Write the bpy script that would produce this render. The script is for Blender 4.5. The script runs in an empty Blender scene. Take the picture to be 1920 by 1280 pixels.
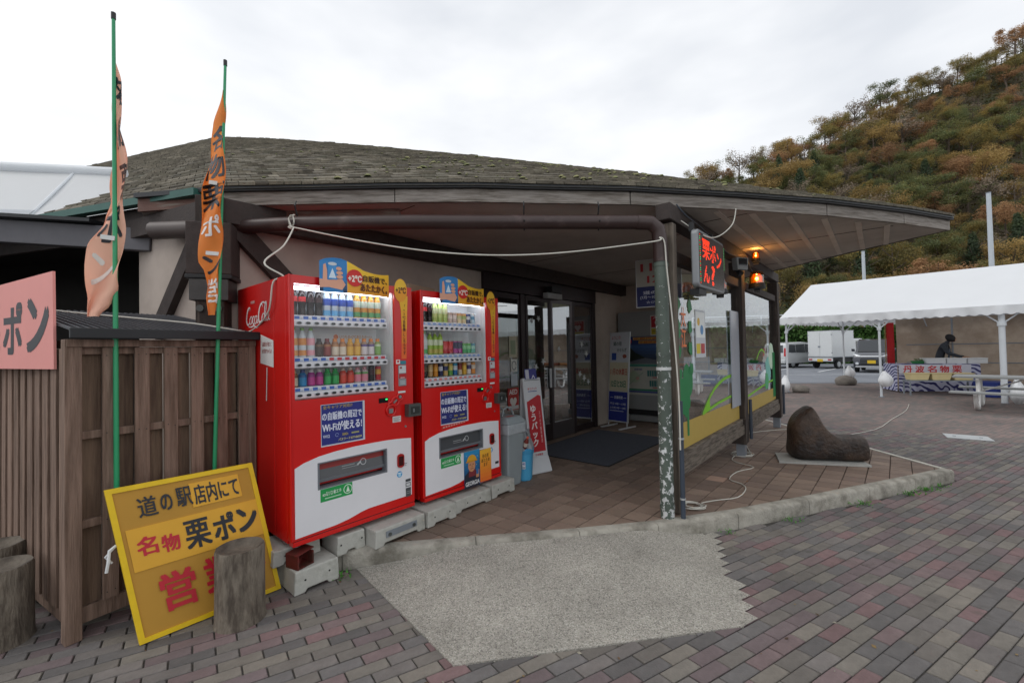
import bpy, math, random
from mathutils import Vector, Matrix, noise as mnoise
random.seed(7)
R = math.radians
D = bpy.data
scn = bpy.context.scene
COL = scn.collection

# ------------------------------------------------------------------ camera, sky, sun, exposure
EYE = 1.56
FPX = 800.0
PITCH = math.atan(15 / 800.0)
ROLL = 0.02
cd = D.cameras.new('camera'); cam = D.objects.new('camera', cd); COL.objects.link(cam)
cd.sensor_width = 36.0; cd.lens = FPX * 36.0 / 1920.0
cd.clip_start = 0.05; cd.clip_end = 2000.0
_F = Vector((0, math.cos(PITCH), math.sin(PITCH))); _R0 = Vector((1, 0, 0)); _U0 = Vector((0, -math.sin(PITCH), math.cos(PITCH)))
_Rt = _R0 * math.cos(ROLL) - _U0 * math.sin(ROLL); _Up = _U0 * math.cos(ROLL) + _R0 * math.sin(ROLL)
cam.matrix_world = Matrix(((_Rt.x, _Up.x, -_F.x, 0), (_Rt.y, _Up.y, -_F.y, 0), (_Rt.z, _Up.z, -_F.z, EYE), (0, 0, 0, 1)))
scn.camera = cam
scn.view_settings.view_transform = 'Standard'; scn.view_settings.look = 'None'
scn.view_settings.exposure = 0.27; scn.view_settings.gamma = 1.0
scn.view_settings.use_curve_mapping = False

SUN_EL, SUN_AZ = 50.0, 250.0      # soft light from the upper left, behind thin cloud
world = D.worlds.new('World'); scn.world = world; world.use_nodes = True
wn, wl = world.node_tree.nodes, world.node_tree.links
wn.clear()
def wnode(t): return wn.new(t)
sky = wnode('ShaderNodeTexSky'); sky.sky_type = 'NISHITA'; sky.sun_disc = False
sky.sun_elevation = R(SUN_EL); sky.sun_rotation = R(SUN_AZ)
tc = wnode('ShaderNodeTexCoord'); mp = wnode('ShaderNodeMapping'); mp.inputs['Scale'].default_value = (1.0, 1.0, 2.6)
mp.inputs['Location'].default_value = (0.35, 0.2, 0.1)
nz = wnode('ShaderNodeTexNoise'); nz.inputs['Scale'].default_value = 1.45; nz.inputs['Detail'].default_value = 5.0; nz.inputs['Roughness'].default_value = 0.5
rp = wnode('ShaderNodeValToRGB')
rp.color_ramp.elements[0].position = 0.36; rp.color_ramp.elements[0].color = (0.70, 0.725, 0.765, 1)
rp.color_ramp.elements[1].position = 0.60; rp.color_ramp.elements[1].color = (0.99, 0.995, 1.0, 1)
bg1 = wnode('ShaderNodeBackground'); bg1.inputs['Strength'].default_value = 1.0
bg2 = wnode('ShaderNodeBackground'); bg2.inputs['Strength'].default_value = 0.1
mx = wnode('ShaderNodeMixShader'); mx.inputs[0].default_value = 0.1
wo = wnode('ShaderNodeOutputWorld')
wl.new(tc.outputs['Generated'], mp.inputs['Vector']); wl.new(mp.outputs[0], nz.inputs['Vector']); wl.new(nz.outputs['Fac'], rp.inputs[0])
wl.new(rp.outputs[0], bg1.inputs[0]); wl.new(sky.outputs[0], bg2.inputs[0])
wl.new(bg1.outputs[0], mx.inputs[1]); wl.new(bg2.outputs[0], mx.inputs[2]); wl.new(mx.outputs[0], wo.inputs[0])

sl = D.lights.new('sun', 'SUN'); sl.energy = 0.6; sl.angle = R(25); sl.color = (1.0, 0.97, 0.92)
so = D.objects.new('sun', sl); COL.objects.link(so)
_d = Vector((math.sin(R(SUN_AZ)) * math.cos(R(SUN_EL)), math.cos(R(SUN_AZ)) * math.cos(R(SUN_EL)), math.sin(R(SUN_EL))))
so.rotation_euler = _d.to_track_quat('Z', 'Y').to_euler(); so.location = _d * 60

# ------------------------------------------------------------------ helpers
def lin(h):
    h = h.lstrip('#'); o = []
    for i in (0, 2, 4):
        c = int(h[i:i + 2], 16) / 255.0
        o.append(c / 12.92 if c <= 0.04045 else ((c + 0.055) / 1.055) ** 2.4)
    return tuple(o)
MC = {}
def mat(name, c, rough=0.6, metal=0.0, var=0.12, vs=6.0, bump=0.0, bs=40.0, stretch=(1, 1, 1), c2=None, c2s=3.0, c2w=(0.45, 0.6), spec=0.5, rnd=0.0, emit=0.0, coat=0.0, coord='Object', trans=0.0, wst=0.0):
    if name in MC: return MC[name]
    if isinstance(c, str): c = lin(c)
    m = D.materials.new(name); m.use_nodes = True
    n, l = m.node_tree.nodes, m.node_tree.links
    b = n['Principled BSDF']
    b.inputs['Roughness'].default_value = rough; b.inputs['Metallic'].default_value = metal
    b.inputs['Specular IOR Level'].default_value = spec
    b.inputs['Coat Weight'].default_value = coat
    b.inputs['Coat Roughness'].default_value = 0.08
    b.inputs['Base Color'].default_value = (*c, 1)
    t = n.new('ShaderNodeTexCoord'); mpn = n.new('ShaderNodeMapping'); mpn.inputs['Scale'].default_value = stretch
    l.new(t.outputs[coord], mpn.inputs[0])
    col = None
    if c2 is not None:
        if isinstance(c2, str): c2 = lin(c2)
        q = n.new('ShaderNodeTexNoise'); q.inputs['Scale'].default_value = c2s; q.inputs['Detail'].default_value = 6; q.inputs['Roughness'].default_value = 0.65
        l.new(mpn.outputs[0], q.inputs['Vector'])
        mr = n.new('ShaderNodeMapRange'); mr.inputs[1].default_value = c2w[0]; mr.inputs[2].default_value = c2w[1]
        l.new(q.outputs['Fac'], mr.inputs[0])
        mxn = n.new('ShaderNodeMix'); mxn.data_type = 'RGBA'
        mxn.inputs[6].default_value = (*c, 1); mxn.inputs[7].default_value = (*c2, 1)
        l.new(mr.outputs[0], mxn.inputs[0]); col = mxn.outputs[2]
    if var > 0 or rnd > 0:
        hv = n.new('ShaderNodeHueSaturation'); hv.inputs['Color'].default_value = (*c, 1)
        if col is not None: l.new(col, hv.inputs['Color'])
        q = n.new('ShaderNodeTexNoise'); q.inputs['Scale'].default_value = vs; q.inputs['Detail'].default_value = 5; q.inputs['Roughness'].default_value = 0.6
        l.new(mpn.outputs[0], q.inputs['Vector'])
        mr = n.new('ShaderNodeMapRange'); mr.inputs[1].default_value = 0.25; mr.inputs[2].default_value = 0.75
        mr.inputs[3].default_value = 1 - var; mr.inputs[4].default_value = 1 + var
        l.new(q.outputs['Fac'], mr.inputs[0]); val = mr.outputs[0]
        if rnd > 0:
            oi = n.new('ShaderNodeObjectInfo'); m2 = n.new('ShaderNodeMapRange'); m2.inputs[3].default_value = 1 - rnd; m2.inputs[4].default_value = 1 + rnd
            l.new(oi.outputs['Random'], m2.inputs[0]); mu = n.new('ShaderNodeMath'); mu.operation = 'MULTIPLY'
            l.new(val, mu.inputs[0]); l.new(m2.outputs[0], mu.inputs[1]); val = mu.outputs[0]
        if wst > 0:
            ge = n.new('ShaderNodeNewGeometry'); w1 = n.new('ShaderNodeTexNoise'); w1.inputs['Scale'].default_value = 1.3; w1.inputs['Detail'].default_value = 9; w1.inputs['Roughness'].default_value = 0.68
            l.new(ge.outputs['Position'], w1.inputs['Vector']); m3 = n.new('ShaderNodeMapRange'); m3.inputs[1].default_value = 0.32; m3.inputs[2].default_value = 0.66; m3.inputs[3].default_value = 1 - wst; m3.inputs[4].default_value = 1 + wst * 0.6
            l.new(w1.outputs['Fac'], m3.inputs[0]); mu2 = n.new('ShaderNodeMath'); mu2.operation = 'MULTIPLY'; l.new(val, mu2.inputs[0]); l.new(m3.outputs[0], mu2.inputs[1]); val = mu2.outputs[0]
        l.new(val, hv.inputs['Value']); col = hv.outputs[0]
    if col is not None: l.new(col, b.inputs['Base Color'])
    if bump > 0:
        q = n.new('ShaderNodeTexNoise'); q.inputs['Scale'].default_value = bs; q.inputs['Detail'].default_value = 6
        l.new(mpn.outputs[0], q.inputs['Vector']); bn = n.new('ShaderNodeBump'); bn.inputs['Strength'].default_value = bump; bn.inputs['Distance'].default_value = 0.02
        l.new(q.outputs['Fac'], bn.inputs['Height']); l.new(bn.outputs[0], b.inputs['Normal'])
    if emit > 0:
        b.inputs['Emission Color'].default_value = (*c, 1); b.inputs['Emission Strength'].default_value = emit
    if trans > 0:
        tr = n.new('ShaderNodeBsdfTranslucent'); 
        if col is not None: l.new(col, tr.inputs[0])
        else: tr.inputs[0].default_value = (*c, 1)
        ms = n.new('ShaderNodeMixShader'); ms.inputs[0].default_value = trans
        l.new(b.outputs[0], ms.inputs[1]); l.new(tr.outputs[0], ms.inputs[2]); l.new(ms.outputs[0], n['Material Output'].inputs[0])
    MC[name] = m; return m
def ink(h, rough=0.45): return mat('ink_' + h.lstrip('#'), h, rough, var=0.04, vs=15)
def glass(name, tint, base, ior=1.5):
    m = D.materials.new(name); m.use_nodes = True; n, l = m.node_tree.nodes, m.node_tree.links; n.clear()
    o = n.new('ShaderNodeOutputMaterial'); t = n.new('ShaderNodeBsdfTransparent'); t.inputs[0].default_value = (*tint, 1)
    g = n.new('ShaderNodeBsdfGlossy'); g.inputs['Roughness'].default_value = 0.0; g.inputs[0].default_value = (0.92, 0.95, 0.97, 1)
    f = n.new('ShaderNodeFresnel'); f.inputs[0].default_value = ior
    mr = n.new('ShaderNodeMapRange'); mr.inputs[3].default_value = base; mr.inputs[4].default_value = 1.0; l.new(f.outputs[0], mr.inputs[0])
    ge = n.new('ShaderNodeNewGeometry'); iv = n.new('ShaderNodeMath'); iv.operation = 'SUBTRACT'; iv.inputs[0].default_value = 1.0; l.new(ge.outputs['Backfacing'], iv.inputs[1]); mu = n.new('ShaderNodeMath'); mu.operation = 'MULTIPLY'; l.new(mr.outputs[0], mu.inputs[0]); l.new(iv.outputs[0], mu.inputs[1])
    x = n.new('ShaderNodeMixShader'); l.new(mu.outputs[0], x.inputs[0]); l.new(t.outputs[0], x.inputs[1]); l.new(g.outputs[0], x.inputs[2]); l.new(x.outputs[0], o.inputs[0])
    MC[name] = m; return m

def ortho(d):
    d = Vector(d).normalized(); a = Vector((0, 0, 1)) if abs(d.z) < 0.9 else Vector((1, 0, 0))
    x = d.cross(a).normalized(); return x, x.cross(d).normalized()
class MB:
    def __init__(s): s.v = []; s.f = []; s.fm = []; s.mats = []
    def mi(s, m):
        if m not in s.mats: s.mats.append(m)
        return s.mats.index(m)
    def add(s, vs, fs, m):
        o = len(s.v); k = s.mi(m); s.v.extend(Vector(p) for p in vs)
        for f in fs: s.f.append(tuple(i + o for i in f)); s.fm.append(k)
        return s
    def box(s, x0, y0, z0, x1, y1, z1, m):
        return s.add([(x0, y0, z0), (x1, y0, z0), (x1, y1, z0), (x0, y1, z0), (x0, y0, z1), (x1, y0, z1), (x1, y1, z1), (x0, y1, z1)],
              [(0, 3, 2, 1), (4, 5, 6, 7), (0, 1, 5, 4), (1, 2, 6, 5), (2, 3, 7, 6), (3, 0, 4, 7)], m)
    def bar(s, p0, p1, w, h, m, up=(0, 0, 1)):
        p0, p1 = Vector(p0), Vector(p1); d = (p1 - p0).normalized(); up = Vector(up)
        x = d.cross(up).normalized() * (w / 2); y = x.cross(d).normalized() * (h / 2)
        vs = [p + a * x + b * y for p in (p0, p1) for a, b in ((-1, -1), (1, -1), (1, 1), (-1, 1))]
        return s.add(vs, [(3, 2, 1, 0), (4, 5, 6, 7), (0, 1, 5, 4), (1, 2, 6, 5), (2, 3, 7, 6), (3, 0, 4, 7)], m)
    def tube(s, pts, r, m, n=8, caps=True, closed=False):
        pts = [Vector(p) for p in pts]; N = len(pts); rings = []
        rr = r if isinstance(r, (list, tuple)) else [r] * N
        prev = None
        for i, p in enumerate(pts):
            if closed: d = pts[(i + 1) % N] - pts[i - 1]
            else: d = pts[min(i + 1, N - 1)] - pts[max(i - 1, 0)]
            d.normalize()
            if prev is None: x, y = ortho(d)
            else:
                x = (prev - d * prev.dot(d)); x = x.normalized() if x.length > 1e-6 else ortho(d)[0]; y = x.cross(d)
            prev = x; y = d.cross(x)
            rings.append([p + (x * math.cos(2 * math.pi * k / n) + y * math.sin(2 * math.pi * k / n)) * rr[i] for k in range(n)])
        vs = [q for rg in rings for q in rg]; fs = []
        for i in range(N if closed else N - 1):
            a, b = i * n, ((i + 1) % N) * n
            for k in range(n): fs.append((a + k, a + (k + 1) % n, b + (k + 1) % n, b + k))
        if caps and not closed: fs.append(tuple(range(n - 1, -1, -1))); fs.append(tuple((N - 1) * n + k for k in range(n)))
        return s.add(vs, fs, m)
    def cyl(s, p0, p1, r0, m, r1=None, n=12): return s.tube([p0, p1], [r0, r0 if r1 is None else r1], m, n)
    def lathe(s, prof, m, n=12, o=(0, 0, 0)):
        # prof: list of (r, z) or (r, z, material of the band above)
        o = Vector(o)
        for i in range(len(prof) - 1):
            a, b = prof[i], prof[i + 1]; mm = a[2] if len(a) > 2 and a[2] is not None else m
            vs = [o + Vector((q[0] * math.cos(2 * math.pi * k / n), q[0] * math.sin(2 * math.pi * k / n), q[1])) for q in (a, b) for k in range(n)]
            s.add(vs, [(k, (k + 1) % n, n + (k + 1) % n, n + k) for k in range(n)], mm)
        return s
    def poly(s, pts, m): return s.add(pts, [tuple(range(len(pts)))], m)
    def prism(s, pts, off, m):
        n = len(pts); off = Vector(off); a = [Vector(p) for p in pts]; vs = a + [p + off for p in a]
        nrm = Vector((0, 0, 0))
        for i in range(n): nrm += (a[i] - a[0]).cross(a[(i + 1) % n] - a[0])
        if nrm.dot(off) > 0:
            fs = [tuple(range(n - 1, -1, -1)), tuple(range(n, 2 * n))] + [(i, (i + 1) % n, n + (i + 1) % n, n + i) for i in range(n)]
        else:
            fs = [tuple(range(n)), tuple(range(2 * n - 1, n - 1, -1))] + [(i, n + i, n + (i + 1) % n, (i + 1) % n) for i in range(n)]
        return s.add(vs, fs, m)
    def grid(s, fn, nu, nv, m):
        vs = [fn(i / nu, j / nv) for j in range(nv + 1) for i in range(nu + 1)]
        return s.add(vs, [(j * (nu + 1) + i, j * (nu + 1) + i + 1, (j + 1) * (nu + 1) + i + 1, (j + 1) * (nu + 1) + i) for j in range(nv) for i in range(nu)], m)
    def build(s, name, parent=None, smooth=None, bevel=0.0, world=False, kind=None):
        me = D.meshes.new(name)
        vs = s.v
        if world and parent is not None:
            inv = TM[parent.name].inverted(); vs = [inv @ p for p in vs]
        me.from_pydata([tuple(p) for p in vs], [], s.f); 
        for m in s.mats: me.materials.append(m)
        me.polygons.foreach_set('material_index', s.fm)
        if smooth is not None:
            me.polygons.foreach_set('use_smooth', [True] * len(s.f)); me.set_sharp_from_angle(angle=R(smooth))
        me.update()
        o = D.objects.new(name, me); COL.objects.link(o)
        if parent is not None: o.parent = parent
        TM[o.name] = TM[parent.name].copy() if parent is not None else Matrix()
        if bevel > 0:
            md = o.modifiers.new('edge', 'BEVEL'); md.width = bevel; md.segments = 2; md.limit_method = 'ANGLE'; md.angle_limit = R(40)
        if kind: o['kind'] = kind
        return o
TM = {}
def tag(o, label=None, cat=None, group=None, kind=None):
    if label: o['label'] = label
    if cat: o['category'] = cat
    if group: o['group'] = group
    if kind: o['kind'] = kind
    return o
def thing(name, label, cat, loc=(0, 0, 0), rz=0.0, group=None):
    o = D.objects.new(name, None); COL.objects.link(o); o.location = loc; o.rotation_euler = (0, 0, rz); o.empty_display_size = 0.1
    TM[o.name] = Matrix.Translation(Vector(loc)) @ Matrix.Rotation(rz, 4, 'Z')
    return tag(o, label, cat, group)
def dup(root, loc, rz, label=None):
    r = root.copy(); COL.objects.link(r); r.location = loc; r.rotation_euler = (0, 0, rz)
    TM[r.name] = Matrix.Translation(Vector(loc)) @ Matrix.Rotation(rz, 4, 'Z')
    if label: r['label'] = label
    for ch in list(root.children):
        c = ch.copy(); COL.objects.link(c); c.parent = r; TM[c.name] = TM[r.name].copy()
        for g in list(ch.children):
            e = g.copy(); COL.objects.link(e); e.parent = c; TM[e.name] = TM[r.name].copy()
    return r
def inst(src, parent, loc, rot=None, name=None):
    o = D.objects.new(name or src.name.split('.')[0], src.data); COL.objects.link(o)
    o.parent = parent; o.location = loc
    if rot is not None: o.rotation_euler = rot
    TM[o.name] = Matrix(); return o
def jit(p, a, sc=1.0): return Vector(p) + mnoise.noise_vector(Vector(p) * sc) * a

# ---- writing: glyphs turned into flat mesh
_TX = {}
def glyphs(body, bold=0.0, sp=1.0):
    """outline of a piece of writing in a unit box: vertices (x, y, layer) and faces; bold strokes are a few shifted layers"""
    if any('\u4e00' <= ch <= '\u9fff' for ch in body): bold = min(bold, 0.036)
    k = (body, bold, sp)
    if k in _TX: return _TX[k]
    c = D.curves.new('glyphs', 'FONT'); c.body = body; c.size = 1; c.resolution_u = 3; c.space_line = sp
    c.align_x = 'CENTER'
    o = D.objects.new('glyphs', c); COL.objects.link(o)
    dg = bpy.context.evaluated_depsgraph_get(); ev = o.evaluated_get(dg); me = ev.to_mesh()
    vs = [v.co.copy() for v in me.vertices]; fs = [tuple(p.vertices) for p in me.polygons]
    ev.to_mesh_clear(); D.objects.remove(o); D.curves.remove(c)
    if vs:
        V2, F2 = [], []; sh = [(0, 0)] if bold < .004 else [(-1, -.7), (1, .7), (-1, .7), (1, -.7)]
        for n_, (a, b) in enumerate(sh):
            F2 += [tuple(q + len(V2) for q in f) for f in fs]; V2 += [(v.x + a * bold * .8, v.y + b * bold * .8, n_) for v in vs]
        x0 = min(v[0] for v in V2); x1 = max(v[0] for v in V2); y0 = min(v[1] for v in V2); y1 = max(v[1] for v in V2)
        vs = [((v[0] - x0) / max(x1 - x0, 1e-6), (v[1] - y0) / max(y1 - y0, 1e-6), v[2]) for v in V2]; fs = F2
    _TX[k] = (vs, fs); return _TX[k]
def vert(t): return '\n'.join(t)
class Fr:
    """flat frame: origin, right and up vectors; depth grows towards the viewer of the print"""
    def __init__(s, o, r, u): s.o = Vector(o); s.r = Vector(r).normalized(); s.u = Vector(u).normalized(); s.n = s.r.cross(s.u)
    def p(s, x, y, d=0.0): return s.o + s.r * x + s.u * y + s.n * d
def arc(cx, cy, rx, ry=None, n=20, a0=0, a1=360):
    ry = rx if ry is None else ry; full = abs(a1 - a0) >= 360
    return [(cx + rx * math.cos(R(a0 + (a1 - a0) * i / (n if full else n - 1))), cy + ry * math.sin(R(a0 + (a1 - a0) * i / (n if full else n - 1)))) for i in range(n)]
def stroke(pts, w):
    """variable width pen stroke in 2D -> list of quads"""
    out = []; L = []; N = len(pts)
    ws = w if isinstance(w, (list, tuple)) else [w] * N
    for i, p in enumerate(pts):
        a = pts[max(i - 1, 0)]; b = pts[min(i + 1, N - 1)]; dx, dy = b[0] - a[0], b[1] - a[1]; q = math.hypot(dx, dy) or 1
        L.append(((p[0] - dy / q * ws[i] / 2, p[1] + dx / q * ws[i] / 2), (p[0] + dy / q * ws[i] / 2, p[1] - dx / q * ws[i] / 2)))
    for i in range(N - 1): out.append([L[i][1], L[i + 1][1], L[i + 1][0], L[i][0]])
    return out
def bez(p0, p1, p2, p3, n=8):
    return [tuple((1 - t) ** 3 * p0[k] + 3 * (1 - t) ** 2 * t * p1[k] + 3 * (1 - t) * t * t * p2[k] + t ** 3 * p3[k] for k in (0, 1)) for t in [i / n for i in range(n + 1)]]
def draw(mb, fr, items, d0=0.0006, step=0.0004, warp=None):
    P = warp or fr.p
    d = d0
    for it in items:
        k = it[0]
        if k == 'rect': _, x, y, w, h, c = it; mb.poly([P(x, y, d), P(x + w, y, d), P(x + w, y + h, d), P(x, y + h, d)], ink(c))
        elif k == 'poly': mb.poly([P(a, b, d) for a, b in it[1]], ink(it[2]))
        elif k == 'disc': _, x, y, r, c = it; mb.poly([P(a, b, d) for a, b in arc(x, y, r)], ink(c))
        elif k == 'line':
            for q in stroke(it[1], it[2]): mb.poly([P(a, b, d) for a, b in q], ink(it[3]))
        elif k == 'text':
            _, body, x, y, w, h, c = it[:7]; bold = it[7] if len(it) > 7 else 0.0; sp = it[8] if len(it) > 8 else 1.0
            vs, fs = glyphs(body, bold, sp); mb.add([P(x + v[0] * w, y + v[1] * h, d + v[2] * .00006) for v in vs], fs, ink(c))
        elif k == 'band':   # printed colour blend between two inks, in stripes
            _, x, y, w, h, ca, cb, n, horiz = it
            A, B = [int(ca[i:i + 2], 16) for i in (1, 3, 5)], [int(cb[i:i + 2], 16) for i in (1, 3, 5)]
            for i in range(n):
                t = i / (n - 1); c = '#%02x%02x%02x' % tuple(int(A[j] + (B[j] - A[j]) * t) for j in range(3))
                if horiz: mb.poly([P(x + w * i / n, y, d), P(x + w * (i + 1) / n, y, d), P(x + w * (i + 1) / n, y + h, d), P(x + w * i / n, y + h, d)], ink(c))
                else: mb.poly([P(x, y + h * i / n, d), P(x + w, y + h * i / n, d), P(x + w, y + h * (i + 1) / n, d), P(x, y + h * (i + 1) / n, d)], ink(c))
        d += step
    return mb
def sheet(mb, fr, w, h, th, c, x=0, y=0):
    m = ink(c) if isinstance(c, str) else c
    vs = [fr.p(x, y, -th), fr.p(x + w, y, -th), fr.p(x + w, y + h, -th), fr.p(x, y + h, -th)]
    return mb.prism(vs, fr.n * th, m)
def inside(p, poly):
    x, y = p[0], p[1]; c = False; j = len(poly) - 1
    for i in range(len(poly)):
        if (poly[i][1] > y) != (poly[j][1] > y) and x < (poly[j][0] - poly[i][0]) * (y - poly[i][1]) / (poly[j][1] - poly[i][1]) + poly[i][0]: c = not c
        j = i
    return c
def lerp(a, b, t): return a + (b - a) * t

# ------------------------------------------------------------------ materials
M_conc = mat('concrete', '#a9a69c', 0.9, var=0.16, vs=5, bump=0.25, bs=60, c2='#7d7a70', c2s=4, c2w=(0.5, 0.75))
M_block = mat('block_concrete', '#b3b3ac', 0.9, var=0.12, vs=8, bump=0.2, bs=80, c2='#8d8d84', c2s=7, c2w=(0.52, 0.75))
M_kerb = mat('kerb_concrete', '#a09c92', 0.95, var=0.16, vs=14, bump=0.4, bs=60, c2='#736f65', c2s=5, c2w=(0.44, 0.66), wst=.18)
M_kerbpale = mat('kerb_pale', '#bdbab0', 0.9, var=0.12, vs=9, bump=0.2)
M_wood = mat('weathered_wood', '#887163', 0.85, var=0.22, vs=3, bump=0.35, bs=12, stretch=(14, 14, 0.9), c2='#655144', c2s=2.2, c2w=(0.42, 0.65), rnd=0.12)
M_wood2 = mat('rear_board_wood', '#776150', 0.88, var=0.25, vs=3, bump=0.35, bs=12, stretch=(14, 14, 0.9), c2='#5c483c', c2s=2.0, c2w=(0.42, 0.65), rnd=0.12)
M_fascia = mat('grey_board', '#98918a', 0.9, var=0.25, vs=4, bump=0.4, bs=10, stretch=(1.2, 1.2, 14), c2='#6e665d', c2s=2.5, c2w=(0.45, 0.65), rnd=0.1)
M_fasciabrown = mat('brown_board', '#6d5148', 0.8, var=0.2, vs=4, bump=0.2, bs=10, stretch=(1.2, 1.2, 12), c2='#80756b', c2s=3, c2w=(0.5, 0.62))
M_dark = mat('dark_timber', '#3c3330', 0.75, var=0.25, vs=5, bump=0.2, bs=20, stretch=(3, 3, 3))
M_post = mat('post_timber', '#3b332f', 0.85, var=0.28, vs=4, bump=0.3, bs=12, stretch=(12, 12, 1), c2='#5a5149', c2s=2, c2w=(0.55, 0.7))
M_postgrey = mat('grey_post_timber', '#756b60', 0.9, var=0.25, vs=4, bump=0.4, bs=12, stretch=(14, 14, 1), c2='#4c443c', c2s=2, c2w=(0.45, 0.65))
M_rail = mat('rail_timber', '#6f665c', 0.9, var=0.25, vs=4, bump=0.4, bs=12, stretch=(2, 2, 16), c2='#4c443c', c2s=3, c2w=(0.45, 0.6))
M_wall = mat('wall_render', '#b9ada3', 0.9, var=0.08, vs=2, bump=0.1, bs=120, c2='#a3978d', c2s=1.2, c2w=(0.45, 0.7))
M_soffit = mat('soffit_board', '#b9b1a9', 0.85, var=0.1, vs=1.5, c2='#a69d95', c2s=0.9, c2w=(0.45, 0.65))
M_strip = mat('soffit_strip', '#cdc4ba', 0.85, var=0.12, vs=4)
M_pipe = mat('brown_pipe', '#3b2b29', 0.42, var=0.2, vs=3, c2='#584845', c2s=5, c2w=(0.58, 0.75))
M_bronze = mat('bronze_frame', '#33292a', 0.35, metal=0.5, var=0.08)
M_bronzel = mat('light_frame', '#5a5456', 0.3, metal=0.6, var=0.06)
M_black = mat('black_metal', '#1e2023', 0.5, var=0.15)
M_drip = mat('drip_edge', '#26282b', 0.45, var=0.2, vs=8)
M_red = mat('machine_red', '#cf0a06', 0.3, var=0.05, vs=2, coat=0.3)
M_redside = mat('machine_side_red', '#cb0f08', 0.38, var=0.06, vs=1.5)
M_white = mat('white_panel', '#e2e2e6', 0.35, var=0.04, vs=3)
M_whitein = mat('white_lining', '#e6e8ea', 0.4, var=0.03)
M_grey = mat('grey_plastic', '#70747a', 0.4, var=0.08)
M_steel = mat('steel', '#9aa0a2', 0.3, metal=0.85, var=0.12, vs=10)
M_lock = mat('lock_steel', '#5d615f', 0.35, metal=0.6, var=0.2, vs=12)
M_galv = mat('galvanised', '#8d949c', 0.45, metal=0.4, var=0.1)
M_alu = mat('aluminium', '#c8cbce', 0.35, metal=0.6, var=0.06)
M_conduit = mat('conduit_plastic', '#39424f', 0.5, var=0.12)
M_cord = mat('cord_rubber', '#c9c7bd', 0.55, var=0.06)
M_asph = mat('asphalt', '#7c8087', 0.9, var=0.1, vs=0.8, bump=0.25, bs=120, c2='#6a6e75', c2s=0.35, c2w=(0.4, 0.65))
M_mat = mat('mat_fibre', '#50545f', 0.95, var=0.2, vs=40, bump=0.5, bs=220)
M_vinyl = mat('tent_vinyl', '#eef1f4', 0.5, var=0.02, vs=1.5, trans=0.25)
M_tarp = mat('tarpaulin', '#b3a393', 0.6, var=0.12, vs=1.5, c2='#9c8b7b', c2s=1.0, trans=0.5)
M_tubewhite = mat('tent_pole', '#c9ced3', 0.4, var=0.05)
M_rubber = mat('tyre_rubber', '#1b1c1e', 0.8, var=0.1)
M_carglass = mat('car_glass', '#20262b', 0.06, var=0.0, spec=0.9)
G_shop = glass('shop_glass', (0.82, 0.84, 0.85), 0.40, 1.6)
G_screen = glass('screen_glass', (0.90, 0.93, 0.93), 0.36, 1.7)
G_mach = glass('machine_glass', (0.985, 0.985, 0.985), 0.02, 1.35)
# ------------------------------------------------------------------ ground, paving, kerb
KERB = [(-2.05, 3.0), (-1.26, 3.11), (-0.3, 3.235), (0.5, 3.345), (1.15, 3.46), (1.9, 3.665), (2.7, 3.945), (3.5, 4.24), (4.2, 4.50), (4.88, 4.765)]
PLAT = KERB + [(4.87, 8.2), (4.6, 12.5), (0.5, 13.0), (-3.2, 4.2)]
mb = MB(); mb.poly([(-300, -60, -0.03), (400, -60, -0.03), (400, 500, -0.03), (-300, 500, -0.03)], mat('far_ground', '#6f7173', 0.95, var=0.1, vs=0.3))
tag(mb.build('ground'), kind='structure')
mb = MB()
ASPH = [(-2, 19.5), (11.2, 16.9), (17.5, 15.6), (60, 7.0), (90, 60), (-10, 60)]
mb.prism([(x, y, -0.03) for x, y in ASPH], (0, 0, .034), M_asph)
asph = tag(mb.build('parking_lot'), kind='structure')
# painted bay lines
mb = MB(); wl_ = mat('road_paint', '#d2d5d6', 0.8, var=0.15, vs=6, c2='#9a9ea2', c2s=4, c2w=(0.5, 0.7))
def gline(p, q, w):
    p, q = Vector((*p, 0)), Vector((*q, 0)); n = (q - p).cross(Vector((0, 0, 1))).normalized() * w / 2
    mb.poly([p - n + Vector((0, 0, .008)), q - n + Vector((0, 0, .008)), q + n + Vector((0, 0, .008)), p + n + Vector((0, 0, .008))], wl_)
for k in range(6):
    b = Vector((14.4 + 2.25 * k, 24.3 - 1.0 * k)); gline((b.x, b.y), (b.x + 4.4, b.y + 3.9), 0.13)
gline((11.0, 22.4), (27.0, 18.2), 0.12)
mb.build('lane_marking', asph)

# concrete pavers: every near brick is its own piece
PA = R(29.0); ax = Vector((math.cos(PA), math.sin(PA))); PS = R(127.0); bx_ = Vector((math.cos(PS), math.sin(PS))); PSK = math.cos(PS - PA); PSN = math.sin(PS - PA)
BL, BW = 0.2, 0.079
def pcoord(p): b = p.dot(Vector((-ax.y, ax.x))) / PSN; return p.dot(ax) - b * PSK, b
RAMP_A, RAMP_B, RAMP_C, RAMP_D = Vector((-1.15, 3.10)), Vector((-0.32, 2.14)), Vector((1.31, 2.40)), Vector((1.63, 3.54))
M_mortar = mat('joint_sand', '#3f3c38', 0.95, var=0.2, vs=20)
BCOL = ['#6f6a67', '#666362', '#757069', '#5f5c5b', '#746464', '#776161', '#6b5f60', '#7a746c', '#6b6661']
def brick_mat(i, c):
    return mat('paver_%d' % i, c, 0.88, var=0.16, vs=18, bump=0.28, bs=90, c2='#4d4843', c2s=7, c2w=(.55, .8), rnd=.10, wst=.2)
M_br = [brick_mat(i, c) for i, c in enumerate(BCOL)]
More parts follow.
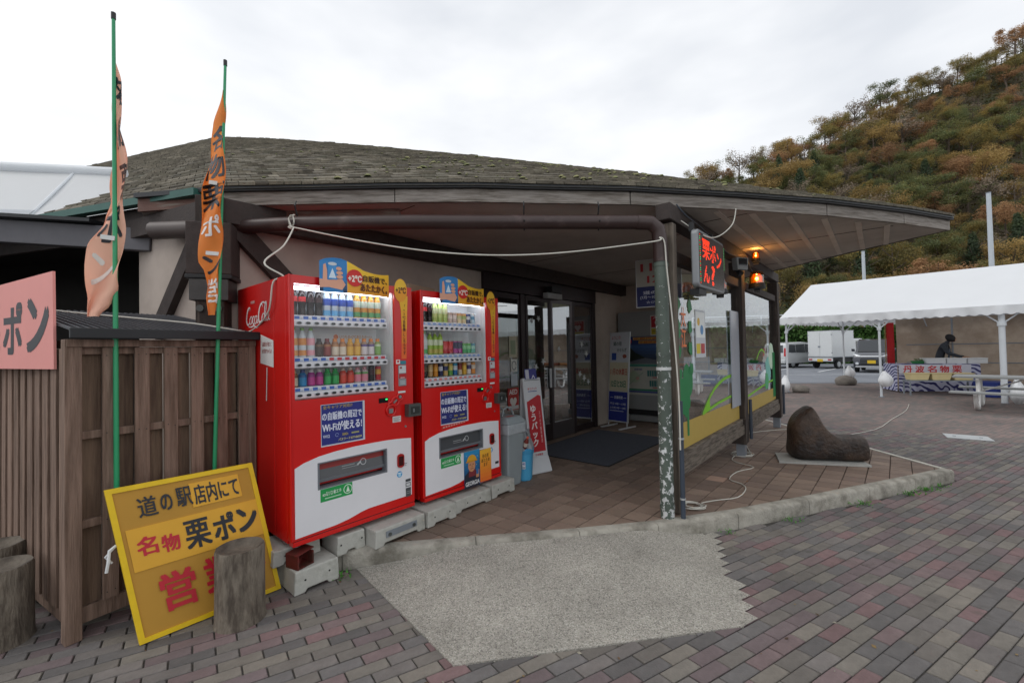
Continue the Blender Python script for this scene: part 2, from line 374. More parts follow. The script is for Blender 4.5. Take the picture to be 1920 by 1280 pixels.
def brick_geo(mb, M, l, w, m):
    g = 0.0038; c = 0.0035; x, y = l / 2 - g, w / 2 - .0028
    vs = [M @ Vector((p[0] + p[1] * PSK, p[1] * PSN, p[2])) for p in [(-x, -y, -.02), (x, -y, -.02), (x, y, -.02), (-x, y, -.02), (-x, -y, -c), (x, -y, -c), (x, y, -c), (-x, y, -c), (-x + c, -y + c, 0), (x - c, -y + c, 0), (x - c, y - c, 0), (-x + c, y - c, 0)]]
    fs = [(8, 9, 10, 11)] + [(4 + i, 4 + (i + 1) % 4, 8 + (i + 1) % 4, 8 + i) for i in range(4)] + [(i, (i + 1) % 4, 4 + (i + 1) % 4, 4 + i) for i in range(4)]
    mb.add(vs, fs, m)
mb = MB(); NR = 10.2
mb.poly([(NR * math.sin(a), NR * math.cos(a), -0.0085) for a in [R(-100 + 10 * i) for i in range(21)]], M_mortar)
pave = tag(mb.build('brick_pavement'), kind='structure')
# beyond: the same pavers as a surface pattern
mfar = D.materials.new('far_pavers'); mfar.use_nodes = True; n, l = mfar.node_tree.nodes, mfar.node_tree.links
t = n.new('ShaderNodeTexCoord'); q = n.new('ShaderNodeMapping'); q.inputs['Rotation'].default_value = (0, 0, -PA); l.new(t.outputs['Object'], q.inputs[0])
bk = n.new('ShaderNodeTexBrick'); bk.offset = 0.5; bk.inputs['Scale'].default_value = 1.0; bk.inputs['Brick Width'].default_value = BL; bk.inputs['Row Height'].default_value = BW
bk.inputs['Mortar Size'].default_value = 0.003; bk.inputs['Color1'].default_value = (*lin('#625f5c'), 1); bk.inputs['Color2'].default_value = (*lin('#7d6b66'), 1); bk.inputs['Mortar'].default_value = (*lin('#45423f'), 1)
l.new(q.outputs[0], bk.inputs['Vector'])
ns = n.new('ShaderNodeTexNoise'); ns.inputs['Scale'].default_value = 0.9; ns.inputs['Detail'].default_value = 7; l.new(t.outputs['Object'], ns.inputs['Vector'])
mr = n.new('ShaderNodeMapRange'); mr.inputs[1].default_value = .3; mr.inputs[2].default_value = .7; mr.inputs[3].default_value = .84; mr.inputs[4].default_value = 1.14; l.new(ns.outputs['Fac'], mr.inputs[0])
hs = n.new('ShaderNodeHueSaturation'); l.new(bk.outputs['Color'], hs.inputs['Color']); l.new(mr.outputs[0], hs.inputs['Value']); l.new(hs.outputs[0], n['Principled BSDF'].inputs['Base Color'])
n['Principled BSDF'].inputs['Roughness'].default_value = 0.9
mb = MB(); ang = [R(-30 + 6 * i) for i in range(21)]
for i in range(20):
    a, b = ang[i], ang[i + 1]
    mb.poly([(9.95 * math.sin(a), 9.95 * math.cos(a), -0.004), (60 * math.sin(a), 60 * math.cos(a), -0.018), (60 * math.sin(b), 60 * math.cos(b), -0.018), (9.95 * math.sin(b), 9.95 * math.cos(b), -0.004)], mfar)
tag(mb.build('plaza_pavement'), kind='structure')

def bnd(j): return 0.1 * (j % 2)
ramp_poly = [RAMP_A, RAMP_B, RAMP_C, RAMP_D]
cells = []
for j in range(-110, 150):
    for i in range(-70, 120):
        a = i * BL + bnd(j) + BL / 2; b = j * BW + BW / 2
        p = ax * a + bx_ * b
        d = p.length
        if d > 10.05 or p.y < 1.0: continue
        r = p.x / p.y
        if abs(r) > 2.3 or d < 1.7: continue
        if inside(p, PLAT): continue
        if p.x < -0.35 - 0.15 and p.y > 3.3 and p.x < -2.0: continue
        if p.x < -2.6 and p.y > 4.2: continue
        if inside(p, ramp_poly):
            # drop only bricks wholly under the ramp slab
            if all(inside(p + ax * s * .1 + bx_ * q * .04, ramp_poly) for s in (-1, 1) for q in (-1, 1)): continue
        cells.append((d, i, j, p))
cells.sort(key=lambda c: c[0])
protos = []
for k in range(len(BCOL) * 2):
    mb = MB(); brick_geo(mb, Matrix(), BL, BW, M_br[k % len(BCOL)]); me = D.meshes.new('brick')
    me.from_pydata([tuple(jit(v, .0016, 41 + k)) for v in mb.v], [], mb.f); me.materials.append(M_br[k % len(BCOL)]); protos.append(me)
far = MB(); rb = random.Random(3); nb = 0
WB = [14, 14, 10, 12, 9, 7, 9, 8, 12]
for d, i, j, p in cells:
    k = rb.choices(range(len(BCOL)), WB)[0]
    vis = abs((960 + FPX * p.x / p.y) - 960) < 1010 and (645 + FPX * EYE / p.y) < 1330
    z = rb.uniform(-.0018, .0018)
    if vis and nb < 300:
        o = D.objects.new('brick', protos[k + len(BCOL) * rb.randrange(2)]); COL.objects.link(o); o.parent = pave
        o.location = (p.x, p.y, z); o.rotation_euler = (rb.uniform(-.006, .006), rb.uniform(-.004, .004), PA + rb.uniform(-.006, .006)); nb += 1
    else:
        M = Matrix.Translation((p.x, p.y, z)) @ Matrix.Rotation(PA + rb.uniform(-.006, .006), 4, 'Z') @ Matrix.Rotation(rb.uniform(-.006, .006), 4, 'X')
        brick_geo(far, M, BL, BW, M_br[k])
far.build('brick_field', pave, kind='stuff')

# exposed aggregate ramp with its toothed right edge
M_agg = D.materials.new('exposed_aggregate'); M_agg.use_nodes = True; n, l = M_agg.node_tree.nodes, M_agg.node_tree.links
t = n.new('ShaderNodeTexCoord'); vo = n.new('ShaderNodeTexVoronoi'); vo.inputs['Scale'].default_value = 165; l.new(t.outputs['Object'], vo.inputs['Vector'])
cr = n.new('ShaderNodeValToRGB'); e = cr.color_ramp.elements; e[0].position = 0; e[0].color = (*lin('#85806f'), 1); e[1].position = 1; e[1].color = (*lin('#c2bcae'), 1)
for ps, c in ((.12, '#7a766d'), (.25, '#9a9484'), (.5, '#aaa494'), (.75, '#a0998a')):
    w = e.new(ps); w.color = (*lin(c), 1)
sp = n.new('ShaderNodeSeparateColor'); l.new(vo.outputs['Color'], sp.inputs[0]); l.new(sp.outputs[0], cr.inputs[0])
ns = n.new('ShaderNodeTexNoise'); ns.inputs['Scale'].default_value = 1.9; ns.inputs['Detail'].default_value = 9; ns.inputs['Roughness'].default_value = .7; l.new(t.outputs['Object'], ns.inputs['Vector'])
mr = n.new('ShaderNodeMapRange'); mr.inputs[1].default_value = .3; mr.inputs[2].default_value = .72; mr.inputs[3].default_value = .66; mr.inputs[4].default_value = 1.10; l.new(ns.outputs['Fac'], mr.inputs[0])
hs = n.new('ShaderNodeHueSaturation'); hs.inputs['Saturation'].default_value = .62; l.new(cr.outputs[0], hs.inputs['Color']); l.new(mr.outputs[0], hs.inputs['Value']); l.new(hs.outputs[0], n['Principled BSDF'].inputs['Base Color'])
bn = n.new('ShaderNodeBump'); bn.inputs['Strength'].default_value = .55; bn.inputs['Distance'].default_value = .006; bn.invert = True; l.new(vo.outputs['Distance'], bn.inputs['Height']); l.new(bn.outputs[0], n['Principled BSDF'].inputs['Normal'])
n['Principled BSDF'].inputs['Roughness'].default_value = .92
def kerb_pt(s):  # along the kerb, ramp part
    pts = [Vector(q) for q in KERB[1:6]]; pts[0] = Vector((-1.15, 3.125)); pts[-1] = Vector((1.62, 3.585))
    L = [0]
    for a, b in zip(pts, pts[1:]): L.append(L[-1] + (b - a).length)
    w = s * L[-1]
    for k in range(len(pts) - 1):
        if w <= L[k + 1] or k == len(pts) - 2: return pts[k].lerp(pts[k + 1], (w - L[k]) / (L[k + 1] - L[k]))
def rampz(s, t_):
    side = max(0.0, min(1.0, s / 0.32)) * max(0.0, min(1.0, (1 - s) / 0.22)); side = side * side * (3 - 2 * side)
    return 0.007 + 0.092 * side * t_
def ramp_fn(s, t_):
    bot = RAMP_B.lerp(RAMP_C - (RAMP_C - RAMP_B).normalized() * .06, s); top = kerb_pt(s * .975)
    if s == 0: top = RAMP_A
    p = bot.lerp(top, t_); return Vector((p.x, p.y, rampz(s, t_)))
mb = MB(); mb.grid(ramp_fn, 30, 24, M_agg)
C2 = RAMP_C; D2 = Vector((1.66, 3.58))
for j in range(-60, 150):
    b0, b1 = j * BW, (j + 1) * BW; bm = (b0 + b1) / 2
    cb, db = pcoord(C2)[1], pcoord(D2)[1]
    if bm < cb or b0 > db: continue
    q = min(max((bm - cb) / (db - cb), 0), 1); ae = pcoord(C2.lerp(D2, q))[0]
    an = round((ae - bnd(j)) / BL * 2) / 2 * BL + bnd(j)
    if abs(an - ae) > .06: an = ae + .03
    L0 = an - .42 if q > .12 else an - .16
    P = [ax * a + bx_ * b for a, b in ((L0, b0), (an, b0), (an + .006, b1), (L0, b1))]
    mb.poly([(p.x, p.y, .0045 + .0008 * (j % 2)) for p in P], M_agg)
side = [ramp_fn(i / 30, 0) for i in range(31)] ; left = [ramp_fn(0, i / 24) for i in range(25)]
for ch in (side, left[::-1]):
    for a, b in zip(ch, ch[1:]): mb.poly([(a.x, a.y, -.012), (b.x, b.y, -.012), b, a], M_agg)
ramp = tag(mb.build('ramp'), kind='structure')

# kerb stones
kerb = tag(thing('kerb', 'kerb', 'kerb'), kind='structure'); del kerb['label']; del kerb['category']
def kerb_piece(p, q, w=0.095, top=0.126, mt=None, name='kerb_stone', wob=.0035):
    p, q = Vector((*p, 0)), Vector((*q, 0)); d = (q - p); L = d.length; d.normalize(); nr = Vector((-d.y, d.x, 0)); mt = mt or M_kerb
    prof = [(0, -.05), (0, top - .03), (.006, top - .012), (.022, top), (w, top), (w, -.05)]
    N = max(2, int(L / .06)); g = .003; mb = MB(); vs = []
    for i in range(N + 1):
        b = p + d * (g + (L - 2 * g) * i / N)
        for k, (o, z) in enumerate(prof):
            v = b + nr * o + Vector((0, 0, z))
            if 0 < k < 4: v = jit(v, wob, 9)
            vs.append(v)
    m = len(prof); fs = [(i * m + k, (i + 1) * m + k, (i + 1) * m + k + 1, i * m + k + 1) for i in range(N) for k in range(m - 1)]
    fs += [tuple(range(m - 1, -1, -1)), tuple(N * m + k for k in range(m))]
    mb.add(vs, fs, mt); return mb.build(name, kerb, smooth=50)
for a, b in zip(KERB, KERB[1:]): kerb_piece(a, b)
fk = [(4.88, 4.765), (4.875, 5.9), (4.87, 7.05), (4.87, 8.2)]
for a, b in zip(fk, fk[1:]): kerb_piece(a, b, w=.075, top=.124, mt=M_kerbpale, wob=.002)

# terrace platform with square tiles
mb = MB(); mb.poly([(x, y + .07, .1115) for x, y in KERB[:-1]] + [(4.82, 4.83, .1115), (4.82, 8.2, .1115)] + [(x, y, .1115) for x, y in PLAT[len(KERB) + 1:]], mat('tile_joint', '#4a3c33', .95, var=.2, vs=20))
M_tj = mb.mats[0]
terr = tag(mb.build('terrace'), kind='structure')
M_tile = [mat('tile_%d' % i, c, .75, var=.16, vs=7, bump=.12, bs=60, c2='#6b5b50', c2s=2.2, c2w=(.48, .75), rnd=.08, wst=.16) for i, c in enumerate(['#877467', '#806d60', '#8c796b', '#7c6a5f'])]
TA, TB = R(48.0), R(-37.0); TP = .187
ta = Vector((math.cos(TA), math.sin(TA))); tb = Vector((math.cos(TB), math.sin(TB)))
def tile_geo(mb, o, m, z):
    g = .0035; c = .003; r = TP / 2 - g
    def c3(s, q, e, zz): v = ta * s * (r - e) + tb * q * (r - e); return Vector((o[0] + v.x, o[1] + v.y, zz))
    vs = [c3(s, q, 0, z - .012) for s, q in ((-1, -1), (-1, 1), (1, 1), (1, -1))] + [c3(s, q, c, z) for s, q in ((-1, -1), (-1, 1), (1, 1), (1, -1))]
    vs = vs[:]; fs = [(4, 7, 6, 5)[::-1], *[(i, (i + 1) % 4, 4 + (i + 1) % 4, 4 + i) for i in range(4)]]
    mb.add(vs, [f[::-1] for f in fs], m)
def inset_ok(p):
    for k in range(len(KERB) - 1):
        a, b = Vector(KERB[k]), Vector(KERB[k + 1]); d = (b - a).normalized(); nr = Vector((-d.y, d.x))
        s = (p - a).dot(d)
        if -.1 < s < (b - a).length + .1 and -.5 < (p - a).dot(nr) < .0: return False
    return inside(p, PLAT) and p.x < 4.88
def kerb_clip(p):
    """corners of a tile cut along the inner edge of the kerb, or None when it is clear of it"""
    r = TP / 2 - .0035; P = [p + ta * (s * r) + tb * (q * r) for s, q in ((-1, -1), (-1, 1), (1, 1), (1, -1))]; P = P[::-1]; cut = False
    lines = [(Vector(a), (Vector(b) - Vector(a)).normalized(), (Vector(b) - Vector(a)).length) for a, b in zip(KERB, KERB[1:])] + [(Vector((4.795, 4.7)), Vector((0, 1)), 9)]
    for n_, (a, d, L) in enumerate(lines):
        nr = Vector((-d.y, d.x)); off = .09 if n_ < len(lines) - 1 else 0.0
        if n_ == len(lines) - 1: nr = Vector((-1, 0))
        if not (-.2 < (p - a).dot(d) < L + .2): continue
        D_ = [(q - a).dot(nr) - off for q in P]
        if not P or min(D_) >= 0: continue
        cut = True; out_ = []
        for k in range(len(P)):
            a_, b_ = P[k], P[(k + 1) % len(P)]; da, db = D_[k], D_[(k + 1) % len(P)]
            if da >= 0: out_.append(a_)
            if (da >= 0) != (db >= 0): out_.append(a_.lerp(b_, da / (da - db)))
        P = out_
        if len(P) < 3: return []
    return P if cut else None
tiles = []
for i in range(-40, 90):
    for j in range(-60, 60):
        p = ta * (i * TP) + tb * (j * TP)
        if p.y < 2.5 or p.length > 11: continue
        if not inset_ok(p): continue
        if abs(p.x / p.y) > 1.1: continue
        tiles.append((p.length, p))
tiles.sort(key=lambda c: c[0]); rt = random.Random(5)
tp = []
for k in range(4):
    mb = MB(); tile_geo(mb, (0, 0), M_tile[k], 0); me = D.meshes.new('tile'); me.from_pydata([tuple(v) for v in mb.v], [], mb.f); me.materials.append(M_tile[k]); tp.append(me)
M_tileodd = mat('tile_pale', '#a88a78', .75, var=.1, vs=7)
mb = MB(); tile_geo(mb, (0, 0), M_tileodd, 0); todd = D.meshes.new('tile'); todd.from_pydata([tuple(v) for v in mb.v], [], mb.f); todd.materials.append(M_tileodd)
far = MB(); nt = 0; odd = min(tiles, key=lambda c: (c[1] - Vector((2.28, 4.68))).length)[1]
for d, p in tiles:
    hid = (p.x < -.1 and p.y > 3.2 + (p.x + 1.3) * 1.12 + .55)      # under and behind the drinks machines
    edge = kerb_clip(p)
    if edge is not None and len(edge) < 3: continue
    if nt < 300 and not hid:
        if edge is not None:
            mb = MB(); mb.poly([(q.x - p.x, q.y - p.y, 0) for q in edge], rt.choice(M_tile)); em = D.meshes.new('tile'); em.from_pydata([tuple(v) for v in mb.v], [], mb.f); em.materials.append(mb.mats[0])
        o = D.objects.new('tile', em if edge is not None else todd if p is odd else rt.choice(tp)); COL.objects.link(o); o.parent = terr; o.location = (p.x, p.y, .1195 + rt.uniform(-.0012, .0012)); nt += 1
    elif edge is not None: far.poly([(q.x, q.y, .1195) for q in edge], rt.choice(M_tile))
    else: tile_geo(far, p, rt.choice(M_tile), .1195)
far.build('tile_field', terr, kind='stuff')

# manhole plate and weeds
mb = MB(); ml = mat('plate_concrete', '#aeb1b2', .8, var=.12, vs=10)
c = Vector((7.3, 6.9, 0)); e1 = Vector((.8, -.6, 0)); e2 = Vector((.6, .8, 0))
mb.prism([c - e1 * .26 - e2 * .2, c + e1 * .26 - e2 * .2, c + e1 * .26 + e2 * .2, c - e1 * .26 + e2 * .2], (0, 0, .008), ml)
for s in (-1, 1): mb.prism([c + e1 * (.15 * s - .02) + Vector((0, 0, .0085)) - e2 * .015, c + e1 * (.15 * s + .02) + Vector((0, 0, .0085)) - e2 * .015, c + e1 * (.15 * s + .02) + Vector((0, 0, .0085)) + e2 * .015, c + e1 * (.15 * s - .02) + Vector((0, 0, .0085)) + e2 * .015], (0, 0, .006), M_galv)
tag(mb.build('manhole_cover'), 'pale rectangular manhole cover set in the paving', 'manhole cover')
M_weed = mat('weed_leaf', '#4f8a35', .7, var=.25, vs=20, trans=.3)
mb = MB(); rw = random.Random(9)
for (x, y, sz, nn) in ((2.42, 3.79, .05, 40), (3.33, 4.13, .05, 50), (4.0, 4.37, .045, 60), (4.28, 4.49, .05, 70), (1.75, 3.57, .03, 20), (4.55, 4.6, .04, 30), (-1.22, 3.0, .05, 40)):
    for k in range(nn):
        a = rw.uniform(0, 6.28); r = abs(rw.gauss(0, sz)); p = Vector((x + r * math.cos(a) * 1.6, y + r * math.sin(a) * .5 - .02, rw.uniform(.002, .035)))
        d = Vector((rw.uniform(-1, 1), rw.uniform(-1, 1), rw.uniform(.3, 1.2))).normalized() * rw.uniform(.015, .04); w = ortho(d)[0] * .006
        mb.add([p - w, p + w, p + d], [(0, 1, 2)], M_weed)
tag(mb.build('weeds'), kind='stuff')

# leaves and grit lying on the paving
mb = MB(); rl = random.Random(44); lm = [mat('litter_%d' % i, c, .85, var=.2) for i, c in enumerate(['#6a4f36', '#7d6845', '#4c3a2b', '#8a8578'])]
for _ in range(170):
    y = 2 + 7 * rl.random() ** 1.6; x = rl.uniform(-1.1, 1.2) * y
    if inside((x, y), [(a, b - .05) for a, b in PLAT]): 
        if rl.random() < .7: continue
        z = .123
    else: z = .0035
    a = rl.uniform(0, 6.28); s = rl.uniform(.003, .014) * (1 + y * .06); d1 = Vector((math.cos(a), math.sin(a), 0)) * s; d2 = Vector((-math.sin(a), math.cos(a), 0)) * s * rl.uniform(.3, .7); c = Vector((x, y, z))
    mb.add([c - d1, c - d2 + Vector((0, 0, s * .3)), c + d1 + Vector((0, 0, s * .2)), c + d2], [(0, 1, 2, 3)], rl.choice(lm))
tag(mb.build('leaf_litter'), kind='stuff')
# ------------------------------------------------------------------ hillside and its woods
HS = 1.5
def hz(x, y):
    x, y = x / HS, y / HS
    base = 29.0 + .42 * (x - 33)
    f = (y - 40) / 48.0
    if f <= 0: return 0.0
    if f > 1: f = 1 - .3 * (f - 1)
    return HS * max(0, base) * f ** .92 + 3.2 * mnoise.noise(Vector((x * .05, y * .05, 0))) * min(1, f * 4)
mb = MB(); mh = mat('hill_soil', '#4b4232', 1.0, var=.3, vs=.4, c2='#3a4028', c2s=.2)
mb.grid(lambda s, t_: Vector((-80 + 380 * s, 56 + 160 * t_, hz(-80 + 380 * s, 56 + 160 * t_) - .2)), 70, 40, mh)
tag(mb.build('hill', smooth=80), kind='structure')
LEAF = {'green': '#65704a', 'olive': '#7f7a4e', 'gold': '#99804f', 'rust': '#937050', 'dark': '#485844', 'bare': '#938475'}  # leaf tones paled, haze over the hill put into the colour
M_leaf = {}
for k, c in LEAF.items():
    M_leaf[k] = mat('leaf_' + k, c, .8, var=.34, vs=.7, rnd=.24, trans=.38, c2={'green': '#7a7440', 'olive': '#8f7a3c', 'gold': '#a38a54', 'rust': '#a07d58', 'dark': '#4d5c3a', 'bare': '#93836e'}[k], c2s=.5, c2w=(.42, .62))
M_bark = mat('bark', '#5b5046', .95, var=.25, vs=2)
def leaf_cloud(mb, c, r, n, sz, m, rnd, shell=.45):
    for _ in range(n):
        u = Vector((rnd.gauss(0, 1), rnd.gauss(0, 1), rnd.gauss(0, 1))).normalized(); q = (shell + (1 - shell) * rnd.random()) ** .7
        p = Vector(c) + Vector((u.x * r[0], u.y * r[1], u.z * r[2])) * q
        nd = (u + Vector((rnd.gauss(0, .6), rnd.gauss(0, .6), rnd.gauss(0, .6) + .5))).normalized(); a, b = ortho(nd); s = sz * rnd.uniform(.6, 1.3)
        th = rnd.uniform(0, 3.14); a, b = a * math.cos(th) + b * math.sin(th), b * math.cos(th) - a * math.sin(th)
        mb.add([p - a * s, p + b * s * .55, p + a * s, p - b * s * .55], [(0, 1, 2, 3)], m)
def make_tree(kind, k):
    rnd = random.Random(100 + k); root = thing('hillside_tree', '', 'tree')
    H = rnd.uniform(6.5, 8.5); tr = MB()
    lean = Vector((rnd.uniform(-.4, .4), rnd.uniform(-.6, 0), 0))
    pts = [Vector((0, 0, -.5)), Vector((lean.x * .3, lean.y * .3, H * .3)), Vector((lean.x, lean.y, H * .62)), Vector((lean.x * 1.3, lean.y * 1.3, H * .93))]
    tr.tube(pts, [.2, .15, .1, .03], M_bark, 6)
    tips = []
    for b in range(7 if kind != 'bare' else 12):
        a = rnd.uniform(0, 6.28); z0 = H * rnd.uniform(.35, .7); s = Vector((lean.x * z0 / H, lean.y * z0 / H, z0)); L = rnd.uniform(1.4, 2.7)
        e_ = s + Vector((math.cos(a) * L, math.sin(a) * L, rnd.uniform(.8, 2.4))); tr.tube([s, s.lerp(e_, .5) + Vector((0, 0, -.15)), e_], [.08, .055, .02], M_bark, 5); tips.append(e_)
        if kind == 'bare':
            for _ in range(4):
                q = s.lerp(e_, rnd.uniform(.4, 1)); tr.tube([q, q + Vector((rnd.gauss(0, .6), rnd.gauss(0, .6), rnd.uniform(.3, 1.2)))], [.025, .008], M_bark, 4)
    cr = MB()
    if kind == 'bare':
        for q in tips: leaf_cloud(cr, q, (1.1, 1.1, 1.0), 60, .15, M_leaf[kind], rnd, .1)
        leaf_cloud(cr, (lean.x, lean.y, H * .8), (1.6, 1.6, 1.8), 120, .15, M_leaf[kind], rnd, .1)
    elif kind == 'dark':
        for q in range(9):
            z = H * (.3 + .085 * q); r = 2.0 * (1 - q / 10.5); leaf_cloud(cr, (lean.x * z / H, lean.y * z / H, z), (r, r, .8), 240, .17, M_leaf[kind], rnd, .3)
    else:
        for q in tips + [Vector((lean.x, lean.y, H * .85)), Vector((lean.x, lean.y, H * .6))]:
            r = rnd.uniform(1.0, 1.6); leaf_cloud(cr, q, (r * rnd.uniform(.75, 1.3), r * rnd.uniform(.75, 1.3), r * rnd.uniform(.55, 1.0)), 400, .115, M_leaf[kind], rnd, .15)
    tr.build('trunk', root); cr.build('crown', root)
    return root
KIND = ['green', 'olive', 'gold', 'rust', 'dark', 'bare']
TLAB = {'green': 'bushy green broadleaf tree in the woods on the hillside', 'olive': 'olive yellow autumn tree in the woods on the hillside', 'gold': 'golden brown autumn tree in the woods on the hillside',
        'rust': 'rust orange autumn tree in the woods on the hillside', 'dark': 'dark evergreen conical tree in the woods on the hillside', 'bare': 'nearly bare grey brown tree in the woods on the hillside'}
protos_t = {k: [make_tree(k, 10 * i + v) for v in range(2)] for i, k in enumerate(KIND)}
rest = []; rt = random.Random(21); placed = {k: 0 for k in KIND}; ntree = 0
spots = []
y = 61.5
while y < 139:
    x = .34 * y - 2
    while x < 1.27 * y + 3:
        spots.append((x + rt.uniform(-1.7, 1.7), y + rt.uniform(-1.6, 1.6))); x += 4.6
    y += 3.5
def shows(x, y):
    u, z = 960 + FPX * x / y, hz(x, y) + 8
    v = 648 - FPX * (z - EYE) / y
    return u < 1945 and v < 620 and v < 330 + max(0, u - 1270) * .21 + (400 if u > 1460 else 0)
spots.sort(key=lambda q: (not shows(*q), q[1]))
for (x, y) in spots:
    f = (y / HS - 40) / 48; nn = mnoise.noise(Vector((x * .045, y * .06, 3)))
    w = {'green': 4.6 - 2.2 * f, 'olive': 3.6 - .8 * f, 'gold': 2.2, 'rust': .3 + 2.6 * f, 'dark': 2.6 if f < .3 else 1.2, 'bare': .8 + 2.2 * max(0, nn * 3)}
    w['dark'] *= .5
    if f > .8: w['dark'] = .08
    if f > .86: w['bare'] *= 2.4
    if f < .3: w['green'] *= 1.5
    if nn < -.12: w['green'] *= 2; w['dark'] *= 1.6
    if nn > .15: w['rust'] *= 1.8
    k = rt.choices(KIND, [max(.05, w[q]) for q in KIND])[0]; pr = protos_t[k][rt.randrange(2)]
    loc = (x, y, hz(x, y) - .2); s = rt.choice([rt.uniform(.55, .8), rt.uniform(.8, 1.1), rt.uniform(.9, 1.4)])
    if ntree >= 300:
        rest.append((k, loc, s)); continue
    if placed[k] < 2: o = protos_t[k][placed[k]]; o.location = loc; o.rotation_euler = (0, 0, rt.uniform(0, 6.28))
    else: o = dup(pr, loc, rt.uniform(0, 6.28))
    o.scale = (s, s, s * rt.uniform(.9, 1.15)); o['label'] = TLAB[k]; o['group'] = k + ' trees on the hillside'; placed[k] += 1; ntree += 1
mb = MB(); ru = random.Random(31)
for k, loc, s in rest:
    c = Vector(loc); mb.tube([c, c + Vector((0, 0, 4.2 * s))], [.18, .08], M_bark, 5, caps=False)
    for q in range(6): leaf_cloud(mb, c + Vector((ru.gauss(0, 1.2) * s, ru.gauss(0, 1.2) * s, s * ru.uniform(3.2, 7.2))), (1.4 * s, 1.4 * s, 1.1 * s), 120 if k != 'bare' else 40, .17, M_leaf[k], ru, .25)
tag(mb.build('distant_woods'), kind='stuff')
mb = MB(); ru = random.Random(4)
M_ug = mat('undergrowth_leaf', '#545634', .9, var=.35, vs=.5, c2='#6b5a36', c2s=.3, trans=.2)
for _ in range(22000):
    y = ru.uniform(59.5, 134); x = ru.uniform(.33 * y, 1.28 * y); p = Vector((x, y, hz(x, y) + ru.uniform(-.2, 1.6)))
    a = Vector((ru.gauss(0, 1), ru.gauss(0, 1), ru.gauss(0, 1))).normalized(); b = ortho(a)[0]; s = ru.uniform(.2, .5)
    mb.add([p - a * s, p + b * s * .6, p + a * s, p - b * s * .6], [(0, 1, 2, 3)], M_ug)
tag(mb.build('undergrowth'), kind='stuff')
# clipped hedge behind the cars, with a rail above it
mb = MB(); M_hedge = mat('hedge_leaf', '#4a6f34', .8, var=.3, vs=1.2, trans=.25, c2='#5d8040', c2s=.7)
h0, h1 = Vector((16.5, 35.5, 0)), Vector((52, 24, 0)); hd = (h1 - h0); hn = Vector((-hd.y, hd.x, 0)).normalized()
for _ in range(15000):
    t_ = ru.random(); q = ru.uniform(0, 6.28)
    z = ru.uniform(0, 3.1); off = (-.75 + ru.gauss(0, .1)) if z < 2.9 else ru.uniform(-.7, .7)
    p = h0 + hd * t_ + hn * off + Vector((0, 0, z + (.25 * mnoise.noise(Vector((t_ * 60, 0, 0))) if z > 2.6 else 0)))
    a = Vector((ru.gauss(0, 1), ru.gauss(0, 1), ru.gauss(0, 1))).normalized(); b = ortho(a)[0]; s = ru.uniform(.1, .24)
    mb.add([p - a * s, p + b * s * .6, p + a * s, p - b * s * .6], [(0, 1, 2, 3)], M_hedge)
hedge = thing('hedge', 'long clipped green hedge behind the parked vehicles', 'hedge')
mb.build('foliage', hedge)
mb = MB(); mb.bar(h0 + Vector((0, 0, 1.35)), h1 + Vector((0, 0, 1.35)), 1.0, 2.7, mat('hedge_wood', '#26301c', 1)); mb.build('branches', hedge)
gr = thing('guard_rail', 'white tubular guard rail above the hedge', 'guard rail')
g0, g1 = Vector((15.5, 36.5, 2.2)), Vector((34, 33, 2.2))
for z in (.95, 1.35, 1.75):
    mb = MB(); mb.cyl(g0 + Vector((0, 0, z)), g1 + Vector((0, 0, z)), .045, M_tubewhite, n=6); mb.build('rail', gr)
for k in range(8):
    p = g0.lerp(g1, k / 7); mb = MB(); mb.cyl(p - Vector((0, 0, 2.2)), p + Vector((0, 0, 1.8)), .05, M_tubewhite, n=6); mb.build('post', gr)
# lamp poles
M_pole = mat('lamp_pole_paint', '#b9c0c6', .5, var=.06)
for (x, y, h, lab) in ((28.9, 34.8, 9.0, 'pale grey lamp pole rising behind the white box truck and the dark car'), (30.2, 26.7, 10.8, 'tall pale grey lamp pole behind the white marquee roof')):
    t = thing('lamp_pole', lab, 'lamp pole', (x, y, 0)); mb = MB(); mb.tube([(0, 0, 0), (0, 0, h * .5), (-.02, 0, h)], [.15, .13, .11], M_pole, 10); mb.build('pole', t)
    mb = MB(); mb.box(-.2, -.2, 0, .2, .2, .06, M_galv); mb.build('base_plate', t); mb = MB(); mb.lathe([(.125, 0), (.13, .05), (.0, .08)], M_galv, 10, (-.02, 0, h - .02)); mb.build('cap', t)
# ------------------------------------------------------------------ the shop building
TH = R(49.3); P0 = Vector((-1.45, 2.84, 0))
shop = thing('shop_building', 'low brown timber shop with wide shingled roof, glass doors and deep eaves', 'building', P0, TH)
SM = TM[shop.name]
def bw(s, t, z): return SM @ Vector((s, t, z))
WT = 1.03
mb = MB(); mb.box(-.2, WT, 0, 2.82, WT + .14, 2.64, M_wall); mb.build('wall', shop)
mb = MB(); mb.box(5.76, WT, 0, 6.86, WT + .14, 2.64, M_wall); mb.build('wall', shop)
mb = MB(); mb.box(6.86, -.15, 0, 7.0, WT + .14, 2.79, M_wall); mb.build('wall', shop)
# left wall face, turned away from the entrance face
lw0, lw1 = Vector((-2.30, 3.40, 0)), Vector((-3.45, 3.95, 0)); ld = (lw1 - lw0).normalized(); lnrm = Vector((-ld.y, ld.x, 0))
if lnrm.y < 0: lnrm = -lnrm
mb = MB(); mb.prism([lw0, lw1, lw1 + lnrm * .14, lw0 + lnrm * .14], (0, 0, 2.78), M_wall); mb.build('wall', shop, world=True)
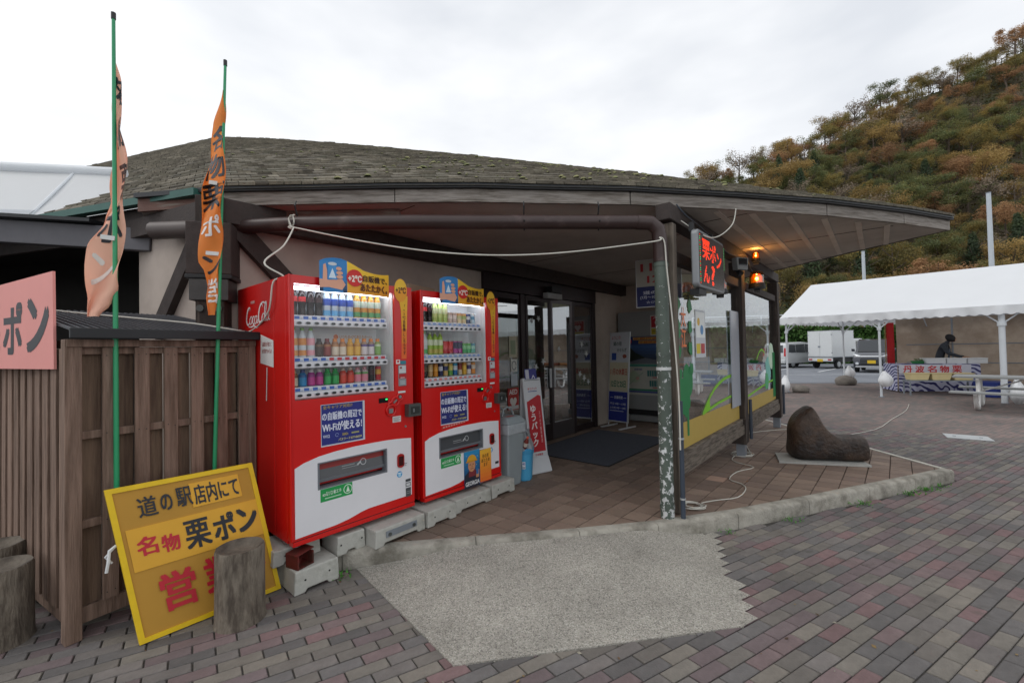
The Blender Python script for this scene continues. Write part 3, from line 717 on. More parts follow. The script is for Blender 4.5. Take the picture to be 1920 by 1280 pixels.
# header, beams
mb = MB(); mb.box(-.25, WT - .12, 2.60, 7.0, WT + .02, 2.795, M_dark); mb.build('wall_plate', shop, bevel=.006)
mb = MB(); mb.box(2.82, WT - .045, 2.37, 5.76, WT + .10, 2.598, M_bronze); mb.build('door_header', shop, bevel=.004)
mb = MB(); mb.box(2.43, -1.63, 2.65, 7.62, -1.50, 2.795, M_dark); mb.build('eave_beam', shop, bevel=.008)
# jambs and mullions
for s0, s1 in ((2.82, 3.10), (3.60, 3.70), (4.955, 5.05), (5.66, 5.76)):
    mb = MB(); mb.box(s0, WT - .03, .12, s1, WT + .08, 2.368, M_bronze); mb.build('door_post', shop, bevel=.004)
def leaf(name, s0, s1, fr, bot=.16, dy=0.0, stile=.05, frm=None):
    frm = frm or M_bronze
    d = MB(); y0, y1 = WT - .01 + dy, WT + .03 + dy
    d.box(s0, y0, .13, s0 + stile, y1, 2.36, frm); d.box(s1 - stile, y0, .13, s1, y1, 2.36, frm)
    d.box(s0 + stile, y0, .13, s1 - stile, y1, .13 + bot, frm); d.box(s0 + stile, y0, 2.29, s1 - stile, y1, 2.36, frm)
    o = d.build(name, shop, bevel=.003)
    g = MB(); g.box(s0 + stile - .005, y0 + .014, .13 + bot - .005, s1 - stile + .005, y0 + .022, 2.295, G_shop); g.build('pane', o)
    return o
leaf('side_window', 3.10, 3.60, 0, bot=.1, stile=.02)
d1 = leaf('door', 3.70, 4.33, 0, bot=.26, dy=-.03, frm=M_bronze)
d2 = leaf('door', 4.335, 4.955, 0, bot=.26, dy=-.03, frm=M_bronzel)
leaf('side_window', 5.05, 5.66, 0, bot=.1, stile=.02)
for dd, s in ((d1, 4.28), (d2, 4.385)):
    mb = MB(); mb.box(s - .02, WT - .062, .95, s + .02, WT - .042, 1.25, M_alu); mb.build('handle', dd, bevel=.003)
# door stickers: small pale birds and labels
bird = [(-.05, .0), (-.015, .012), (-.03, .05), (.0, .03), (.028, .055), (.022, .015), (.06, -.005), (.02, -.01), (.0, -.045), (-.01, -.012)]
def birds(lst, parent, y):
    for (s, z, q) in lst: mb = MB(); mb.poly([(s + a * q, y, z + b * q) for a, b in bird], mat('sticker_white', '#c9cccb', .5, var=0)); mb.build('bird_sticker', parent)
birds([(3.85, 1.98, 1.0), (4.02, 2.02, 1.0), (3.93, 1.28, 1.2), (4.12, 1.36, 1.2)], d1, WT - .0295)
birds([(4.55, 1.55, 1.0), (4.7, 1.15, 1.2)], d2, WT - .0295)
birds([(5.3, 1.62, 1.3), (5.45, 1.45, 1.4), (5.22, 1.1, 1.3), (5.36, 1.02, 1.4), (5.5, .95, 1.2)], shop.children[-1] if False else d2, WT - .0005)
mb = MB(); fr = Fr(bw(3.18, WT - .003, 0), bw(1, 0, 0) - bw(0, 0, 0), (0, 0, 1))
draw(mb, fr, [('rect', .17, 1.45, .17, .30, '#b8b39a'), ('rect', .20, 1.49, .11, .2, '#8e9a7e'), ('rect', .20, 1.24, .14, .18, '#d8d8d2'), ('line', arc(.27, 1.33, .045, .06), .012, '#5a5f66'), ('rect', .20, 1.04, .14, .17, '#c2cad2'),
    ('rect', .12, .70, .24, .31, '#b8342f'), ('text', 'AED', .15, .92, .18, .07, '#e8e4e0', .03), ('poly', [(.24 + .075 * math.sin(a) ** 3, .81 + .0055 * (13 * math.cos(a) - 5 * math.cos(2 * a) - 2 * math.cos(3 * a) - math.cos(4 * a))) for a in [2 * math.pi * i / 24 for i in range(24)]], '#e6e0da'), ('rect', .13, .71, .22, .05, '#d8d8d8')])
mb.build('window_notice', shop, world=True)
# sensor over the doors
mb = MB(); mb.box(4.12, WT - .14, 2.34, 4.52, WT - .046, 2.43, mat('sensor_case', '#9a9c9c', .4)); mb.box(4.2, WT - .17, 2.435, 4.46, WT - .046, 2.53, M_black); mb.build('door_sensor', shop, bevel=.006)
# posts along the eave
def post(s, w, dpt, z0, m, name='post', t=-1.565):
    mb = MB(); mb.box(s - w / 2, t - dpt / 2, z0, s + w / 2, t + dpt / 2, 2.628, m); return mb.build(name, shop, bevel=.006)
post(2.52, .09, .13, .13, M_postgrey)
for s in (4.92, 7.44):
    p = post(s, .17, .15, .30, M_post)
    mb = MB(); mb.box(s - .13, -1.65, .30, s - .085, -1.48, .62, M_post)
    for z in (.40, .40):
        pass
    for dt in (-.035, .035): mb.cyl((s - .131, -1.565 + dt, .47), (s - .142, -1.565 + dt, .47), .022, M_galv, n=8)
    mb.build('post_shoe', p)
    mb = MB(); mb.box(s - .05, -1.615, .12, s + .05, -1.515, .31, M_galv); mb.build('steel_foot', p)
    mb = MB(); mb.cyl((s + .1, -1.66, .34), (s + .1, -1.66, .85), .02, M_conduit, n=8); mb.build('conduit_stub', p)
# glazed screens between the posts
def screen(s0, s1):
    mb = MB(); mb.box(s0, -1.62, .48, s1, -1.52, .62, M_rail); r = mb.build('bottom_rail', shop, bevel=.006)
    mb = MB(); mb.box(s0, -1.635, .44, s1, -1.622, .55, M_rail); mb.build('rail_board', r)
    mb = MB(); mb.box(s0, -1.61, 2.30, s1, -1.53, 2.40, M_dark); mb.build('top_rail', shop, bevel=.005)
    mb = MB(); mb.box(s0, -1.574, .622, s1, -1.566, 2.298, G_screen); return mb.build('glass_screen', shop)
g1 = screen(2.575, 4.83); g2 = screen(5.01, 7.35)
fr = Fr(bw(2.575, -1.5745, .622), bw(1, 0, 0) - bw(0, 0, 0), (0, 0, 1))
DG, LG, MU, OR = '#1d7a45', '#7fc22c', '#b39a4e', '#e0743c'
rr = random.Random(2)
def blob(cx, cz, r, n=14, a=.25): return [(cx + r * (1 + rr.uniform(-a, a)) * math.cos(2 * math.pi * i / n), cz + r * (1 + rr.uniform(-a, a)) * math.sin(2 * math.pi * i / n)) for i in range(n)]
it = [('rect', 0, 0, 2.24, .24, MU), ('rect', 1.86, .24, .38, .24, MU), ('rect', 0, 0, .05, 1.25, DG)]
it += [('poly', blob(.14, .5, .16), DG), ('poly', blob(.36, .62, .14), DG), ('poly', blob(.25, .42, .13), DG), ('rect', .30, .1, .05, .5, DG)]
it += [('poly', blob(.10, 1.32 - .22 * k, .085, 12, .35), DG) for k in range(4)] + [('poly', blob(.44, 1.32 - .2 * k, .06, 12, .35), DG) for k in range(4)]
it += [('text', vert('大江'), .19, .92, .13, .38, OR, .03)]
it += [('line', bez((.75, .245), (1.1, .50), (1.5, .60), (2.2, .56)), .035, LG), ('line', [(.75, .25), (1.3, .30), (2.2, .34)], .028, LG), ('line', [(2.14, .57), (2.14, .34)], .12, LG), ('poly', [(.72, .242), (1.0, .262), (.98, .40)], LG)]
mb = MB(); draw(mb, fr, it, .0006); mb.build('window_graphic', g1, world=True)
it = [('rect', .60, .82, .32, .48, '#c9ced4'), ('rect', .62, 1.02, .28, .26, '#e8eceb'), ('disc', .7, 1.18, .04, '#d9b13c'), ('disc', .8, 1.1, .05, '#5a8fc2'), ('rect', .62, .86, .12, .1, '#d8c33c'), ('rect', .76, .86, .12, .1, '#b84a4a')]
mb = MB(); draw(mb, fr, it, .0022); mb.build('window_poster', g1, world=True)
mb = MB(); mb.box(4.42, -1.60, .80, 4.80, -1.588, 1.98, mat('acrylic', '#a3a9b3', .25, var=.04)); mb.build('notice_board', g1)
fr = Fr(bw(5.01, -1.5745, .622), bw(1, 0, 0) - bw(0, 0, 0), (0, 0, 1))
it = [('rect', 0, 0, 2.33, .20, MU), ('line', bez((.05, .22), (.9, .28), (1.5, .32), (2.2, .34)), .03, LG), ('line', bez((.9, .72), (1.2, .9), (1.3, .88), (1.5, .8)), .03, LG), ('poly', blob(1.75, .55, .2), '#7fc4b8'), ('poly', blob(2.0, .75, .2), '#c8e0c8'), ('rect', 2.1, 0.05, .22, .75, DG), ('poly', blob(1.6, .35, .14), '#4fae74')]
mb = MB(); draw(mb, fr, it, .0006); mb.build('window_graphic', g2, world=True)

# corner post and its steel brackets, left of the machines
cpv = Vector((-2.33, 3.34, 0)); cpd = (bw(1, 0, 0) - bw(0, 0, 0)); cpn = (bw(0, 1, 0) - bw(0, 0, 0)); cdir = (cpd * .75 + Vector((.9, -.43, 0)) * .6).normalized(); cpr = Vector((cdir.y, -cdir.x, 0))
def cblock(w, d, z0, z1, m, name, parent, push=0.0, bevel=.006):
    mb = MB(); c = cpv + cpr * push; mb.prism([c - cdir * w / 2 - cpr * d / 2 + Vector((0, 0, z0)), c - cdir * w / 2 + cpr * d / 2 + Vector((0, 0, z0)), c + cdir * w / 2 + cpr * d / 2 + Vector((0, 0, z0)), c + cdir * w / 2 - cpr * d / 2 + Vector((0, 0, z0))], (0, 0, z1 - z0), m)
    return mb.build(name, parent, world=True, bevel=bevel)
cp = cblock(.19, .18, 0, 2.79, M_post, 'corner_post', shop)
cblock(.30, .22, 2.18, 2.58, M_dark, 'bracket_block', cp); b2 = cblock(.31, .23, 2.145, 2.178, M_black, 'bracket_flange', cp); cblock(.26, .22, 1.98, 2.143, mat('bracket_steel', '#4b4a49', .5, metal=.4, var=.2, vs=12), 'bracket_steel', cp)
mb = MB()
for z in (1.92, 1.72):
    for q in (-.06, .06): c = cpv + cpr * .09 + cdir * q + Vector((0, 0, z)); mb = MB(); mb.cyl(c, c + cpr * .018, .026, M_lock, n=8); mb.build('bolt', cp, world=True)
# braces
fo = -lnrm * .03
mb = MB(); mb.bar(lw0 + ld * .22 + fo + Vector((0, 0, 2.62)), lw0 + ld * .92 + fo + Vector((0, 0, 1.75)), .06, .13, M_dark); mb.build('brace', shop, world=True)
mb = MB(); mb.bar(bw(-.03, WT - .05, 2.58), bw(.62, WT - .05, 1.9), .07, .15, M_dark); mb.build('brace', shop, world=True)
mb = MB(); q0 = lw0 - lnrm * .05 + Vector((0, 0, 2.71)); q1 = lw1 - lnrm * .05 + Vector((0, 0, 2.71)); mb.bar(q0, q1, .1, .16, M_dark); mb.build('wall_plate', shop, world=True)

# soffit
EZ = 2.80
EAVE = [(-3.16, 3.635), (-2.9, 3.6), (-2.43, 3.53), (-1.76, 3.53), (-.95, 3.53), (-.28, 3.555), (.21, 3.615), (1.04, 3.70), (2.03, 3.89), (3.06, 4.13), (4.12, 4.47), (4.92, 4.78)]
FAR = [(4.69, 5.81), (4.45, 7.21), (3.6, 12.2)]
mb = MB(); mb.poly([(x, y + .006, EZ) for x, y in EAVE] + [(x - .03, y, EZ) for x, y in FAR] + [(-1, 13, EZ), (-6, 8, EZ)], M_soffit); sof = mb.build('soffit', shop, world=True)
def soff_in(p): return inside((p.x, p.y), [(x, y + .06) for x, y in EAVE] + [(x - .05, y) for x, y in FAR] + [(-1, 13), (-6, 8)])
for t_ in (-1.84, -2.07, -2.32, -2.57, -2.82, -3.05):
    pts = [bw(2.0 + .02 * k, t_, EZ) for k in range(320)]; pts = [p for p in pts if soff_in(p)]
    if len(pts) < 4: continue
    mb = MB(); mb.bar(pts[0] + Vector((0, 0, -.004)), pts[-1] + Vector((0, 0, -.004)), .05, .007, M_strip); mb.build('cover_strip', sof, world=True)
for s in (3.3, 4.9, 6.4):
    pts = [bw(s, -1.64 - .02 * k, EZ - .002) for k in range(100)]; pts = [p for p in pts if soff_in(p)]
    if len(pts) > 3: mb = MB(); mb.bar(pts[0], pts[-1], .008, .003, M_dark); mb.build('panel_joint', sof, world=True)
for s in (1.0, 3.6, 5.2):
    pts = [bw(s, .85 - .02 * k, EZ - .002) for k in range(114)]; pts = [p for p in pts if soff_in(p)]
    mb = MB(); mb.bar(pts[0], pts[-1], .006, .003, M_dark); mb.build('panel_joint', sof, world=True)
# fascia boards, drip edge
def out(pts, d):
    o = []
    for i, p in enumerate(pts):
        a, b = Vector(pts[max(i - 1, 0)]), Vector(pts[min(i + 1, len(pts) - 1)]); t_ = (b - a).normalized(); o.append(Vector(p) + Vector((t_.y, -t_.x)) * d)
    return o
def strip(i0, i1, d0, d1, z0, z1, m, name, parent, pts, gap=0.0):
    A, B = out(pts, d0)[i0:i1 + 1], out(pts, d1)[i0:i1 + 1]
    if gap: A[0] = A[0].lerp(A[1], gap); B[0] = B[0].lerp(B[1], gap)
    mb = MB(); n_ = len(A); vs = []
    for a, b in zip(A, B): vs += [(a.x, a.y, z0), (b.x, b.y, z0), (b.x, b.y, z1), (a.x, a.y, z1)]
    fs = [(4 * i + k, 4 * i + (k + 1) % 4, 4 * i + 4 + (k + 1) % 4, 4 * i + 4 + k) for i in range(n_ - 1) for k in range(4)] + [(3, 2, 1, 0), tuple(4 * (n_ - 1) + k for k in range(4))]
    mb.add(vs, fs, m); return mb.build(name, parent, world=True)
for i0, i1, m in ((0, 2, M_fasciabrown), (2, 4, M_fascia), (4, 7, M_fascia), (7, 9, M_fascia), (9, 10, M_fascia), (10, 11, M_fascia)):
    strip(i0, i1, -.004, .026, EZ - .004, EZ + .102, m, 'fascia_board', shop, EAVE, .012 if i0 else 0)
strip(0, 4, -.03, -.006, EZ - .06, EZ - .006, M_fasciabrown, 'inner_fascia', shop, [(x, y + .14) for x, y in EAVE])
FE = [(4.92, 4.78)] + FAR
strip(0, 3, -.004, .02, EZ - .004, EZ + .10, M_dark, 'fascia_board', shop, FE)
strip(0, 11, -.02, .062, EZ + .104, EZ + .142, M_drip, 'drip_edge', shop, EAVE); strip(0, 3, -.02, .05, EZ + .104, EZ + .142, M_drip, 'drip_edge', shop, FE)
# shingled roof, laid course by course
M_sh = mat('shingle', '#5b554a', .95, var=.3, vs=26, bump=.6, bs=30, c2='#7b7466', c2s=2.4, c2w=(.4, .62))
M_sh2 = mat('shingle_dark', '#49443b', .95, var=.3, vs=22, bump=.5, bs=30, c2='#706a5c', c2s=2.6, c2w=(.42, .62))
M_sh3 = mat('shingle_grey', '#666053', .95, var=.28, vs=24, bump=.5, bs=30, c2='#59564a', c2s=2.0, c2w=(.42, .62))
APEX = Vector((-10.7, 15.5, 9.5)); RZ = EZ + .146
rf = MB(); rs = random.Random(8)
def rpt(b, f):
    p = Vector((b.x, b.y, RZ)).lerp(APEX, f); p.z += .15 * max(0.0, math.sin(math.pi * min(f, 1))) ** .75; return p
def facet(base, N, seg):
    base = [Vector(b) for b in base]; L = [0]
    for a, b in zip(base, base[1:]): L.append(L[-1] + (b - a).length)
    def at(w):
        w = max(0, min(L[-1], w))
        for k in range(len(base) - 1):
            if w <= L[k + 1]: return base[k].lerp(base[k + 1], (w - L[k]) / max(1e-6, L[k + 1] - L[k]))
        return base[-1]
    for k in range(N):
        f0, f1 = k / N, (k + 1) / N; M = max(6, int(seg * (1 - f0))); off = .5 * (k % 2)
        cuts = sorted({0.0, 1.0, *[min(1, max(0, (i + off + rs.uniform(-.12, .12)) / M)) for i in range(M + 1)]})
        for a, b in zip(cuts, cuts[1:]):
            if b - a < 1e-4: continue
            up = .014 + rs.uniform(-.006, .012) + (.012 if rs.random() < .04 else 0); g = min(.0025, (b - a) * .06)
            pa, pb = at((a + g * .5) * L[-1]), at((b - g * .5) * L[-1])
            q0, q1, q2, q3 = rpt(pa, f0), rpt(pb, f0), rpt(pb, f1), rpt(pa, f1); h = Vector((0, 0, up)); dn = Vector((0, 0, -.004))
            m = rs.choices([M_sh, M_sh2, M_sh3], [5, 3, 3])[0]
            rf.add([q0 + dn, q1 + dn, q1 + h, q0 + h, q2 + Vector((0, 0, .003)), q3 + Vector((0, 0, .003))], [(0, 1, 2, 3), (3, 2, 4, 5), (0, 3, 5), (1, 4, 2)], m)
EO = out(EAVE, .075)
facet(EO[2:], 92, 62); facet([EO[2], (-14, 7)][::-1], 92, 60)
facet([EO[-1], (4.5, 7.3), (3.0, 14.5), (-1, 30)], 40, 40)
roof = rf.build('roof', shop, world=True, kind='stuff')
mb = MB(); AP = APEX - Vector((0, 0, .12))
for a, b in zip(EO[2:], EO[3:]):
    for k in range(10): mb.poly([q - Vector((0, 0, .03)) for q in (rpt(a, k / 10), rpt(b, k / 10), rpt(b, k / 10 + .1), rpt(a, k / 10 + .1))], M_sh2)
for a, b in ((Vector((-14, 7)), EO[2]), (EO[-1], Vector((4.5, 7.3))), (Vector((4.5, 7.3)), Vector((3, 14.5)))):
    for k in range(10): mb.poly([q - Vector((0, 0, .035)) for q in (rpt(a, k / 10), rpt(b, k / 10), rpt(b, k / 10 + .1), rpt(a, k / 10 + .1))], M_sh2)
mb.build('roof_deck', shop, world=True)
strip(2, 11, -.05, .055, EZ + .145, EZ + .178, M_sh2, 'shingle_edge', shop, EAVE)
mo = MB(); M_moss = mat('moss', '#6b7048', .95, var=.3, vs=30, bump=.6, bs=90, c2='#8d8a62', c2s=6)
rm = random.Random(12)
for k in range(420):
    f = abs(rm.gauss(0, .11)); 
    if f > .5: continue
    w = min(1, max(0.02, rm.betavariate(2.6, 1.6))); i = w * (len(EO) - 3); j = int(i); b = EO[2:][j].lerp(EO[2:][min(j + 1, len(EO) - 3)], i - j)
    p = rpt(b, f) + Vector((0, 0, .012)); r = rm.choice([rm.uniform(.006, .018), rm.uniform(.006, .018), rm.uniform(.014, .038)]) * (1 + f)
    ring = [p + Vector((r * rm.uniform(.7, 1.3) * math.cos(a), r * .8 * rm.uniform(.7, 1.2) * math.sin(a), 0)) for a in [R(60 * q) for q in range(6)]]
    mid = [p.lerp(q, .6) + Vector((0, 0, r * .45)) for q in ring]; top = p + Vector((0, 0, r * .6))
    mo.add(ring + mid + [top], [(q, (q + 1) % 6, 6 + (q + 1) % 6, 6 + q) for q in range(6)] + [(6 + q, 6 + (q + 1) % 6, 12) for q in range(6)], M_moss)
mo.build('moss_clumps', shop, world=True, smooth=80, kind='stuff')
e0, e1 = EO[2] + Vector((0, .02)), Vector((-14, 7)); ed_ = (e1 - e0).normalized(); en = Vector((-ed_.y, ed_.x)); en = en if en.y < 0 else -en
mb = MB(); q0, q1 = e0 + ed_ * .25 - en * .06, e0 + ed_ * 9 - en * .06; mb.prism([(q0.x, q0.y, EZ - .16), (q1.x, q1.y, EZ - .16), (q1.x, q1.y, RZ - .05), (q0.x, q0.y, RZ - .05)], (-en.x * .04, -en.y * .04, 0), M_dark); mb.build('dark_infill', shop, world=True)  # added dark board: closes a bright sky gap, stands for the roof's dark underside
mb = MB(); q0, q1 = e0 + ed_ * .12 + en * .03, e0 + ed_ * 6 + en * .03; mb.bar((q0.x, q0.y, RZ - .045), (q1.x, q1.y, RZ - .045), .07, .06, mat('green_gutter', '#2f5f56', .5, var=.1)); mb.build('green_gutter', shop, world=True)
# gutter pipe under the eave and the peeling downpipe
gp_pts = [(-2.75, 3.50, 2.60), (-1.7, 3.43, 2.61), (-.8, 3.46, 2.615), (.1, 3.54, 2.62), (1.10, 3.615, 2.62)]
mb = MB(); mb.tube(gp_pts, .058, M_pipe, 14); gpp = mb.build('gutter_pipe', shop, smooth=50, world=True)
mb = MB(); mb.tube([(1.08, 3.614, 2.62), (1.20, 3.622, 2.615), (1.265, 3.625, 2.56), (1.28, 3.625, 2.46), (1.283, 3.625, 2.28)], .062, M_pipe, 14); mb.build('pipe_elbow', gpp, smooth=50, world=True)
for (a, b) in (((-2.95, 3.515, 2.6), (-2.6, 3.49, 2.6)),): mb = MB(); mb.tube([a, b], .072, mat('pipe_socket', '#574e4b', .5, var=.2), 12); mb.build('pipe_socket', gpp, smooth=50, world=True)
for x, y in ((-1.72, 3.43), (.12, 3.542), (.75, 3.59)):
    mb = MB(); mb.tube([(x, y - .066, 2.62), (x, y, 2.552), (x, y + .066, 2.62), (x, y, 2.69), (x, y - .03, 2.75), (x, y - .005, 2.79)], .006, M_black, 5); mb.build('pipe_hanger', gpp, world=True)
mp_ = D.materials.new('peeling_green_paint'); mp_.use_nodes = True; n, l = mp_.node_tree.nodes, mp_.node_tree.links
t = n.new('ShaderNodeTexCoord'); q = n.new('ShaderNodeTexNoise'); q.inputs['Scale'].default_value = 24; q.inputs['Detail'].default_value = 8; q.inputs['Roughness'].default_value = .62; l.new(t.outputs['Object'], q.inputs['Vector'])
sx = n.new('ShaderNodeSeparateXYZ'); l.new(t.outputs['Object'], sx.inputs[0]); mr = n.new('ShaderNodeMapRange'); mr.inputs[1].default_value = .1; mr.inputs[2].default_value = 2.2; mr.inputs[3].default_value = .035; mr.inputs[4].default_value = -.085; l.new(sx.outputs['Z'], mr.inputs[0])
ad = n.new('ShaderNodeMath'); ad.operation = 'ADD'; l.new(q.outputs['Fac'], ad.inputs[0]); l.new(mr.outputs[0], ad.inputs[1]); st = n.new('ShaderNodeMapRange'); st.inputs[1].default_value = .555; st.inputs[2].default_value = .57; l.new(ad.outputs[0], st.inputs[0])
x_ = n.new('ShaderNodeMix'); x_.data_type = 'RGBA'; x_.inputs[6].default_value = (*lin('#515c54'), 1); x_.inputs[7].default_value = (*lin('#c9cccc'), 1); l.new(st.outputs[0], x_.inputs[0])
q2 = n.new('ShaderNodeTexNoise'); q2.inputs['Scale'].default_value = 5; q2.inputs['Detail'].default_value = 5; l.new(t.outputs['Object'], q2.inputs['Vector']); m2 = n.new('ShaderNodeMapRange'); m2.inputs[1].default_value = .3; m2.inputs[2].default_value = .7; m2.inputs[3].default_value = .8; m2.inputs[4].default_value = 1.15; l.new(q2.outputs['Fac'], m2.inputs[0])
hv = n.new('ShaderNodeHueSaturation'); l.new(x_.outputs[2], hv.inputs['Color']); l.new(m2.outputs[0], hv.inputs['Value']); l.new(hv.outputs[0], n['Principled BSDF'].inputs['Base Color']); n['Principled BSDF'].inputs['Roughness'].default_value = .55
bn = n.new('ShaderNodeBump'); bn.inputs['Strength'].default_value = .3; bn.inputs['Distance'].default_value = .002; bn.invert = True; l.new(st.outputs[0], bn.inputs['Height']); l.new(bn.outputs[0], n['Principled BSDF'].inputs['Normal'])
mb = MB(); mb.tube([(1.283, 3.625, .12), (1.283, 3.625, 2.30)], .056, mp_, 20); dp = mb.build('downpipe', shop, smooth=50, world=True)
for z in (.2, .66, 1.36, 1.48, 2.24):
    mb = MB(); mb.tube([(1.283, 3.625, z), (1.283, 3.625, z + .025)], .0605, mp_ if z != 1.36 else mat('white_tape', '#c6c9c9', .6), 20); mb.build('pipe_collar', dp, smooth=50, world=True)
mb = MB(); mb.tube([(1.40, 3.585, .12), (1.40, 3.585, 1.1)], .019, M_conduit, 10); cdt = mb.build('conduit', shop, smooth=50, world=True)
mb = MB(); mb.tube([(1.40, 3.585, .28), (1.40, 3.585, .295)], .023, M_alu, 10); mb.tube([(1.40, 3.585, .78), (1.40, 3.585, .795)], .023, M_alu, 10); mb.build('clip', cdt, world=True)
# floor, back wall and a few fittings inside the shop
M_in = mat('interior_wall', '#8d7f68', .9, var=.1)
mb = MB(); mb.box(2.2, 4.6, 0, 7.4, 4.7, 2.79, M_in); mb.box(2.1, WT + .15, 0, 2.2, 4.6, 2.79, M_in); mb.box(7.4, WT + .15, 0, 7.5, 4.7, 2.79, M_in); mb.build('interior_wall', shop)
mb = MB(); mb.box(2.2, WT + .09, .1, 7.4, 4.6, .124, mat('shop_floor', '#6e6258', .5, var=.1)); mb.build('shop_floor', shop)
ri = random.Random(6); pal = ['#a34a3a', '#b9873e', '#7c8a54', '#c2b594', '#5c6f86', '#8a5d44', '#c9c2b0', '#99503f']
for k, (s, t_, w, h, lab) in enumerate(((3.35, 1.62, .8, 1.5, 'wooden goods shelf inside the window left of the doors'), (5.4, 2.0, .8, 1.75, 'tall tan goods shelf inside the window right of the doors'), (4.5, 3.3, 1.4, 1.2, 'low goods shelf deep inside the shop behind the doors'))):
    sh = thing('goods_shelf', lab, 'shelf', bw(s, t_, .124), TH); ms = mat('shelf_wood', '#8f7350', .7, var=.15)
    mb = MB(); mb.box(-w / 2, -.18, 0, -w / 2 + .03, .2, h, ms); mb.box(w / 2 - .03, -.18, 0, w / 2, .2, h, ms); mb.box(-w / 2 + .03, .17, 0, w / 2 - .03, .2, h, ms); mb.build('frame', sh)
    nsh = 4
    for q in range(nsh):
        z = .1 + q * (h - .2) / nsh; mb = MB(); mb.box(-w / 2 + .031, -.18, z, w / 2 - .031, .169, z + .025, ms); bd = mb.build('shelf_board', sh)
        x = -w / 2 + .05
        while x < w / 2 - .16:
            ww = ri.uniform(.06, .14); g = MB(); g.box(x, -.16, z + .026, x + ww, ri.uniform(-.02, .1), z + .026 + ri.uniform(.08, .22), ink(ri.choice(pal))); g.build('goods', bd, bevel=.01); x += ww + .02
cur = MB(); cur.box(5.15, 1.5, 1.0, 5.6, 1.53, 2.28, mat('cork_panel', '#9c8254', .8, var=.1)); cur.build('interior_panel', shop)
# ------------------------------------------------------------------ drinks machines
MW, MDp, MH = 0.975, 1.0, 1.792
X3, Z3, Y3 = Vector((1, 0, 0)), Vector((0, 0, 1)), Vector((0, 1, 0))
M_cola = mat('cola', '#1d0d0b', .12, var=0, spec=.6); M_clear = mat('clear_drink', '#c5ccd0', .12, var=0, spec=.6)
def bottle_geo(kind, a, b, c, d):
    """a body, b label, c cap, d lower label / second colour"""
    A, B_, C_, D_ = ink(a, .18), ink(b, .35), ink(c, .4), ink(d, .35); mb = MB(); n = 12
    if kind == 'pet': mb.lathe([(.0, 0, A), (.027, .001, A), (.029, .012, D_), (.028, .05, A), (.0285, .085, B_), (.0295, .1, B_), (.0285, .135, A), (.02, .168, A), (.0115, .185, A), (.0115, .19, C_), (.0135, .1905, C_), (.0135, .208, C_), (0, .209)], A, n)
    elif kind == 'cola': mb.lathe([(.0, 0, A), (.026, .001, A), (.027, .02, A), (.024, .055, A), (.0285, .1, B_), (.0285, .135, A), (.024, .158, A), (.0115, .185, A), (.0115, .19, C_), (.0135, .1905, C_), (.0135, .208, C_), (0, .209)], A, n)
    elif kind == 'mini': mb.lathe([(0, 0, A), (.026, .001, A), (.028, .01, B_), (.028, .07, D_), (.027, .088, A), (.018, .107, C_), (.016, .108, C_), (.016, .13, C_), (0, .131)], A, n)
    elif kind == 'can': mb.lathe([(0, 0, C_), (.023, .001, C_), (.027, .008, A), (.027, .045, B_), (.027, .078, D_), (.027, .098, C_), (.023, .106, C_), (0, .104)], A, n)
    elif kind == 'slim': mb.lathe([(0, 0, C_), (.02, .001, C_), (.024, .008, A), (.024, .06, B_), (.024, .105, D_), (.024, .13, C_), (.02, .138, C_), (0, .136)], A, n)
    elif kind == 'bigcan': mb.lathe([(0, 0, C_), (.024, .001, C_), (.031, .009, A), (.031, .05, B_), (.031, .11, A), (.031, .118, C_), (.025, .126, C_), (0, .124)], A, n)
    elif kind == 'pack': mb.box(-.026, -.018, 0, .026, .018, .05, D_); mb.box(-.026, -.018, .05, .026, .018, .12, A); mb.box(-.02, -.014, .12, .02, .014, .15, B_)
    me = D.meshes.new('bottle'); me.from_pydata([tuple(p) for p in mb.v], [], mb.f)
    for m in mb.mats: me.materials.append(m)
    me.polygons.foreach_set('material_index', mb.fm); me.polygons.foreach_set('use_smooth', [True] * len(mb.f)); me.set_sharp_from_angle(angle=R(40)); return me
_BT = {}
def bottle_mesh(*k):
    if k not in _BT: _BT[k] = bottle_geo(*k)
    return _BT[k]
COKE = ('cola', '#21100e', '#c9252b', '#c2151b', '#21100e'); ZERO = ('cola', '#1c1012', '#3b1f22', '#1d1d20', '#1c1012')
AQ = ('pet', '#b9cbd8', '#2a55b8', '#2f4f9e', '#5fb1e2'); TEA = ('pet', '#c98f1f', '#c9e0d2', '#d8b43a', '#4f9c5a')
JU = lambda c: ('pet', '#cdd5da', c, '#7fbf4a', c)
MIN = lambda a, b, c, d: ('mini', a, b, c, d)
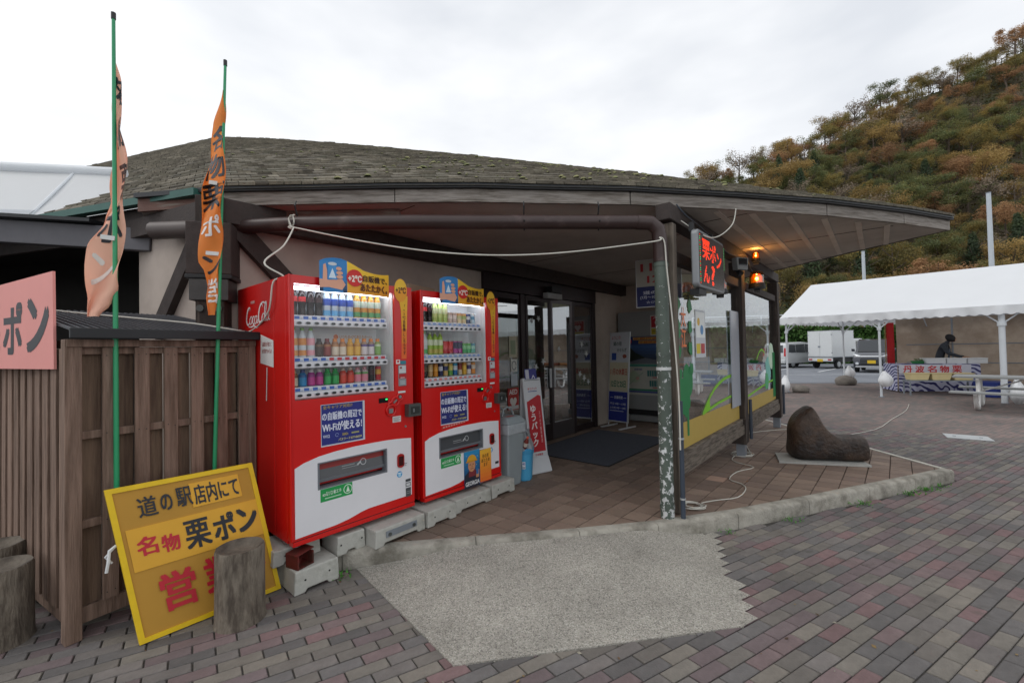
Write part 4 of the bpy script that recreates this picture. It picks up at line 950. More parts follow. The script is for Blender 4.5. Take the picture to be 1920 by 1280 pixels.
SET1 = [[COKE, COKE, ZERO, ZERO, AQ, AQ, AQ, AQ, TEA, TEA, TEA, TEA],
        [JU('#e29a4a'), JU('#e0913c'), JU('#e7a3b0'), MIN('#2a1a15', '#3b221c', '#1c1c1c', '#6a4a2a'), MIN('#5c1e1a', '#8d2a26', '#7d1f2a', '#a96a3a'), MIN('#a9744a', '#e2d3bd', '#e8892f', '#b9824f'), MIN('#a9744a', '#e2d3bd', '#e8892f', '#b9824f'), MIN('#d9a02a', '#e8b43a', '#efab2a', '#c98a1f'), MIN('#d9a02a', '#e8b43a', '#efab2a', '#c98a1f'), MIN('#a88a70', '#d8cfd0', '#e8892f', '#5a3f7d'), MIN('#a88a70', '#d8cfd0', '#e8892f', '#5a3f7d'), MIN('#8fa04a', '#7fae4f', '#e8892f', '#c9d8b0')],
        [MIN('#a5764a', '#d8c8ae', '#c9b48a', '#6f4a2a'), MIN('#2a78b0', '#2f8fc4', '#3a4f8a', '#1f5f9c'), MIN('#a03a88', '#c2418f', '#d8d8d8', '#8f2f7d'), MIN('#a03a88', '#c2418f', '#d8d8d8', '#8f2f7d'), MIN('#2f9c4f', '#3aae5c', '#2fae5a', '#1f7d3f'), MIN('#2f9c4f', '#3aae5c', '#2fae5a', '#1f7d3f'), MIN('#c23a2a', '#d94a35', '#c9b8a8', '#c23a2a'), MIN('#c23a2a', '#d94a35', '#c9b8a8', '#c23a2a'), MIN('#d9c8c8', '#e08a9c', '#d9a0a8', '#6aa45a'), MIN('#d9c8c8', '#e08a9c', '#d9a0a8', '#6aa45a'), ('slim', '#1f1a1c', '#3b1b22', '#4a4a4c', '#1f1a1c'), ('slim', '#b3272b', '#d9a43a', '#b0b0b0', '#c2303a')]]
GT = ('pet', '#b9cc7d', '#d3dfb0', '#e4e6da', '#9cb45c'); GT2 = ('pet', '#9fc04f', '#d8e2c2', '#d9dccb', '#c4b45c'); WT_ = ('pet', '#cfd8d8', '#d8dedd', '#8fc97f', '#58b86a')
CN = lambda a, b, d: ('can', a, b, '#a9a9a5', d)
SET2 = [[COKE, COKE, ZERO, GT, GT, GT, CN('#b9a99c', '#cfc4bb', '#b39f90'), CN('#b9a99c', '#cfc4bb', '#b39f90'), CN('#d2c59a', '#b3b98a', '#c9a06a'), CN('#d2c59a', '#8aa35c', '#c9a06a'), CN('#23305c', '#c9d0d8', '#2a3f7d'), CN('#a9c8d4', '#3f7d9c', '#c9dde2')],
        [WT_, WT_, GT2, GT2, GT2, ('bigcan', '#b8242e', '#cc3a3a', '#a9a9a5', ''), ('bigcan', '#b8242e', '#cc3a3a', '#a9a9a5', ''), ('bigcan', '#a83a8a', '#2f2a4f', '#a9a9a5', ''), ('bigcan', '#a83a8a', '#2f2a4f', '#a9a9a5', ''), CN('#4fae6a', '#8ac98f', '#5fae4f'), CN('#4fae6a', '#8ac98f', '#5fae4f'), CN('#6fb8a8', '#a9d2c4', '#5f9cae')],
        [('slim', '#1f1a18', '#6a5a3a', '#3a3632', '#221d1a'), ('slim', '#1f1a18', '#6a5a3a', '#3a3632', '#221d1a'), ('slim', '#b8986a', '#d2b98a', '#8a7a5c', '#c9a870'), ('slim', '#d28a2a', '#e0a23a', '#9c7a3a', '#c9822a'), ('slim', '#23294f', '#c9ccd8', '#8a8a8a', '#2a2f4f'), ('slim', '#c9a86a', '#3a3f6a', '#a9a294', '#d2b87a'), ('slim', '#5f9c4a', '#d8c86a', '#a9a294', '#c9a23a'), ('slim', '#2a6fa8', '#c9d8e0', '#a9a9a9', '#2a9cc4'), ('slim', '#c9b89a', '#8f3a2a', '#a9a294', '#7d2f2a'), ('slim', '#d9a83a', '#e8c04a', '#b3a070', '#d08a2a'), ('slim', '#d8d3cf', '#3f2f6a', '#b0b0b0', '#e0dcd8'), ('slim', '#d98a3a', '#d9ccb8', '#b0a090', '#e09a4a')]]
for S in (SET1, SET2):
    for row in S:
        for i, k in enumerate(row): row[i] = tuple(c if c else '#a9a9a5' for c in k)

def script_logo():
    """the flowing white script on the machine's side, as pen strokes in a 3 x 1.5 box"""
    S = []
    def pen(p, w): S.extend(stroke(p, w))
    def taper(n, a, b): return [a + (b - a) * math.sin(math.pi * i / (n - 1)) for i in range(n)]
    def cc(x, y, s):     # capital C with its sweeping tail
        p = bez((x + .52 * s, y + .86 * s), (x + .62 * s, y + 1.10 * s), (x + .30 * s, y + 1.16 * s), (x + .12 * s, y + .78 * s), 9)[:-1] + bez((x + .12 * s, y + .78 * s), (x - .10 * s, y + .30 * s), (x + .02 * s, y - .04 * s), (x + .28 * s, y + .02 * s), 9)[:-1] + bez((x + .28 * s, y + .02 * s), (x + .44 * s, y + .06 * s), (x + .52 * s, y + .22 * s), (x + .56 * s, y + .34 * s), 6)
        pen(p, taper(len(p), .03, .15 * s))
    def oo(x, y, s):
        p = [(x + .2 * s + .17 * s * math.cos(a) + .06 * s * math.sin(a), y + .26 * s + .24 * s * math.sin(a)) for a in [math.pi * .5 + 2 * math.pi * i / 16 for i in range(17)]]; pen(p, [.05 * s + .055 * s * abs(math.cos(math.pi * .5 + 2 * math.pi * i / 16)) for i in range(17)])
    def aa(x, y, s):
        oo(x, y, s); p = bez((x + .42 * s, y + .5 * s), (x + .36 * s, y + .25 * s), (x + .34 * s, y - .02 * s), (x + .56 * s, y + .08 * s), 8); pen(p, taper(len(p), .04, .11 * s))
    def c_(x, y, s):
        p = bez((x + .36 * s, y + .42 * s), (x + .2 * s, y + .62 * s), (x - .02 * s, y + .35 * s), (x + .08 * s, y + .12 * s), 8)[:-1] + bez((x + .08 * s, y + .12 * s), (x + .16 * s, y - .06 * s), (x + .34 * s, y + .02 * s), (x + .42 * s, y + .16 * s), 6); pen(p, taper(len(p), .04, .11 * s))
    cc(.05, .3, 1.0); oo(.52, .3, 1.0); c_(.90, .3, 1.0); aa(1.22, .3, 1.0)
    pen([(1.66, .50), (1.80, .56)], [.05, .07])
    cc(1.82, .36, 1.02); oo(2.26, .36, 1.0)
    p = bez((2.62, .42), (2.9, .95), (2.98, 1.62), (2.80, 1.5), 8)[:-1] + bez((2.80, 1.5), (2.64, 1.36), (2.58, .3), (2.82, .42), 8); pen(p, taper(len(p), .05, .11)); aa(2.84, .40, .95)
    p = bez((.18, .30), (.5, .12), (.8, .12), (1.15, .24), 8)[:-1] + bez((1.15, .24), (1.5, .06), (1.62, .04), (1.86, .22), 8); pen(p, taper(len(p), .02, .10))
    p = bez((2.05, 1.42), (2.4, 1.62), (2.62, 1.5), (2.95, 1.36), 8); pen(p, taper(len(p), .03, .10))
    return S
def machine(loc, label, sets, second=False):
    t = thing('vending_machine', label, 'vending machine', loc, TH, 'drinks vending machines')
    W, DP, H = MW, MDp, MH; x0, x1, z0, z1 = .03, .805, .95, 1.735      # window
    mb = MB(); mb.box(0, .27, 0, W, DP, H, M_redside); mb.box(0, .062, 0, x0 - .004, .268, H, M_redside); mb.box(x1 + .004, .062, 0, W, .268, H, M_redside); mb.box(x0, .062, z1 + .004, x1, .268, H, M_redside); mb.box(x0, .062, 0, x1, .268, z0 - .004, M_redside)
    mb.build('cabinet', t, bevel=.006)
    mb = MB(); f = -.002
    def dbox(a, b, c, d): mb.box(a, f, b, c, .058, d, M_red)
    dbox(0, .028, x0, H); dbox(x1, .028, W, H); dbox(x0, z1, x1, H); dbox(x0, .50, x1, z0); dbox(x0, .028, .17, .50); dbox(.17, .028, .72, .325); dbox(.72, .028, x1, .50)
    mb.build('door', t)
    mb = MB(); mb.tube([(0, -.004, .03), (0, -.004, H)], .008, M_red, 8); mb.build('door_edge', t, smooth=60)
    mb = MB(); mb.box(.005, -.012, -.005, W - .005, .05, .024, M_red); mb.box(.02, -.004, .0245, .96, .04, .0275, M_black); mb.build('kick_rail', t, bevel=.004)
    # lighted-looking display
    mb = MB(); mb.box(x0, .262, z0, x1, .269, z1, M_whitein); mb.box(x0 - .003, .062, z0, x0 + .004, .262, z1, M_whitein); mb.box(x1 - .004, .062, z0, x1 + .003, .262, z1, M_whitein); mb.box(x0 + .005, .062, z1 - .004, x1 - .005, .262, z1 + .003, mat('grey_lining', '#8b9096', .5)); mb.box(x0 + .005, .062, z0 - .003, x1 - .005, .262, z0 + .004, M_whitein)
    disp = mb.build('display_case', t)
    mb = MB(); mb.box(x0 + .02, .066, z1 - .03, x1 - .02, .085, z1 - .008, mat('display_tube', '#f2f6ff', .4, var=0, emit=7)); mb.build('light_tube', disp)
    mb = MB(); mb.box(x0 + .0005, .0175, z0 + .0005, x0 + .004, .0585, z1 - .0005, M_whitein); mb.box(x1 - .004, .0175, z0 + .0005, x1 - .0005, .0585, z1 - .0005, M_whitein); mb.build('window_bezel', t)
    for r, zb in enumerate((1.452, 1.163, .958)):
        up = zb + .042
        mb = MB(); mb.box(x0 + .012, .03, zb, x1 - .045, .07, up, M_white); mb.box(x0 + .012, .07, zb + .0, x1 - .045, .25, zb + .012, M_white)
        mb.box(x0 + .012, .048, up + .001, x1 - .045, .056, up + .034, ink('#d9dde4', .3))
        sh = mb.build('shelf', t, bevel=.004)
        mb = MB(); fr = Fr((x0 + .012, .0475, up), X3, Z3); st = '#3a66b8' if not (second and r == 2) else '#d98a86'
        if second and r < 2: st = '#8aa8d8'
        its = []
        for k in range(12):
            c = st
            if not second and r == 1 and k >= 4: c = '#c23a44'
            its += [('rect', .01 + k * .0595, .006, .034, .02, c), ('rect', .0455 + k * .0595, .008, .018, .005, '#8fa0bd')]
        draw(mb, fr, its); mb.build('price_strip', sh)
        for k in range(12):
            cx = x0 + .045 + k * .0595; b = MB(); fr = Fr((cx, .0295, zb + .021), X3, Z3)
            b.prism([fr.p(a, c, .0) for a, c in arc(0, 0, .021, .0125, 14)], (0, -.004, 0), ink('#c9ccd2', .3)); b.prism([fr.p(a, c, .0042) for a, c in arc(0, 0, .0165, .0085, 12)], (0, -.003, 0), ink('#17181b', .25))
            b.build('button', sh)
            me = bottle_mesh(*sets[r][k]); o = D.objects.new('can' if sets[r][k][0] in ('can', 'slim', 'bigcan') else 'bottle', me); COL.objects.link(o); o.parent = sh; o.location = (cx, .125, up + .033); TM[o.name] = TM[t.name].copy()
            g = 1.0 if r == 0 else (1.05 if sets[r][k][0] == 'pet' else 1.12)
            g = {0: 1.0, 1: .99 if sets[r][k][0] in ('pet', 'cola') else 1.02, 2: .90}[r]
            o.scale = (.98, .98, g); o.rotation_euler = (0, 0, .3 * k)
    # printed slogans inside the case
    mb = MB(); fr = Fr((x0, .2615, 0), X3, Z3)
    if not second: draw(mb, fr, [('disc', .42, 1.388, .02, '#e8772c'), ('text', 'いつもの+2℃あたたか〜い', .45, 1.375, .28, .028, '#d08a3a', .02)])
    draw(mb, fr, [('rect', .02, 1.60 if second else 1.49, .0, .0, '#ffffff')] if False else [('rect', .05 + .0595 * 4, 1.455, .235, .055, '#4a94d8'), ('rect', .05 + .0595 * 8, 1.455, .235, .055, '#5fae6a')] if not second else [('rect', .25, 1.235, .0001, .0001, '#dddddd')])
    mb.build('case_print', disp)
    mb = MB(); mb.box(x0 + .002, .012, z0 + .002, x1 - .002, .017, z1 - .002, G_mach); mb.build('window_pane', t)
    # lower white panel with its waved edges
    mb = MB(); top = [(.022, .495), (.12, .55), (.25, .578), (.40, .59), (.60, .592), (.80, .585), (.945, .565)]
    bot = [(.945, .062), (.72, .075), (.64, .078), (.52, .066), (.40, .05), (.25, .045), (.022, .043)]
    ox0, ox1, oz0, oz1 = .185, .705, .335, .50
    P = lambda a, b: (a, -.0035, b)
    tp = [(.022, .50), (.08, .528), (.185, .553), (.30, .566), (.45, .574), (.60, .574), (.705, .572), (.82, .566), (.945, .553)]
    bt = [(.022, .043), (.30, .05), (.40, .062), (.50, .085), (.56, .092), (.945, .092)]
    def strip_(lo, hi): 
        mb.prism([P(*q) for q in lo + hi[::-1]], (0, -.004, 0), M_white)
    strip_([(.022, oz1), (.185, oz1)], [(.022, .50 + .002), (.08, .528), (.185, .553)])
    strip_([(.185, oz1), (.705, oz1)], [(.185, .553), (.30, .566), (.45, .574), (.60, .574), (.705, .572)])
    strip_([(.705, oz1), (.945, oz1)], [(.705, .572), (.82, .566), (.945, .553)])
    strip_([(.022, oz0), (.185, oz0)], [(.022, oz1), (.185, oz1)]); strip_([(.705, oz0), (.945, oz0)], [(.705, oz1), (.945, oz1)])
    strip_(bt, [(.022, oz0), (.945, oz0)])
    mb.build('lower_panel', t)
    # delivery port
    mb = MB(); fr = Fr((0, 0, 0), X3, Z3)
    mb.box(.17, .05, oz0, .72, .2, oz0 + .006, M_black); mb.box(.17, .19, oz0, .72, .2, oz1, M_black); mb.box(ox0 - .012, -.012, oz0 - .01, ox0, .05, oz1 + .01, M_grey); mb.box(ox1, -.012, oz0 - .01, ox1 + .012, .05, oz1 + .01, M_grey)
    mb.box(ox0, -.010, oz1, ox1, .05, oz1 + .01, M_grey); mb.box(ox0, -.010, oz0 - .01, ox1, .05, oz0, M_grey); port = mb.build('delivery_port', t, bevel=.002)
    mb = MB(); mb.add([(ox0, .012, oz0 + .055), (ox1, .012, oz0 + .055), (ox1, .03, oz1), (ox0, .03, oz1)], [(0, 1, 2, 3)], mat('flap_plastic', '#4a4c50', .18, var=.05)); mb.add([(ox0, .012, oz0 + .055), (ox1, .012, oz0 + .055), (ox1, .018, oz0 + .03), (ox0, .018, oz0 + .03)], [(3, 2, 1, 0)], M_grey)
    flap = mb.build('flap', port)
    mb = MB(); fr = Fr((0, .0125, oz0 + .055), X3, Vector((0, .018, .11)))
    draw(mb, fr, ([('rect', ox0, .065, ox1 - ox0, .04, '#8f1d1a')] if not second else []) + [('line', arc(.53, .055, .022, .022, 16) + [(.552, .055)], .006, '#a9acae'), ('rect', .36, .05, .1, .006, '#8d9092'), ('rect', .36, .035, .13, .004, '#8d9092'), ('line', [(.48, .04), (.51, .06)], .012, '#b3b6b8')]); mb.build('flap_print', port)
    # recycling label, seals and notices on the white panel
    mb = MB(); fr = Fr((0, -.0077, 0), X3, Z3); GR = '#1f9a4e'
    draw(mb, fr, [('rect', .19, .235, .235, .088, GR), ('disc', .39, .281, .034, '#cfe6d4'), ('disc', .39, .281, .028, GR), ('poly', [(.376, .262), (.404, .262), (.39, .306)], '#d8ecd9'), ('text', 'ecoる/ソロ', .205, .272, .07, .028, '#e8f2e8', .02), ('text', '省エネ', .28, .274, .06, .028, '#e8f2e8', .02), ('rect', .22, .252, .12, .007, '#b9dcc0')]); mb.build('recycling_label', t)
    mb = MB(); draw(mb, fr, [('disc', .83, .282, .025, '#2f94cf'), ('disc', .83, .275, .014, '#a9d6ee'), ('rect', .81, .287, .04, .008, '#e0eef6'), ('rect', .85, .353, .05, .008, '#9aa0a4'), ('rect', .855, .340, .04, .006, '#b0b5b8')]); mb.build('round_seal', t)
    mb = MB(); draw(mb, fr, ([('rect', .885, .205, .05, .022, '#3f4246'), ('rect', .885, .165, .05, .034, '#6a6d70'), ('rect', .892, .172, .036, .02, '#c9cbcc'), ('rect', .885, .085, .05, .072, '#4a4c4f'), ('rect', .889, .11, .042, .004, '#9a9c9d'), ('rect', .889, .125, .042, .004, '#9a9c9d')] if not second else [('rect', .885, .13, .05, .024, '#2a2c2f')])); mb.build('rating_plate', t)
    # coin return cup
    mb = MB(); fr = Fr((0, -.0085, 0), X3, Z3)
    mb.prism([fr.p(a, b) for a, b in [(.838 + .03 * (1 if a > 0 else -1) * min(1, abs(a) * 1.5), .39 + b * .055) for a, b in [(math.cos(2 * math.pi * i / 20), math.sin(2 * math.pi * i / 20)) for i in range(20)]]], (0, -.012, 0), mat('cup_red', '#a5100f', .3)); 
    mb.prism([fr.p(a, b, .0122) for a, b in [(.817, .352), (.859, .352), (.859, .425), (.817, .425)]], (0, -.002, 0), ink('#3b0b0c', .2)); mb.build('return_cup', t, smooth=50)
    # note reader, coin slots, display, lock
    mb = MB(); fr = Fr((0, -.003, 0), X3, Z3)
    mb.box(.835, -.008, .985, .908, .0, 1.155, mat('reader_grey', '#8b9095', .4)); rd = mb.build('bill_acceptor', t, bevel=.003)
    mb = MB(); draw(mb, Fr((0, -.0085, 0), X3, Z3), [('rect', .838, 1.09, .066, .06, '#c9cdd0'), ('rect', .846, 1.125, .02, .016, '#8f3a3a'), ('rect', .838, 1.045, .066, .04, '#b3242a'), ('rect', .85, 1.05, .04, .006, '#e0d0d0'), ('rect', .846, .995, .05, .036, '#a3a8ac'), ('rect', .825, .93, .07, .016, '#d5d7d8')]); mb.build('reader_print', rd)
    mb = MB(); draw(mb, fr, [('rect', .855, 1.16, .055, .03, '#2f7f8f'), ('rect', .815, 1.165, .038, .035, '#e0dedb'), ('disc', .834, 1.185, .01, '#c23a3a')]); mb.build('payment_sticker', t)
    mb = MB(); q = M_red
    for cx, cz, r in ((.76, .80, .042), (.80, .868, .034), (.842, .898, .026)):
        mb.tube([(cx + r * math.cos(a), -.008, cz + r * math.sin(a)) for a in [2 * math.pi * i / 20 for i in range(20)]], .0075, q, 8, closed=True)
    mb.tube([(.728, -.008, .845), (.75, -.008, .862), (.77, -.008, .868)], .007, q, 8); mb.build('slot_surround', t, smooth=60)
    mb = MB(); mb.prism([Fr((.76, -.003, .80), X3, Z3).p(a, b) for a, b in [(-.018, -.022), (.02, -.022), (.02, .014), (-.018, .014)]], (0, -.005, 0), M_steel); mb.build('return_lever', t)
    mb = MB(); mb.bar((.785, -.006, .856), (.818, -.006, .882), .008, .012, M_steel); mb.cyl((.846, -.002, .9), (.846, -.01, .9), .013, M_steel, n=12); mb.build('coin_slot', t)
    mb = MB(); mb.box(.655, -.006, .868, .735, .0, .905, ink('#0c0d0f', .12)); lc = mb.build('price_display', t); mb = MB(); mb.box(.712, -.008, .888, .729, -.0065, .897, mat('display_green', '#2fd86a', .3, emit=1.6)); mb.build('display_digit', lc)
    mb = MB(); mb.box(W - .085, -.062, .735, W + .035, -.004, .835, M_lock); mb.box(W - .065, -.068, .755, W + .018, -.0622, .815, mat('lock_face', '#3d403f', .4, metal=.5, var=.2, vs=20)); mb.box(W - .05, -.072, .77, W - .035, -.0682, .80, M_steel); mb.build('lock_box', t, bevel=.006)
    mb = MB(); draw(mb, fr, [('rect', .775, .70, .078, .048, '#d6d3d1')] + [('rect', .782, .735 - .009 * k, .062 - .01 * (k % 2), .004, '#8a8686') for k in range(4)]); mb.build('notice_sticker', t); mb = MB(); mb.cyl((.895, -.002, .655), (.895, -.007, .655), .009, M_steel, n=10); mb.build('keyhole', t)
    # network poster
    BLU = '#232c7d' if not second else '#262d70'
    mb = MB(); px, pz, pw, ph = .205, .615, .325, .285; fr = Fr((0, -.0022, 0), X3, Z3)
    sheet(mb, fr, pw, ph, .0, '#b9bcc4', px, pz) if False else None
    draw(mb, fr, [('rect', px - .004, pz - .004, pw + .008, ph + .008, '#c4c8d2'), ('rect', px, pz + .006, pw - .012, ph - .006, BLU), ('text', '全キャリア対応!!', px + .01, pz + .255, .22, .026, '#b39a3f', .02), ('text', 'の自販機の周辺で', px + .004, pz + .175, .30, .058, '#d6daea', .035), ('text', 'Wi-Fiが使える!', px + .004, pz + .095, .30, .066, '#dde0ee', .04), ('text', 'Wi2', px + .008, pz + .055, .05, .022, '#c9cfe6', .02), ('line', arc(px + .11, pz + .066, .012, .012, 10), .003, '#8f9cd0'), ('text', 'SSID:', px + .15, pz + .055, .045, .017, '#c9b44a', .02), ('rect', px + .22, pz + .058, .06, .012, '#9c9a6a'), ('text', 'パスワード:077186059', px + .12, pz + .02, .18, .02, '#d8cf8a', .02)])
    mb.build('network_poster', t)
    if second:
        mb = MB(); draw(mb, fr, [('poly', [(.21, .575), (.5, .60), (.5, .618), (.21, .595)], '#b8423a')] + [('rect', .225 + .03 * k, .583 + .0022 * k, .02, .016, '#d98a84') for k in range(9)]); mb.build('campaign_strip', t)
        # coffee poster: a man in a yellow helmet under a starry sky
        mb = MB(); ox, oz, w, h = .46, -.015, .2, .34; fr = Fr((0, -.0125, 0), X3, Z3)
        mb.prism([fr.p(a, b, -.0015) for a, b in ((ox, oz), (ox + w + .155, oz + .02), (ox + w + .155, oz + h - .02), (ox, oz + h))], (0, -.0012, 0), ink('#1f5f96'))
        SK = '#c8906a'; cx = ox + .095
        draw(mb, fr, [('band', ox, oz, w, h, '#16365f', '#2f8fc4', 8, False), ('disc', ox + .03, oz + .3, .003, '#d8e8f2'), ('disc', ox + .17, oz + .28, .004, '#d8e8f2'), ('disc', ox + .16, oz + .2, .003, '#d8e8f2'),
            ('poly', [(ox, oz), (ox + .19, oz), (ox + .185, oz + .09), (cx + .05, oz + .15), (cx - .04, oz + .155), (ox + .005, oz + .12)], '#262a38'), ('poly', [(cx - .04, oz + .10), (cx + .05, oz + .10), (cx + .05, oz + .16), (cx - .035, oz + .16)], '#7d2f35'),
            ('poly', [(cx - .045 + .045 + .047 * math.cos(a), oz + .205 + .06 * math.sin(a)) for a in [2 * math.pi * i / 18 for i in range(18)]], SK), ('poly', arc(cx, oz + .245, .062, .06, 14, 0, 180), '#d9a32f'), ('poly', [(cx - .075, oz + .238), (cx + .07, oz + .238), (cx + .075, oz + .25), (cx - .07, oz + .252)], '#c98f22'),
            ('rect', cx - .03, oz + .212, .018, .006, '#4a2f22'), ('rect', cx + .008, oz + .212, .018, .006, '#4a2f22'), ('poly', [(cx - .004, oz + .19), (cx + .01, oz + .19), (cx + .002, oz + .212)], '#a9744f'), ('rect', cx - .018, oz + .172, .036, .006, '#8a4f3f'),
            ('poly', [(ox + .145, oz + .08), (ox + .185, oz + .08), (ox + .19, oz + .15), (ox + .15, oz + .15)], SK), ('rect', ox + .15, oz + .11, .03, .055, '#3a6fa8'), ('text', 'GEORGIA', ox + .01, oz + .022, .18, .04, '#e4e6e8', .03),
            ('band', ox + w, oz + .02, .155, h - .035, '#e8742a', '#f0b63a', 8, False), ('text', '冬の男\nあたため\nます', ox + w + .018, oz + .16, .115, .12, '#4a2a1a', .02)])
        mb.build('coffee_poster', t)
    # curved topper
    mb = MB(); fr = Fr((0, -.03, 0), X3, Z3); tx = .187; tz = 1.69
    def bow(x, y, d): s = (x - tx) / .55; return Vector((x, -.035 - .035 * math.sin(math.pi * min(max(s, 0), 1)) - d, y))
    lft = [(tx, tz), (tx + .09, tz), (tx + .187, tz), (tx + .187, tz + .232), (tx + .14, tz + .245), (tx + .09, tz + .245), (tx + .04, tz + .235), (tx, tz + .215)]
    NS = 14; topz = lambda s: .232 - .055 * min(1, s / .35) if s < .35 else .177 - .012 * math.sin((s - .35) / .65 * math.pi)
    for i in range(NS):
        a, b = i / NS, (i + 1) / NS; xa, xb = tx + .187 + .363 * a, tx + .187 + .363 * b
        ca = lambda v: '#%02x%02x%02x' % tuple(int(p + (q - p) * v) for p, q in zip((0xf2, 0xd0, 0x2f), (0xec, 0x9a, 0x2a)))
        for j in range(4):
            za, zb_ = j / 4, (j + 1) / 4
            mb.add([bow(xa, tz + topz(a) * za, 0), bow(xb, tz + topz(b) * za, 0), bow(xb, tz + topz(b) * zb_, 0), bow(xa, tz + topz(a) * zb_, 0)], [(0, 1, 2, 3)], ink(ca((1 - za) * .75 + a * .25)))
    mb.poly([bow(a, b, 0) for a, b in lft], ink('#2a7fc0'))
    SKN = '#e0a58a'; hx, hz_ = tx + .095, tz
    draw(mb, None, [('band', tx + .002, tz + .001, .183, .08, '#1c3a5c', '#2f6a9c', 3, False), ('poly', [(tx + .0, tz + .03), (tx + .06, tz + .035), (tx + .15, tz + .02), (tx + .175, tz + .06), (tx + .15, tz + .1), (tx + .06, tz + .085), (tx, tz + .09)], SKN), ('poly', [(tx + .02, tz + .06), (tx + .05, tz + .07), (tx + .05, tz + .15), (tx + .04, tz + .2), (tx + .025, tz + .19)], SKN), ('rect', tx + .055, tz + .09, .06, .11, '#3f8fcf'), ('poly', [(tx + .06, tz + .1), (tx + .085, tz + .17), (tx + .11, tz + .1)], '#d5e6f2'), ('poly', arc(tx + .085, tz + .2, .03, .012, 12), '#c9d0d5'), ('poly', arc(tx + .128, tz + .17, .02, .013, 10), SKN), ('poly', arc(tx + .133, tz + .14, .024, .014, 10), SKN), ('poly', arc(tx + .133, tz + .112, .024, .014, 10), SKN),
        ('disc', tx + .243, tz + .115, .062, '#cf2420'), ('text', '+2℃', tx + .192, tz + .085, .105, .05, '#f2e6da', .045), ('text', '自販機で、', tx + .305, tz + .095, .225, .05, '#3f1f12', .03), ('text', 'あたたかく。', tx + .285, tz + .022, .245, .06, '#5c2412', .045)], warp=bow)
    mb.build('top_sign', t)
    # orange ribbon sticker on the right of the door
    mb = MB(); fr = Fr((0, -.0022, 0), X3, Z3); q = [(.868, 1.215), (.918, 1.215), (.928, 1.6), (.935, 1.72), (.85, 1.72), (.862, 1.62), (.872, 1.45)]
    it = [('poly', [(.868, 1.205), (.916, 1.205), (.92, 1.33), (.87, 1.33)], '#e5692a'), ('poly', [(.87, 1.33), (.92, 1.33), (.924, 1.45), (.873, 1.45)], '#e8842a'), ('poly', [(.873, 1.45), (.924, 1.45), (.929, 1.6), (.868, 1.6)], '#efab30'), ('poly', [(.868, 1.6), (.929, 1.6), (.934, 1.72), (.845, 1.72)], '#f0b932'), ('poly', arc(.868, 1.762, .062, .095), '#efa12c'), ('poly', arc(.868, 1.775, .056, .078, 20, 20, 200), '#f3c43a'), ('text', '+2℃', .82, 1.738, .098, .05, '#3d1a12', .04), ('text', vert('「+2℃自販機」こちらです'), .883, 1.24, .028, .41, '#5a2a18', .02)]
    draw(mb, fr, it); mb.build('ribbon_sticker', t)
    for a in (.06, W - .06):
        for b in (.08, DP - .1): mb = MB(); mb.cyl((a, b, -.035), (a, b, 0), .016, M_steel, n=8); mb.cyl((a, b, -.038), (a, b, -.03), .03, M_steel, n=10); mb.build('foot', t)
    # side prints
    if not second:
        mb = MB(); fr = Fr((-.0015, .80, 1.455), -Y3, Z3)
        for qd in script_logo(): mb.poly([fr.p(a * .142, b * .125, .0006) for a, b in qd], ink('#e4e0de'))
        draw(mb, fr, [('text', '自販機', .10, .196, .08, .022, '#d8b8b4', .02)]); mb.build('script_logo', t)
        mb = MB(); fr = Fr((-.0015, .53, 1.17), -Y3, Z3)
        draw(mb, fr, [('poly', [(.02, .03), (.265, .0), (.265, .19), (.03, .24)], '#e2e0de'), ('text', '温暖化が進むと', .06, .15, .17, .033, '#9c3a34', .02), ('text', '氷が溶けちゃうよ!', .055, .10, .18, .033, '#9c3a34', .02), ('poly', [(.14, .0), (.155, .0), (.14, -.24), (.125, -.24)], '#e2e0de')]); mb.build('placard_sticker', t)
    return t
mloc1 = bw(-.03, 0, .297); mloc2 = bw(1.035, 0, .290)
vm1 = machine(mloc1, 'red drinks vending machine nearest the wooden fence, with script logo on its side', SET1)
vm2 = machine(mloc2, 'red drinks vending machine nearer the shop doors, with a coffee poster below its port', SET2, second=True)
mb = MB(); mb.prism([(.1, .3, MH + .002), (.5, .42, MH + .002), (.5, .9, MH + .002), (.1, .9, MH + .002)], (0, 0, .10), mat('card_box', '#a08f7a', .85, var=.1)); cb = mb.build('flat_box'); cb.matrix_world = TM[vm2.name]; tag(cb, 'flat brown cardboard box lying on top of the second vending machine', 'box')

